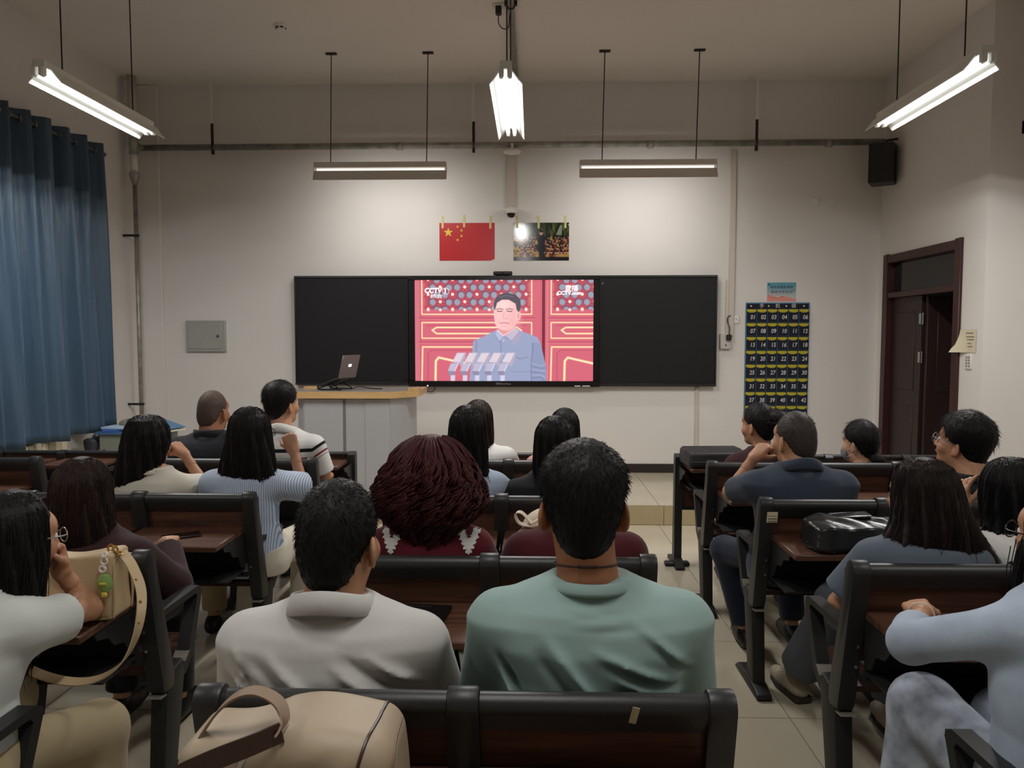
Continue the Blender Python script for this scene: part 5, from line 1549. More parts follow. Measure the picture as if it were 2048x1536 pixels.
    if hr['kind'] == 'short':
        t = hr.get('t', 0.014)
        fh = max(0.0055, h * 0.7)
        f = Field(hc - 0.17 * hs, hc + 0.17 * hs, fh)
        f.ell(H(0, -0.010, 0.024), ((rx + t * 0.75) * hs, (0.092 + t) * hs, (0.098 + t * 1.25) * hs), 0.01, HR4)
        f.ell(H(0, -0.060, -0.035), ((rx - 0.012 + t * 0.2) * hs, (0.046 + t * 0.3) * hs, 0.068 * hs), 0.03, HR4)
        f.d = f.d + (np.clip((0.03 * hs - (f.Z - hc[2])) / (0.07 * hs), 0, 1) * (t * 0.55)).astype(F32)
        if hr.get('puff'): f.ell(H(0, -0.02, 0.07), ((rx + t * 0.8) * hs, 0.085 * hs, (0.05 + hr['puff']) * hs), 0.03, HR4)
        # hairline: from the forehead over the ears down to the nape
        xx, yy, zz = f.X - hc[0], f.Y - hc[1], f.Z - hc[2]
        lx = HR[0, 0] * xx + HR[1, 0] * yy + HR[2, 0] * zz; ly = HR[0, 1] * xx + HR[1, 1] * yy + HR[2, 1] * zz; lz = HR[0, 2] * xx + HR[1, 2] * yy + HR[2, 2] * zz
        line = np.interp((ly / hs).ravel(), [-0.12, -0.075, -0.045, -0.02, 0.02, 0.05, 0.075, 0.11], [hr.get('nape', -0.10), hr.get('nape', -0.10) + 0.004, -0.075, -0.012, 0.008, 0.03, 0.065, 0.085]).reshape(ly.shape).astype(F32) * hs
        line = line + np.clip((np.abs(lx) / hs - 0.034) / 0.045, 0, 1).astype(F32) * 0.055 * hs * np.clip((-0.025 - ly / hs) / 0.03, 0, 1)
        nz_ = 0.003 * (np.sin(lx * 260) + np.sin(lx * 170 + 2) + np.sin(ly * 230))
        f.d = np.maximum(f.d, (line + nz_ - lz).astype(F32) * 0.8)
        if hr.get('bald'):
            f.ell(H(0.0, -0.01, 0.125), (0.052 * hs, 0.062 * hs, 0.032 * hs), 0, HR4, sub=True)
        f.d = f.d + (0.0016 * np.sin(lx * 330 + 9 * np.sin(lz * 40)) * np.sin(lz * 150 + ly * 90)).astype(F32)
        V, Fq = f.mesh()
        hp.append((V, Fq))
        ns = hr.get('n', 900)
        if ns and len(V):
            pk = V[rsd.randint(len(V), size=ns)]
            nn = pk - H(0, -0.02, 0.0); nn /= np.linalg.norm(nn, axis=1, keepdims=True)
            crown = H(0.01, -0.055, 0.11)
            td = pk - crown; td -= nn * (td * nn).sum(1, keepdims=True); td /= np.linalg.norm(td, axis=1, keepdims=True) + 1e-6
            td += rsd.randn(ns, 3) * hr.get('mess', 0.14)
            ln_ = hr.get('len', 0.022) * (0.6 + 0.8 * rsd.rand(ns))[:, None]
            u = np.linspace(0, 1, 4)[None, :, None]
            P = pk[:, None, :] - nn[:, None, :] * 0.0008 + td[:, None, :] * ln_[:, None, :] * u + nn[:, None, :] * (hr.get('lift', 0.002) * u * (1.2 - 0.5 * u))
            hp.append(strand_tubes(P, 0.0009, 0.0003))
    else:
        rows = np.array(sorted(hr['rows']), float)          # dz, cx, cy, hx, hy relative to the head centre
        zt, zb = rows[-1, 0], rows[0, 0]
        curly = hr.get('curl', 0.0)
        fh = max(0.0075, h * 0.9)
        mx_ = max(rows[:, 3].max(), rows[:, 4].max()) + 0.06
        f = Field((hc[0] - mx_ - 0.1, hc[1] - mx_ - 0.06, hc[2] + zb - 0.03), (hc[0] + mx_ + 0.1, hc[1] + mx_ + 0.04, hc[2] + zt + 0.03), fh)
        def wob2(q):
            th = np.arctan2(q.Y - hc[1] + 0.02, q.X - hc[0])
            z = q.Z - hc[2]
            o = 0.0035 * np.sin(th * 13 + 2.0 * np.sin(z * 9)) + 0.0026 * np.sin(th * 29 + 1.3 * np.sin(z * 14 + 1)) + 0.0016 * np.sin(th * 53 + 3 * np.sin(z * 6))
            o = o * np.clip((0.10 - z) / 0.1, 0.1, 1) * hr.get('groove', 1.0)
            if curly: o = o + curly * (np.sin(q.X * 95 + 3 * np.sin(q.Z * 60)) * np.sin(q.Z * 88 + 2 * np.sin(q.Y * 70)) + 0.6 * np.sin(q.Y * 120 + q.X * 60) * np.sin(q.Z * 140))
            rag = hr.get('ragged', 0.05)
            o = o + np.maximum(0, (zb + rag * (0.5 + 0.5 * np.sin(th * 5 + 1) * np.sin(th * 13))) - z) * 0.9
            return o
        sh_ = 0.88 if curly else 1.0
        f.loft([(r[0] + hc[2], r[1] + hc[0], r[2] + hc[1], r[3] * sh_, r[4] * sh_) for r in rows], 0.01, 2.1, wob2)
        fc = H(0, 0.105, -0.035)
        f.ell(fc, (hr.get('fw', 0.062) * hs, 0.075 * hs, 0.115 * hs), 0, HR4, sub=True)
        f.ell(H(0, 0.09, -0.2), (0.07, 0.08, 0.14), 0, HR4, sub=True)
        V, Fq = f.mesh()
        hp.append((V, Fq))
        ns = hr.get('n', 500)
        th = rsd.rand(ns) * 2 * math.pi
        fr = (np.sin(th) > 0.45); th[fr] = -th[fr]           # none across the face
        m_ = 44 if curly else 14
        u = np.linspace(0, 1, m_)[None, :]
        zs = zt - 0.004 - (rsd.rand(ns) * 0.03)[:, None]
        ze = (zb + 0.03 - 0.035 * rsd.rand(ns) - hr.get('fly', 0.02) * rsd.randn(ns))[:, None] + 0.0
        z = zs + (ze - zs) * (u ** 0.85)
        def ip(k): return np.interp(z, rows[:, 0], rows[:, k])
        off = 1.0 + 0.014 * rsd.randn(ns)[:, None] + 0.035 * (u - 0.2) * rsd.randn(ns)[:, None]
        ta = th[:, None] + 0.20 * np.sin(u * 5 + rsd.rand(ns)[:, None] * 6) * u
        rx_, ry_ = np.maximum(ip(3), 0.004) * off + 0.0012, np.maximum(ip(4), 0.004) * off + 0.0012
        if curly:
            K = 100
            cid = rsd.randint(K, size=ns)
            thk = rsd.rand(K) * 2 * math.pi; bad = np.sin(thk) > 0.45; thk[bad] = -thk[bad]
            phk, frk, dpk, zek = rsd.rand(K) * 6.28, 24 + 16 * rsd.rand(K), 0.88 + 0.22 * rsd.rand(K), 0.035 * rsd.randn(K)
            a = u * frk[cid][:, None] + phk[cid][:, None] + 0.25 * rsd.randn(ns)[:, None]
            grow = np.clip(u * 2.5, 0.15, 1)
            z = z + (zek[cid][:, None]) * u
            off = dpk[cid][:, None] + 0.012 * rsd.randn(ns)[:, None]
            rx_, ry_ = np.maximum(ip(3), 0.004) * off, np.maximum(ip(4), 0.004) * off
            rx_ = rx_ + 0.015 * grow * np.sin(a); ry_ = ry_ + 0.015 * grow * np.sin(a)
            ta = thk[cid][:, None] + 0.025 * rsd.randn(ns)[:, None] + 0.10 * grow * np.cos(a)
        P = np.stack([hc[0] + ip(1) + rx_ * np.cos(ta), hc[1] + ip(2) + ry_ * np.sin(ta), hc[2] + z], -1)
        if False:
            P = np.stack([np.stack([np.interp(np.linspace(0, m_ - 1, 44), np.arange(m_), p[:, k]) for k in range(3)], -1) for p in P]) if False else P
        hp.append(strand_tubes(P, hr.get('r', 0.0016), 0.0005))
        for tail in hr.get('tails', []):
            # extra lock: spline of local points with radius
            pts, r0, r1, cnt = tail
            base = np.array(spline([tuple(hc + np.array(p)) for p in pts], 14))
            f2 = Field(base.min(0) - r0 - 0.03, base.max(0) + r0 + 0.03, 0.008)
            nn_ = len(base)
            for q in range(nn_ - 1):
                ra = r0 + (r1 - r0) * q / nn_; f2.cone(base[q], base[q + 1], ra, r0 + (r1 - r0) * (q + 1) / nn_, 0.01, pad=0.02)
            hp.append(f2.mesh())
            o = rsd.randn(cnt, 1, 3) * r0 * 0.6
            tp_ = (r0 + (r1 - r0) * np.linspace(0, 1, nn_))[None, :, None] / r0
            hp.append(strand_tubes(base[None] + o * tp_ * 1.5, 0.0014, 0.0005))
    for tail in hr.get('tails', []) if hr['kind'] == 'short' else []:
        pts, r0, r1, cnt = tail
        base = np.array(spline([tuple(hc + np.array(p)) for p in pts], 14)); nn_ = len(base)
        f2 = Field(base.min(0) - r0 - 0.03, base.max(0) + r0 + 0.03, 0.007)
        for q in range(nn_ - 1): f2.cone(base[q], base[q + 1], r0 + (r1 - r0) * q / nn_, r0 + (r1 - r0) * (q + 1) / nn_, 0.01, pad=0.02)
        hp.append(f2.mesh())
        o = rsd.randn(cnt, 1, 3) * r0 * 0.6; tp_ = (r0 + (r1 - r0) * np.linspace(0, 1, nn_))[None, :, None] / r0
        hp.append(strand_tubes(base[None] + o * tp_ * 1.5, 0.0014, 0.0005))
    hp = [q for q in hp if len(q[0])]
    V, Fq = join(hp)
    from_arrays('hair', V, Fq, hm, root)
    # ---- glasses, mask
    if spec.get('glasses'):
        gm_ = mat('glasses_' + spec['glasses'], rgb(30, 28, 28) if spec['glasses'] == 'dark' else rgb(150, 146, 140), 0.3, metal=0.3)
        bm = nb()
        for sg in (-1, 1):
            ring = [H(sg * 0.033 + 0.026 * math.cos(a), 0.112 - 0.25 * abs(sg * 0.033 + 0.026 * math.cos(a)) * 0.5, 0.0 + 0.020 * math.sin(a)) for a in np.linspace(0, 2 * math.pi, 17)]
            tube(bm, ring, 0.0019, 6, cap=False)
            tube(bm, [H(sg * 0.060, 0.103, 0.005), H(sg * 0.077, 0.085, 0.006), H(sg * 0.083, 0.0, 0.004), H(sg * 0.082, -0.018, -0.016)], 0.0019, 6)
        tube(bm, [H(-0.008, 0.111, 0.004), H(0, 0.114, 0.007), H(0.008, 0.111, 0.004)], 0.0018, 6)
        build('glasses', bm, gm_, root)
    if spec.get('mask'):
        f = Field(hc - 0.16, hc + 0.16, 0.006)
        f.ell(H(0, 0.03, -0.06), (0.067, 0.088, 0.062), 0.01, HR4)
        xx, yy, zz = f.X - hc[0], f.Y - hc[1], f.Z - hc[2]
        ly = HR[0, 1] * xx + HR[1, 1] * yy + HR[2, 1] * zz
        f.d = np.maximum(f.d, (0.045 - ly).astype(F32))
        V, Fq = f.mesh(); from_arrays('face_mask', V, Fq, mat('mask_blue_grey', rgb(120, 130, 142), 0.8), root)
        bm = nb()
        for sg in (-1, 1): tube(bm, spline([H(sg * 0.058, 0.05, -0.045), H(sg * 0.078, 0.012, -0.03), H(sg * 0.085, -0.02, -0.014), H(sg * 0.08, -0.022, -0.05), H(sg * 0.058, 0.045, -0.085)], 14), 0.0016, 5)
        build('mask_loops', bm, M_WHITE, root)
    return root

# ================================================================ CLOTH MATERIALS
def cloth(name, c, **k):
    k.setdefault('rough', 0.85); k.setdefault('spec', 0.15); k.setdefault('sheen', 0.15)
    k.setdefault('bump', 0.05); k.setdefault('bscale', 420)
    return mat('cloth_' + name, c, **k)
C_MINT = cloth('mint', rgb(150, 176, 172)); C_WHITEP = cloth('white_polo', rgb(206, 204, 200)); C_MAROON = cloth('maroon', rgb(92, 26, 36))
C_MAROON2 = cloth('deep_maroon', rgb(74, 24, 30)); C_LBLUE = cloth('pale_blue', rgb(176, 192, 214)); C_WHITE = cloth('white', rgb(222, 220, 216)); C_BLACK = cloth('black', rgb(30, 30, 33))
C_PINK = cloth('pink', rgb(214, 160, 158)); C_CREAM = cloth('cream_blouse', rgb(206, 200, 186)); C_CHAR = cloth('charcoal', rgb(44, 44, 50)); C_NAVY = cloth('navy', rgb(58, 66, 80))
C_DKBR = cloth('dark_maroon_knit', rgb(54, 32, 34)); C_PLUM = cloth('plum', rgb(66, 36, 42)); C_GREY = cloth('grey_blue', rgb(134, 142, 150)); C_SLATE = cloth('slate', rgb(92, 102, 114))
C_TEEW = cloth('tee_white', rgb(196, 200, 196)); C_KNIT = cloth('blue_knit', rgb(176, 190, 208), noise=0.10, nscale=10, bump=0.12, bscale=240, bstretch=(1, 1, 2)); C_BEIGE = cloth('beige_trouser', rgb(176, 160, 128)); C_PALE = cloth('pale_trouser', rgb(206, 198, 180))
C_DNAVY = cloth('navy_trouser', rgb(36, 42, 58)); C_TIE = cloth('tie_dye', rgb(168, 176, 190), noise=0.4, nscale=16)
C_STR = mat_stripes('cloth_blue_stripe', rgb(206, 214, 226), rgb(136, 160, 194), 34.0, 'X', 0.6)
C_GREYD = cloth('grey_trouser', rgb(84, 90, 98))
def banded(name, base, bands):
    m = cloth(name, base)
    nt = m.node_tree; b = nt.nodes['Principled BSDF']
    tc = nt.nodes.new('ShaderNodeTexCoord'); sx = nt.nodes.new('ShaderNodeSeparateXYZ'); nt.links.new(tc.outputs['Object'], sx.inputs[0])
    # bands climb a little on the sleeves
    ab = nt.nodes.new('ShaderNodeMath'); ab.operation = 'ABSOLUTE'; nt.links.new(sx.outputs['X'], ab.inputs[0])
    su = nt.nodes.new('ShaderNodeMath'); su.operation = 'SUBTRACT'; nt.links.new(ab.outputs[0], su.inputs[0]); su.inputs[1].default_value = 0.20
    mxn = nt.nodes.new('ShaderNodeMath'); mxn.operation = 'MAXIMUM'; nt.links.new(su.outputs[0], mxn.inputs[0]); mxn.inputs[1].default_value = 0.0
    ml = nt.nodes.new('ShaderNodeMath'); ml.operation = 'MULTIPLY_ADD'; nt.links.new(mxn.outputs[0], ml.inputs[0]); ml.inputs[1].default_value = -0.7; nt.links.new(sx.outputs['Z'], ml.inputs[2])
    prev = None
    for lo, hi, c in bands:
        a = nt.nodes.new('ShaderNodeMath'); a.operation = 'COMPARE'; nt.links.new(ml.outputs[0], a.inputs[0]); a.inputs[1].default_value = (lo + hi) / 2; a.inputs[2].default_value = (hi - lo) / 2
        mxc = nt.nodes.new('ShaderNodeMix'); mxc.data_type = 'RGBA'
        nt.links.new(a.outputs[0], mxc.inputs[0])
        if prev is None: mxc.inputs[6].default_value = (*base, 1)
        else: nt.links.new(prev, mxc.inputs[6])
        mxc.inputs[7].default_value = (*c, 1)
        prev = mxc.outputs[2]
    nt.links.new(prev, b.inputs['Base Color'])
    return m
C_POLOB = banded('striped_polo', rgb(222, 220, 216), [(0.912, 0.934, rgb(26, 26, 30)), (0.866, 0.879, rgb(130, 34, 40)), (0.848, 0.852, rgb(60, 60, 70))])

SH2 = {'L': 0.72, 'R': 0.72}
LONG = {'L': 1.85, 'R': 1.85}
def straight(w0, w1, bottom, top=0.142, dep=0.105, cx=0.0, back=-0.03):
    """rows of a straight hair mass: w0 half width at the head, w1 at its widest below"""
    c0 = 0.02
    dome = [(c0 + (top - c0) * q, cx, -0.02 - 0.004 * (1 - q), max(0.006, w0 * math.sqrt(1 - q ** 2.3)), max(0.006, dep * math.sqrt(1 - q ** 2.3))) for q in (1.0, 0.985, 0.95, 0.88, 0.78, 0.65, 0.5, 0.3, 0.0)]
    return dome + [(-0.08, cx, back - 0.01, w0 * 0.6 + w1 * 0.4, dep * 0.86), (-0.16, cx, back - 0.03, w1 * 0.9, 0.072), (bottom * 0.8, cx, back - 0.045, w1, 0.055), (bottom, cx, back - 0.05, w1 * 0.72, 0.04)]

P = []
def add(**k): P.append(k)
# nearest row
add(label='man in a mint green T-shirt and black cord necklace on the nearest bench', at=(0.135, 1.70), head=(-0.015, 0.03, 1.208), hs=1.13, S=1.012, sw=0.222, g=1.12, skin='tan', h=0.0075, neck=1.12, seed=3,
    arms={'L': dict(el=(-0.245, 0.09, 0.72)), 'R': dict(el=(0.245, 0.09, 0.72))},
    shirt=dict(mat=C_MINT, collar='tee', sleeve={'L': 0.86, 'R': 0.86}, inf=0.012, sinf=0.02, flare=0.012, cz=0.042, wrinkle=0.004,
               folds=[(-0.10, 0.945, 0.055, 0.76, 0.012, 0.017), (-0.12, 0.915, 0.03, 0.745, 0.012, -0.015), (0.0, 0.93, 0.20, 0.845, 0.010, 0.013), (0.02, 0.905, 0.20, 0.82, 0.009, -0.012), (0.04, 0.875, 0.21, 0.80, 0.009, 0.012), (0.05, 0.84, 0.20, 0.77, 0.009, -0.011), (0.09, 0.985, 0.225, 0.87, 0.010, 0.011), (0.11, 0.96, 0.23, 0.845, 0.008, -0.009), (-0.225, 0.90, -0.15, 0.77, 0.009, 0.013), (-0.205, 0.905, -0.13, 0.78, 0.008, -0.011), (-0.20, 0.85, -0.10, 0.74, 0.009, 0.012), (-0.06, 1.01, 0.03, 0.995, 0.007, 0.005), (-0.03, 0.995, 0.08, 1.0, 0.006, -0.005), (-0.05, 0.98, 0.06, 0.985, 0.007, 0.005), (0.0, 0.965, 0.10, 0.975, 0.006, -0.004)]),
    hair=dict(kind='short', mat='black', t=0.016, nape=-0.098, n=3200, len=0.012, lift=0.001, puff=0.012), trousers=dict(mat=C_DNAVY))
add(label='man in a white polo shirt on the nearest bench behind the beige bag', at=(-0.462, 1.70), head=(0.01, 0.03, 1.125), yaw=-14, hs=1.10, S=0.955, sw=0.212, g=1.08, skin='mid', h=0.0075, neck=1.1, seed=5,
    arms={'L': dict(el=(-0.245, 0.10, 0.69)), 'R': dict(el=(0.235, 0.10, 0.69))},
    shirt=dict(mat=C_WHITEP, collar='polo', sleeve={'L': 0.86, 'R': 0.86}, inf=0.012, sinf=0.02, flare=0.012, cz=0.036,
               folds=[(-0.12, 0.90, 0.06, 0.765, 0.011, 0.014), (-0.15, 0.885, 0.03, 0.745, 0.010, -0.012), (0.03, 0.885, 0.20, 0.765, 0.010, 0.014), (0.055, 0.90, 0.215, 0.785, 0.009, -0.012), (0.08, 0.865, 0.20, 0.745, 0.009, -0.010), (0.10, 0.905, 0.235, 0.82, 0.009, 0.010), (-0.225, 0.86, -0.13, 0.76, 0.009, 0.013), (-0.205, 0.885, -0.11, 0.79, 0.008, -0.010), (-0.21, 0.92, -0.17, 0.83, 0.009, 0.008), (-0.05, 0.94, 0.05, 0.93, 0.010, -0.005)]),
    hair=dict(kind='short', mat='black', t=0.010, nape=-0.104, n=3000, len=0.010, lift=0.003), trousers=dict(mat=C_DNAVY))
add(label='woman in white T-shirt and glasses, chin on fist, at the left edge', at=(-1.47, 1.72), head=(0.045, 0.29, 1.045), yaw=-30, pitch=-4, S=0.905, sw=0.165, fwd=0.17, lean=0.0, fem=True, skin='mid', h=0.009, glasses='light', seed=7,
    arms={'R': dict(el=(0.145, 0.455, 0.79), wr=(0.105, 0.385, 0.92), d=(-0.15, -0.10, 1.0), n=(0.3, 1.0, 0.2), curl=FIST, fine=0.0042, thumb=-1, tcurl=0.9), 'L': dict(el=(-0.17, 0.45, 0.78), wr=(0.01, 0.47, 0.80), d=(1, -0.05, 0.1), n=(0, 0.2, 1), curl=LOOSE, fine=0.0045)},
    shirt=dict(mat=C_TEEW, collar='tee', sleeve={'L': 0.6, 'R': 0.52}, inf=0.012, sinf=0.02, flare=0.018, wrinkle=0.008),
    hair=dict(kind='long', mat='black', rows=straight(0.088, 0.105, -0.34), n=420, r=0.0018, tails=[([(0.05, -0.01, -0.05), (0.075, -0.03, -0.16), (0.06, -0.05, -0.28), (0.05, -0.07, -0.36)], 0.022, 0.006, 24)]),
    knees={'R': (0.20, 0.38, 0.455)}, ankles={'R': (0.20, 0.36, 0.09)}, trousers=dict(mat=C_BEIGE, wide=0.022), shoe=C_WHITE)
add(label='woman in a pale blue knit top with glasses and bracelet at the right edge', at=(1.215, 1.645), head=(0.03, 0.11, 1.135), yaw=24, S=1.01, sw=0.165, fwd=0.02, fem=True, skin='mid', h=0.009, glasses='dark', seed=9,
    arms={'L': dict(el=(-0.255, 0.24, 0.83), wr=(-0.13, 0.43, 0.835), d=(0.25, 0.95, 0.0), n=(-0.3, -0.1, 1), curl=FIST, fine=0.0042, tcurl=0.8), 'R': dict(el=(0.22, 0.2, 0.8), wr=(0.08, 0.45, 0.775))},
    shirt=dict(mat=C_KNIT, sleeve={'L': 1.42, 'R': 1.4}, inf=0.012, sinf=0.010, flare=0.006, rings=4, wrinkle=0.006, name='knit_top'),
    hair=dict(kind='long', mat='black', rows=straight(0.09, 0.115, -0.27), n=520, r=0.0018, tails=[([(-0.075, 0.03, -0.02), (-0.09, 0.03, -0.10), (-0.085, 0.02, -0.18), (-0.07, 0.0, -0.25)], 0.012, 0.004, 26)]),
    knees={'L': (-0.13, 0.40, 0.58), 'R': (0.12, 0.43, 0.53)}, ankles={'L': (-0.19, 0.36, 0.12)}, trousers=dict(mat=C_TIE, wide=0.03, len=0.95))
# second row
add(label='woman with big curly wine-red hair and white motifs on a maroon dress', at=(-0.36, 2.62), head=(0.0, 0.04, 1.085), S=0.925, sw=0.172, fem=True, skin='fair', h=0.010, seed=11,
    shirt=dict(mat=C_MAROON, sleeve={'L': 1.8, 'R': 1.8}, collar='tee', sinf=0.02, name='dress'),
    hair=dict(kind='long', mat='wine', curl=0.006, ragged=0.02, n=850, r=0.0036, fly=0.015, rows=[(0.172, 0, -0.02, 0.02, 0.02), (0.165, 0, -0.02, 0.055, 0.06), (0.14, 0, -0.025, 0.098, 0.10), (0.10, 0, -0.03, 0.132, 0.125), (0.04, 0, -0.035, 0.162, 0.14), (-0.035, 0, -0.045, 0.192, 0.14), (-0.07, 0.0, -0.055, 0.188, 0.13), (-0.105, 0, -0.06, 0.168, 0.115), (-0.135, 0.0, -0.065, 0.13, 0.095), (-0.17, 0.0, -0.066, 0.10, 0.08), (-0.215, 0.0, -0.068, 0.075, 0.06)]),
    trousers=dict(mat=C_MAROON, skirt=True))
add(label='woman in a deep maroon top hidden behind the man in mint', at=(0.155, 2.62), head=(0.02, 0.04, 1.075), S=0.905, sw=0.195, g=1.05, fem=True, skin='fair', h=0.011, seed=13,
    shirt=dict(mat=C_MAROON2, sleeve=LONG, collar='tee', sinf=0.028), hair=dict(kind='long', mat='black', rows=straight(0.088, 0.10, -0.22), n=260), trousers=dict(mat=C_MAROON2, skirt=True))
add(label='woman with straight dark brown hair and dark maroon top behind the beige handbag', at=(-1.60, 2.63), head=(-0.03, 0.04, 1.03), S=0.878, sw=0.185, fem=True, skin='fair', h=0.010, seed=15, yaw=8,
    arms={'L': dict(el=(-0.25, 0.20, 0.77), wr=(-0.30, 0.31, 0.815), d=(-0.2, 0.35, 0.9), n=(-0.6, -0.8, 0), curl=LOOSE, fine=0.005)},
    shirt=dict(mat=C_DKBR, sleeve=LONG, collar='tee', sinf=0.02), hair=dict(kind='long', mat='brown', rows=straight(0.098, 0.142, -0.21, dep=0.11), n=900, ragged=0.02), trousers=dict(mat=C_BLACK))
add(label='woman with long wavy brown-black hair in a slate blouse and cream sneakers', at=(1.345, 2.575), head=(0.015, 0.06, 1.045), yaw=36, S=0.90, sw=0.178, fem=True, skin='mid', h=0.0095, seed=17,
    arms={'L': dict(el=(-0.262, 0.05, 0.665), wr=(-0.13, 0.28, 0.62), curl=RELAX)},
    shirt=dict(mat=C_SLATE, sleeve={'L': 0.80, 'R': 0.8}, sinf=0.028, flare=0.016, name='blouse'),
    hair=dict(kind='long', mat='warm', rows=[(0.142, 0.0, -0.02, 0.012, 0.012), (0.134, 0.0, -0.02, 0.05, 0.05), (0.11, 0, -0.02, 0.085, 0.09), (0.06, 0.005, -0.025, 0.104, 0.106), (0.0, 0.012, -0.03, 0.112, 0.108), (-0.08, 0.02, -0.045, 0.132, 0.10), (-0.15, 0.02, -0.06, 0.175, 0.08), (-0.21, 0.03, -0.075, 0.20, 0.065), (-0.25, 0.04, -0.08, 0.16, 0.05)], n=1100, groove=1.5, fly=0.04, fw=0.072, ragged=0.10,
              tails=[([(-0.08, -0.07, -0.12), (-0.12, -0.10, -0.20), (-0.15, -0.11, -0.235), (-0.175, -0.11, -0.245)], 0.022, 0.004, 22), ([(0.0, -0.10, -0.14), (-0.02, -0.125, -0.22), (-0.05, -0.13, -0.265)], 0.024, 0.005, 22), ([(0.08, -0.10, -0.14), (0.10, -0.125, -0.22), (0.08, -0.13, -0.27)], 0.024, 0.005, 22), ([(0.10, -0.05, -0.10), (0.17, -0.07, -0.18), (0.215, -0.09, -0.215), (0.25, -0.10, -0.225)], 0.02, 0.003, 22)]),
    knees={'L': (-0.10, 0.45, 0.52)}, ankles={'L': (-0.165, 0.72, 0.095)}, toes={'L': (-0.22, 1, 0)}, trousers=dict(mat=C_GREYD, wide=0.03, len=0.86), shoe=cloth('sneaker', rgb(176, 164, 142)), laces=True)
add(label='woman with black hair in a white blouse raising a ringed hand', at=(1.86, 2.60), head=(-0.115, 0.17, 1.03), yaw=15, S=0.895, sw=0.165, lean=-0.10, fwd=0.10, fem=True, skin='fair', h=0.010, seed=19,
    arms={'L': dict(el=(-0.235, 0.26, 0.80), wr=(-0.232, 0.25, 0.955), d=(-0.10, 0.0, 1.0), n=(-0.9, -0.4, 0.0), curl=((30, 20, 10), (42, 40, 20), (52, 50, 25), (14, 10, 5)), fine=0.0042, spread=0.5)},
    shirt=dict(mat=C_WHITE, sleeve={'L': 1.7, 'R': 1.8}, sinf=0.022, flare=0.008, name='blouse'),
    hair=dict(kind='long', mat='black', rows=straight(0.10, 0.118, -0.17, dep=0.115), n=420), trousers=dict(mat=C_BLACK))
# third row
add(label='woman with long straight dark hair and pale blue shirt in the middle block', at=(-0.325, 3.555), head=(0.015, 0.04, 1.14), S=0.955, sw=0.165, fem=True, skin='fair', h=0.011, seed=21,
    arms={'R': dict(el=(0.22, 0.16, 0.80), wr=(0.12, 0.34, 0.80))}, shirt=dict(mat=C_LBLUE, sleeve=SH2, collar='tee', sinf=0.022),
    hair=dict(kind='long', mat='black', rows=straight(0.088, 0.11, -0.27, cx=0.0), n=500, tails=[([(0.06, -0.07, -0.14), (0.10, -0.09, -0.24), (0.125, -0.10, -0.33)], 0.03, 0.006, 30)]), trousers=dict(mat=C_DNAVY))
add(label='woman with long black hair and black top in the middle block', at=(0.085, 3.555), head=(0.025, 0.04, 1.09), S=0.92, sw=0.18, fem=True, skin='fair', h=0.011, seed=23,
    shirt=dict(mat=C_BLACK, sleeve=LONG, collar='tee', sinf=0.02), hair=dict(kind='long', mat='black', rows=straight(0.098, 0.112, -0.30), n=420), trousers=dict(mat=C_BLACK))
add(label='woman with wavy dark hair in a cream puff-sleeved blouse, hand at her cheek', at=(-1.845, 3.565), head=(-0.035, 0.05, 1.09), yaw=-18, S=0.93, sw=0.165, fem=True, skin='mid', h=0.010, seed=25,
    arms={'R': dict(el=(0.195, 0.15, 0.845), wr=(0.085, 0.17, 1.005), d=(-0.6, 0.1, 0.6), n=(0.6, -0.3, 0.6), curl=FIST, fine=0.0045, tcurl=0.9)},
    shirt=dict(mat=C_CREAM, sleeve={'L': 0.7, 'R': 0.72}, sinf=0.022, flare=0.018, collar='tee', wrinkle=0.009, name='blouse'),
    hair=dict(kind='long', mat='soft', rows=[(0.14, 0, -0.02, 0.012, 0.012), (0.132, 0, -0.02, 0.05, 0.05), (0.11, 0, -0.02, 0.08, 0.088), (0.06, 0, -0.02, 0.103, 0.105), (0.0, -0.005, -0.025, 0.11, 0.105), (-0.08, -0.02, -0.045, 0.105, 0.09), (-0.16, -0.035, -0.07, 0.105, 0.07), (-0.24, -0.05, -0.08, 0.09, 0.055), (-0.29, -0.05, -0.08, 0.05, 0.04)], n=480, groove=1.4, fly=0.03,
              tails=[([(-0.06, -0.03, -0.08), (-0.13, -0.05, -0.17), (-0.17, -0.06, -0.22)], 0.025, 0.006, 26)]), trousers=dict(mat=C_BEIGE))
add(label='woman in a blue striped blouse with very long straight hair and raised fist', at=(-1.385, 3.565), head=(0.015, 0.04, 1.13), yaw=-22, S=0.955, sw=0.175, fem=True, skin='mid', glasses='dark', h=0.0095, seed=27,
    arms={'R': dict(el=(0.235, 0.13, 0.855), wr=(0.185, 0.16, 1.03), d=(-0.35, 0.1, 1.0), n=(0.3, -1.0, 0.1), curl=FIST, fine=0.0042, tcurl=0.9)},
    shirt=dict(mat=C_STR, sleeve={'L': 0.95, 'R': 0.98}, sinf=0.022, flare=0.018, collar='tee', wrinkle=0.009, name='blouse'),
    hair=dict(kind='long', mat='soft', rows=straight(0.098, 0.148, -0.29), n=800, fly=0.03, r=0.0016), knees={'R': (0.17, 0.42, 0.52)}, trousers=dict(mat=C_PALE, wide=0.035), shoe=cloth('trainer', rgb(120, 118, 108)), laces=True)
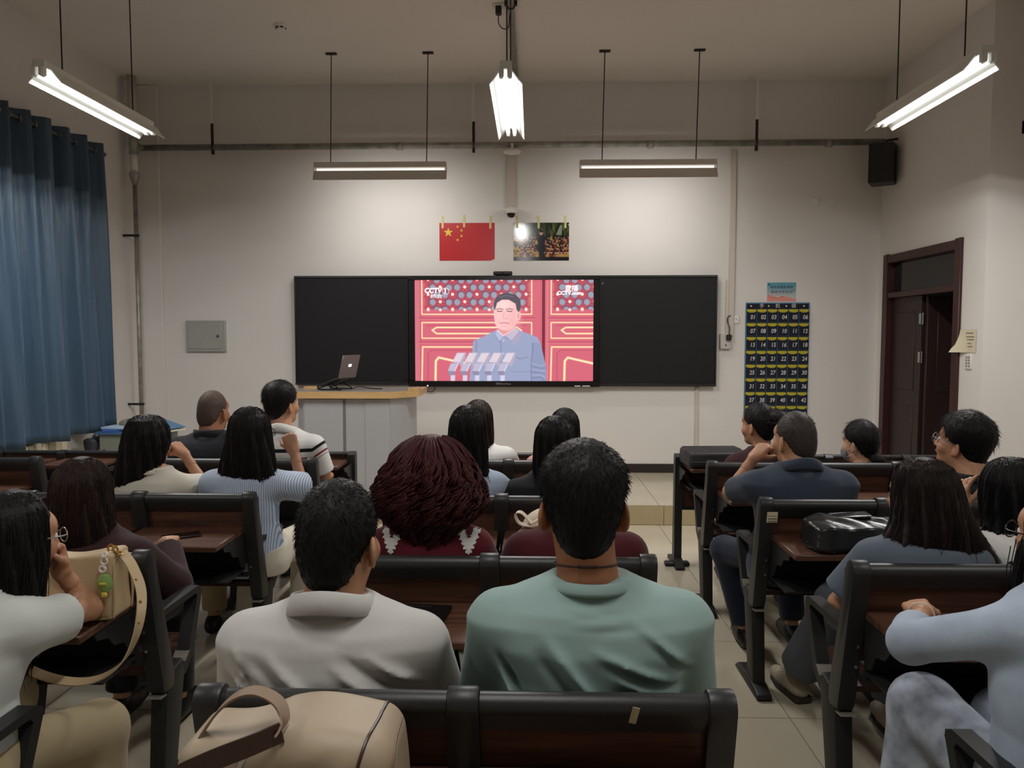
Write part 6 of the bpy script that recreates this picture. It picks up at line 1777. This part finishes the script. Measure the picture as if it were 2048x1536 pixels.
add(label='man in a navy polo shirt with thinning hair, hand at his mouth', at=(1.25, 3.51), head=(-0.005, 0.06, 1.122), yaw=24, hs=1.05, S=0.975, sw=0.212, g=1.15, skin='mid', h=0.0095, neck=1.12, seed=29,
    arms={'L': dict(el=(-0.262, 0.21, 0.835), wr=(-0.155, 0.20, 1.005), d=(0.55, 0.15, 0.55), n=(-0.5, -0.5, 0.6), curl=LOOSE, fine=0.0045, tcurl=0.7)},
    shirt=dict(mat=C_NAVY, collar='polo', sleeve={'L': 0.78, 'R': 0.78}, inf=0.012, sinf=0.02, cz=0.03), hair=dict(kind='short', mat='thin', t=0.005, nape=-0.085, n=900, len=0.01, mess=0.2),
    knees={'L': (-0.245, 0.37, 0.50)}, ankles={'L': (-0.14, 0.33, 0.09)}, trousers=dict(mat=C_DNAVY))
add(label='man in black T-shirt and glasses looking up beside the door', at=(2.075, 3.51), head=(-0.03, 0.08, 1.10), yaw=38, pitch=12, hs=1.08, S=0.925, sw=0.205, skin='mid', h=0.010, glasses='light', neck=1.05, seed=31,
    shirt=dict(mat=C_BLACK, collar='tee', sleeve=SH2, sinf=0.02), hair=dict(kind='short', mat='black', t=0.026, nape=-0.085, n=1500, len=0.022, lift=0.002, mess=0.2, puff=0.01), trousers=dict(mat=C_DNAVY))
# fourth row
add(label='woman in a white blouse half hidden at the front of the middle block', at=(-0.33, 4.535), head=(0.0, 0.05, 1.085), S=0.925, sw=0.18, fem=True, skin='fair', h=0.012, seed=33,
    shirt=dict(mat=C_WHITE, sleeve={'L': 0.8, 'R': 0.8}, sinf=0.034, flare=0.014, collar='tee'), hair=dict(kind='long', mat='brown', rows=straight(0.09, 0.105, -0.22), n=220), trousers=dict(mat=C_BLACK))
add(label='woman with dark hair in a pink top half hidden behind the black-haired woman', at=(0.19, 4.535), head=(0.01, 0.05, 1.035), S=0.885, sw=0.175, fem=True, skin='fair', h=0.012, seed=35,
    shirt=dict(mat=C_PINK, sleeve=SH2, sinf=0.024, collar='tee'), hair=dict(kind='long', mat='black', rows=straight(0.09, 0.10, -0.2), n=220), trousers=dict(mat=C_BLACK))
add(label='man in a black shirt with a closely shaved head', at=(-1.985, 4.545), head=(0.005, 0.05, 1.145), yaw=-14, hs=1.06, S=0.985, sw=0.208, g=1.1, skin='tan', h=0.0105, neck=1.12, seed=37,
    shirt=dict(mat=C_CHAR, collar='stand', sleeve={'L': 0.9, 'R': 0.9}, sinf=0.02), hair=dict(kind='short', mat='stubble', t=0.0025, nape=-0.085, n=0), trousers=dict(mat=C_BLACK))
add(label='man in a white polo shirt with black and red chest stripes', at=(-1.53, 4.545), head=(-0.02, 0.05, 1.19), yaw=-30, pitch=6, hs=1.04, S=1.0, sw=0.205, skin='mid', h=0.0095, neck=1.0, seed=39,
    arms={'R': dict(el=(0.235, 0.06, 0.74), wr=(0.20, 0.28, 0.70))},
    shirt=dict(mat=C_POLOB, collar='polo', sleeve={'L': 0.85, 'R': 0.85}, inf=0.012, sinf=0.02, flare=0.012, cz=0.036, wrinkle=0.003), hair=dict(kind='short', mat='black', t=0.020, nape=-0.09, n=1100, len=0.02, puff=0.02), trousers=dict(mat=C_DNAVY))
add(label='woman with a dark ponytail in a plum shirt looking left', at=(1.39, 4.49), head=(-0.025, 0.05, 1.075), yaw=38, S=0.905, sw=0.18, fem=True, skin='mid', h=0.0105, seed=41,
    shirt=dict(mat=C_PLUM, collar='stand', sleeve=LONG, sinf=0.02), hair=dict(kind='short', mat='soft', t=0.014, nape=-0.09, n=500, len=0.03, tails=[([(0.07, -0.10, 0.06), (0.105, -0.14, 0.05), (0.115, -0.15, -0.05), (0.105, -0.14, -0.16), (0.095, -0.13, -0.22)], 0.042, 0.02, 60)]), trousers=dict(mat=C_BLACK))
add(label='woman wearing a face mask with a low black ponytail', at=(1.985, 4.49), head=(-0.01, 0.05, 0.968), yaw=33, S=0.80, sw=0.16, fem=True, skin='fair', h=0.0105, mask=True, seed=43,
    shirt=dict(mat=C_GREY, collar='tee', sleeve=SH2, sinf=0.02), hair=dict(kind='short', mat='black', t=0.020, nape=-0.095, n=700, len=0.03, tails=[([(0.05, -0.095, -0.075), (0.075, -0.115, -0.09), (0.085, -0.115, -0.13), (0.08, -0.11, -0.165)], 0.03, 0.012, 50)]), trousers=dict(mat=C_BLACK))
PEOPLE = {}
for sp_ in P:
    PEOPLE[sp_['seed']] = person(sp_)

# ---------------------------------------------------------------- small worn things
o = PEOPLE[3]
bm = nb()
ring = [(-0.012 + 0.072 * math.cos(a), 0.0 + 0.07 * math.sin(a), 1.083 - 0.012 * math.sin(a)) for a in np.linspace(0, 2 * math.pi, 33)]
tube(bm, ring, 0.0022, 6, cap=False)
for q in (-3, -2, -1, 0, 1, 2, 3):
    a = R(-90 + q * 5); bmesh.ops.create_uvsphere(bm, u_segments=6, v_segments=5, radius=0.004, matrix=Matrix.Translation((-0.012 + 0.073 * math.cos(a), 0.071 * math.sin(a), 1.083 + 0.012)))
build('cord_necklace', bm, mat('cord', rgb(40, 22, 20), 0.7), o)
# white leaf-shaped motifs on the maroon dress (printed cloth patches lying on the shoulders)
from mathutils.bvhtree import BVHTree
def patch_on(o, name, cx, cz, w, h, inside, m, off=0.004, nx=22, nz=36):
    """thin printed patch that follows the back of a garment"""
    me = o.data
    bv = BVHTree.FromPolygons([v.co for v in me.vertices], [p.vertices for p in me.polygons])
    ids = {}
    V, Fq = [], []
    for i in range(nx + 1):
        for j in range(nz + 1):
            x = cx + (i / nx - 0.5) * w; z = cz + (j / nz - 0.5) * h
            hit = bv.ray_cast(Vector((x, -0.6, z)), Vector((0, 1, 0)))
            if hit[0] is None: continue
            ids[(i, j)] = len(V); p = hit[0] + hit[1] * off; V.append(tuple(p))
    for i in range(nx):
        for j in range(nz):
            if inside((i + 0.5) / nx - 0.5, (j + 0.5) / nz - 0.5) and all(k in ids for k in ((i, j), (i + 1, j), (i + 1, j + 1), (i, j + 1))):
                Fq.append([ids[k] for k in ((i, j), (i + 1, j), (i + 1, j + 1), (i, j + 1))])
    if Fq: return from_arrays(name, V, Fq, m, o)
def leaf(u, v):
    if v > 0: return (u / 0.48) ** 2 + (v / 0.5) ** 2 < 1 + 0.12 * math.sin(v * 60)
    return abs(u) < 0.48 * (1 + v / 0.5) ** 0.8 + 0.05 * math.sin(v * 70)
dress = [c for c in PEOPLE[11].children if c.name.startswith('dress')][0]
for x in (-0.125, 0.142):
    patch_on(dress, 'white_motif', x, 0.93, 0.082, 0.155, leaf, C_WHITE, 0.003)
    patch_on(dress, 'red_motif', x, 0.937, 0.036, 0.066, leaf, C_MAROON, 0.005, 12, 20)

def soft(name, parent, m, lo, hi, h, fn, loc=None):
    f = Field(lo, hi, h); fn(f)
    V, Fq = f.mesh()
    return from_arrays(name, V, Fq, m, parent, loc=loc)
def rbox(f, c, s, r, k=0.02, extra=None):
    x, y, z = np.abs(f.X - c[0]) - (s[0] - r), np.abs(f.Y - c[1]) - (s[1] - r), np.abs(f.Z - c[2]) - (s[2] - r)
    d = np.sqrt(np.maximum(x, 0) ** 2 + np.maximum(y, 0) ** 2 + np.maximum(z, 0) ** 2) + np.minimum(np.maximum(np.maximum(x, y), z), 0) - r
    if extra is not None: d = d + extra(f)
    f.put([slice(None)] * 3, d.astype(F32), k)
M_GOLD = mat('gold_hardware', rgb(196, 156, 84), 0.25, metal=1.0)
# beige shoulder bag on the left desk
M_BAG = mat('bag_beige_leather', rgb(190, 166, 130), 0.42, noise=0.05, nscale=6)
hb = thing('handbag', 'beige leather shoulder bag with long strap and charm on the left desk', 'handbag', (-1.42, 2.255, 0.739))
soft('body', hb, M_BAG, (-0.2, -0.12, -0.01), (0.2, 0.12, 0.25), 0.006, lambda f: (rbox(f, (0, 0, 0.108), (0.15, 0.06, 0.107), 0.02, 0, lambda q: 0.012 * np.sin(q.X * 17 + q.Z * 9) * np.clip(q.Z * 5, 0, 1) + 0.16 * np.clip(q.Z - 0.04, 0, 1) * (np.abs(q.Y) > -1) * 0.55 + 0.010 * np.exp(-((q.X + q.Z - 0.06) / 0.03) ** 2)),))
for y in (-0.052, 0.052):
    bm = nb(); tube(bm, spline([(0.147, y, 0.012), (0.152, y, 0.08), (0.146, y * 0.75, 0.17), (0.138, y * 0.5, 0.206)], 14), 0.004, 6); tube(bm, spline([(0.147, y, 0.012), (0.06, y * 1.05, 0.004), (-0.147, y, 0.012)], 10), 0.004, 6); build('seam_piping', bm, M_BAG, hb)
bm = nb(); ribbon(bm, spline([(0.150, 0.0, 0.20), (0.205, -0.04, 0.165), (0.262, -0.10, 0.10), (0.280, -0.165, 0.01), (0.245, -0.195, -0.07), (0.16, -0.205, -0.115), (0.05, -0.21, -0.105), (-0.06, -0.21, -0.05), (-0.16, -0.17, 0.03), (-0.19, -0.06, 0.12), (-0.15, 0, 0.19)], 60), (0.15, 1.0, 0.35), 0.030, 0.004); strap = build('strap', bm, M_BAG, hb)
for q in ((0.232, -0.07, 0.135), (0.268, -0.115, 0.085), (0.279, -0.15, 0.035)):
    bm = nb(); lathe(bm, [(0, 0.005), (0.005, 0.003), (0.005, 0)], 8, Matrix.Translation(q) @ Matrix.Rotation(R(90), 4, 'X') @ Matrix.Translation((0, 0, 0.004))); build('stud', bm, M_GOLD, strap)
bm = nb(); torus(bm, (0.142, -0.02, 0.213), 0.011, 0.003, 14, 6, Matrix.Rotation(R(60), 4, 'Y')); torus(bm, (0.152, -0.02, 0.20), 0.010, 0.003, 14, 6, Matrix.Rotation(R(20), 4, 'X')); torus(bm, (0.128, -0.02, 0.218), 0.010, 0.003, 14, 6, Matrix.Rotation(R(80), 4, 'X')); build('chain_link', bm, M_GOLD, hb)
ch = thing('bag_charm', 'small green and yellow charm with white clasp dangling from the beige bag', 'charm', (-1.285, 2.185, 0.86))
M_CHG = mat('charm_green', rgb(140, 178, 104), 0.25); M_CHY = mat('charm_yellow', rgb(220, 204, 86), 0.4)
bm = nb(); torus(bm, (0, 0, 0.070), 0.010, 0.0032, 14, 6, Matrix.Rotation(R(90), 4, 'X')); torus(bm, (-0.006, 0, 0.046), 0.009, 0.004, 14, 6, Matrix.Rotation(R(90), 4, 'X')); torus(bm, (0.002, 0, 0.090), 0.007, 0.003, 12, 6, Matrix.Rotation(R(60), 4, 'X')); build('clasp', bm, M_WHITE, ch)
bm = nb(); lathe(bm, [(0, -0.026), (0.012, -0.024), (0.024, -0.008), (0.024, 0.012), (0.014, 0.028), (0, 0.032)], 8, Matrix.Scale(0.45, 4, (0, 1, 0))); build('charm_body', bm, M_CHG, ch)
bm = nb(); box(bm, (0.002, -0.009, -0.030), (0.018, 0.008, 0.014), 0.003); build('charm_drop', bm, M_CHY, ch)
bm = nb(); box(bm, (0.0, -0.012, 0.004), (0.022, 0.004, 0.008), 0.002); build('charm_band', bm, M_CHY, ch)

# large beige bag in the foreground on the nearest desk
M_TOTE = mat('tote_beige', rgb(178, 160, 136), 0.5, noise=0.05, nscale=5)
M_STRAP = mat('strap_brown', rgb(66, 44, 36), 0.4); M_STRAPI = mat('strap_inner', rgb(150, 126, 106), 0.6)
tb = thing('tote_bag', 'large beige bag with dark brown strap on the nearest middle desk', 'bag', (-0.42, 1.285, 0.739))
def tote(f):
    rbox(f, (0, 0, 0.098), (0.195, 0.10, 0.097), 0.05, 0, lambda q: 0.010 * np.sin(q.X * 21 + q.Z * 14 + 1.2) * np.clip(q.Z * 6, 0, 1) + 0.55 * np.clip(-q.X - 0.02, 0, 1) * np.clip(q.Z - 0.03, 0, 1) * 1.6 + 0.016 * np.exp(-((q.X * 0.8 - q.Z * 0.55 + 0.03) / 0.022) ** 2) * np.clip((0.18 - q.Z) * 12, 0, 1) * np.clip((q.X + 0.10) * 9, 0, 1))
tote_o = soft('body', tb, M_TOTE, (-0.24, -0.14, -0.01), (0.24, 0.14, 0.27), 0.006, tote)
TBV = BVHTree.FromPolygons([v.co for v in tote_o.data.vertices], [p.vertices for p in tote_o.data.polygons])
def hug(pts, n=40, off=0.001): return [TBV.find_nearest(Vector(p))[0] + TBV.find_nearest(Vector(p))[1] * off for p in spline(pts, n)]
bm = nb(); tube(bm, hug([(0.158, 0.07, 0.2), (0.150, -0.03, 0.2), (0.138, -0.085, 0.17), (0.118, -0.11, 0.10), (0.09, -0.11, 0.01)]), 0.003, 6); build('piping', bm, M_STRAP, tb)
bm = nb(); tube(bm, hug([(0.19, 0.05, 0.17), (0.19, -0.05, 0.16), (0.185, -0.09, 0.11), (0.17, -0.11, 0.03)]), 0.002, 6); build('side_seam', bm, M_STRAPI, tb)
bm = nb(); ribbon(bm, hug([(-0.085, -0.08, 0.14), (-0.10, -0.11, 0.08), (-0.115, -0.11, 0.02)], 16), (1, 0, 0), 0.010, 0.003); build('zip', bm, M_GOLD, tb)
bm = nb(); box(bm, (-0.055, -0.105, 0.168), (0.012, 0.006, 0.03), 0.002, Matrix.Rotation(R(25), 4, 'Y')); build('zip_pull', bm, M_SCREW, tb)
bm = nb(); ribbon(bm, spline([(-0.19, -0.05, 0.10), (-0.145, -0.035, 0.185), (-0.105, -0.03, 0.232), (-0.06, -0.035, 0.252), (-0.015, -0.05, 0.243), (0.004, -0.07, 0.222), (-0.004, -0.095, 0.20)], 40), [(0.1, 1, 0.2)] * 41, 0.024, 0.004); build('strap_loop', bm, M_STRAPI, tb)
bm = nb(); ribbon(bm, spline([(0.006, -0.088, 0.208), (-0.04, -0.11, 0.196), (-0.11, -0.118, 0.170), (-0.165, -0.12, 0.140), (-0.215, -0.125, 0.08), (-0.235, -0.12, 0.0)], 30), (0.1, 0.15, 1), 0.033, 0.005); build('strap', bm, M_STRAP, tb)

# black leather bag on the right desk, a phone lying on it
M_BLE = mat('black_leather', rgb(30, 30, 31), 0.28, bump=0.05, bscale=90)
lb = thing('leather_bag', 'slouched black leather bag on the right block desk', 'bag', (1.325, 3.075, 0.739))
soft('body', lb, M_BLE, (-0.25, -0.15, -0.01), (0.25, 0.15, 0.16), 0.006, lambda f: rbox(f, (0, 0, 0.06), (0.20, 0.105, 0.059), 0.022, 0, lambda q: 0.35 * np.clip(-q.Y - 0.0, 0, 1) * np.clip(q.Z - 0.02, 0, 1) * 8 + 0.006 * np.sin(q.X * 40 + 3 * np.sin(q.Y * 20)) + 0.15 * np.clip(np.abs(q.X) - 0.12, 0, 1) * np.clip(q.Z, 0, 1) * 12))
bm = nb(); ribbon(bm, spline([(-0.04, 0.0, 0.108), (-0.01, -0.05, 0.085), (0.02, -0.10, 0.03), (0.03, -0.118, -0.02), (0.03, -0.12, -0.14), (0.02, -0.12, -0.22), (0.05, -0.12, -0.22), (0.055, -0.12, -0.1), (0.06, -0.116, 0.0)], 50), (1, 0.3, 0.1), 0.014, 0.004); build('strap', bm, M_BLE, lb)
bm = nb(); tube(bm, spline([(-0.2, -0.02, 0.03), (-0.17, -0.06, 0.018), (-0.12, -0.108, 0.008)], 12), 0.0025, 6); build('piping', bm, MATS['laptop_dark'], lb)
def phone(label, loc, rot, m):
    t = thing('phone', label, 'phone', loc)
    t.rotation_euler = rot
    bm = nb(); box(bm, (0, 0, 0.0045), (0.075, 0.155, 0.009), 0.003, seg=2); build('body', bm, m, t)
    bm = nb(); box(bm, (0, 0, 0.0093), (0.068, 0.148, 0.0006)); build('screen', bm, mat('phone_glass', rgb(10, 10, 12), 0.08), t)
    bm = nb(); b2(bm, (0.0375, 0.02, 0.003), (0.0385, 0.045, 0.006)); build('side_button', bm, m, t)
    return t
phone('silver-edged phone lying on the black leather bag', (1.325, 3.125, 0.858), (R(-4), 0, R(86)), mat('phone_silver', rgb(150, 150, 154), 0.25, metal=0.8))
phone('dark phone lying on the left block desk', (-1.52, 3.17, 0.7385), (0, 0, R(-58)), mat('phone_dark', rgb(34, 30, 30), 0.3))
ph = phone('purple phone held upright by the woman with dark brown hair', (-1.965, 2.985, 0.875), (R(62), 0, R(35)), mat('phone_purple', rgb(112, 78, 118), 0.3))
# black folder on the middle desk
fd = thing('folder', 'black folder lying on the middle desk between the two near men', 'folder', (-0.375, 2.225, 0.739), R(-6))
bm = nb(); b2(bm, (-0.11, -0.125, 0), (0.11, 0.125, 0.012), 0.004); build('cover', bm, mat('folder_black', rgb(18, 18, 19), 0.35), fd)
bm = nb(); b2(bm, (-0.03, 0.095, 0.012), (0.05, 0.1, 0.014)); build('label_strip', bm, M_IRON, fd)
bm = nb(); ribbon(bm, spline([(-0.225, 2.10, 0.715), (-0.235, 2.06, 0.69), (-0.215, 2.055, 0.655), (-0.24, 2.06, 0.61), (-0.20, 2.07, 0.60), (-0.19, 2.06, 0.66), (-0.20, 2.09, 0.712)], 40), (1, 0.5, 0), 0.02, 0.002)
setp(build('bag_strap', bm, mat('olive_strap', rgb(126, 128, 108), 0.8)), 'olive strap loop hanging below the middle desk edge', 'strap')
# black case on the right front desk
cs = thing('laptop_case', 'black padded case lying on the right front desk', 'case', (1.225, 5.06, 0.739), R(4))
soft('shell', cs, mat('case_black', rgb(34, 34, 36), 0.5), (-0.26, -0.18, -0.01), (0.26, 0.18, 0.16), 0.008, lambda f: rbox(f, (0, 0, 0.06), (0.20, 0.135, 0.06), 0.03, 0, lambda q: 0.20 * np.clip(-q.Y, 0, 1) * np.clip(q.Z, 0, 1) * 6))
bm = nb(); tube(bm, [(-0.19, -0.137, 0.045), (0.19, -0.137, 0.045)], 0.003, 6); tube(bm, [(0.19, -0.137, 0.045), (0.203, 0.1, 0.05)], 0.003, 6); build('zip', bm, M_IRON, cs)
bm = nb(); b2(bm, (-0.06, -0.136, 0.008), (0.06, -0.131, 0.04), 0.002); build('pocket', bm, mat('case_brown', rgb(70, 52, 42), 0.6), cs)
# cream bag with a bow on the third-row middle desk
M_CRB = mat('bow_cream', rgb(214, 200, 180), 0.6)
cb = thing('bow_bag', 'cream fabric bag with a ribbon bow on the middle desk', 'bag', (0.10, 3.10, 0.739))
soft('body', cb, M_CRB, (-0.17, -0.12, -0.01), (0.17, 0.12, 0.2), 0.008, lambda f: (f.ell((0, 0, 0.07), (0.14, 0.085, 0.09), 0, pad=0.1), f.clip((0, 0, -1), -0.001)))
bm = nb(); ribbon(bm, spline([(-0.10, -0.09, 0.11), (-0.14, -0.10, 0.155), (-0.165, -0.10, 0.15), (-0.15, -0.11, 0.115), (-0.10, -0.095, 0.10)], 20), (0.2, 1, 0.1), 0.03, 0.003)
ribbon(bm, spline([(-0.10, -0.09, 0.11), (-0.03, -0.10, 0.15), (0.03, -0.09, 0.16), (0.03, -0.10, 0.13), (-0.10, -0.095, 0.10)], 20), (0.2, 1, 0.1), 0.03, 0.003)
ribbon(bm, spline([(-0.10, -0.095, 0.10), (-0.15, -0.11, 0.06), (-0.165, -0.12, 0.02)], 14), (1, 0.2, 0.4), 0.035, 0.003); build('bow', bm, M_CRB, cb)
# things in the corner
sb = thing('cloth_pouch', 'flattened grey cloth pouch on the corner desk', 'pouch', (-3.60, 6.80, 0.761))
soft('body', sb, mat('pouch_grey', rgb(140, 134, 122), 0.85), (-0.25, -0.15, -0.01), (0.25, 0.15, 0.16), 0.009, lambda f: (f.ell((0, 0, 0.05), (0.21, 0.11, 0.06), 0, pad=0.1), f.clip((0, 0, -1), -0.001)))
bm = nb(); tube(bm, spline([(-0.18, -0.05, 0.05), (-0.05, -0.07, 0.105), (0.1, -0.06, 0.1)], 14), 0.004, 6); build('drawstring', bm, mat('drawstring', rgb(96, 90, 82), 0.8), sb)
gb_ = thing('satchel', 'dark satchel hanging beside the corner desk under the curtain', 'satchel', (-3.965, 6.66, 0.0))
soft('body', gb_, mat('satchel_dark', rgb(52, 54, 62), 0.7), (-0.12, -0.14, 0.44), (0.12, 0.14, 0.74), 0.009, lambda f: rbox(f, (0, 0, 0.585), (0.06, 0.10, 0.115), 0.04, 0, lambda q: 0.006 * np.sin(q.Y * 40 + q.Z * 30)))
bm = nb(); ribbon(bm, spline([(0.0, -0.06, 0.68), (0.04, -0.03, 0.75), (0.085, 0, 0.765), (0.04, 0.03, 0.75), (0.0, 0.06, 0.68)], 20), (1, 0, 0.2), 0.02, 0.003); build('handle', bm, mat('satchel_dark', rgb(52, 54, 62)), gb_)
# stickers on benches
def bsticker(key, name, x, y, z, w, h, m, lines=0, tilt=0.0):
    t = [v for k, v in BENCHES.items() if key in k][0]
    bm = nb(); box(bm, (x - t.location.x, y - t.location.y, z), (w, 0.0012, h), 0, Matrix.Rotation(R(11.3), 4, 'X') @ Matrix.Rotation(R(tilt), 4, 'Y')); o = build(name, bm, m, t)
    for q in range(lines):
        bm = nb(); box(bm, (x - t.location.x, y - t.location.y - 0.0012 - (q - lines / 2) * 0.0012 * 0, z + (q - (lines - 1) / 2) * h / (lines + 0.5)), (w * 0.8, 0.0012, h * 0.05), 0, Matrix.Rotation(R(11.3), 4, 'X')); build('printed_line', bm, MATS['ink_grey'], o)
bsticker('right block, third', 'paper_label', 1.045, 3.2475, 0.822, 0.046, 0.05, M_PAPER, 4)
bsticker('middle block, nearest', 'tape', 0.20, 1.4205, 0.868, 0.014, 0.036, mat('tape_cream', rgb(200, 188, 150), 0.7), 0, 12)
bsticker('middle block, second', 'tape', 0.325, 2.361, 0.842, 0.022, 0.018, mat('sticker_grey', rgb(150, 146, 140), 0.6), 0, 20)
# bracelets, ring
def band(o, name, c, axis, r, th, m):
    q = Vector((0, 0, 1)).rotation_difference(Vector(axis).normalized()).to_matrix().to_4x4()
    bm = nb(); torus(bm, c, r, th, 24, 6, q); build(name, bm, m, o, smooth=True)
band(PEOPLE[9], 'bracelet', (-0.135, 0.42, 0.835), (0.6, 0.9, 0.0), 0.032, 0.0022, mat('pearl', rgb(216, 206, 186), 0.3))
band(PEOPLE[19], 'bracelet', (-0.232, 0.25, 0.945), (-0.05, 0, 1), 0.030, 0.004, mat('bead_dark', rgb(60, 30, 30), 0.4))
band(PEOPLE[19], 'ring', (-0.262, 0.245, 1.055), (0.4, -0.3, 0.9), 0.011, 0.0018, M_GOLD)
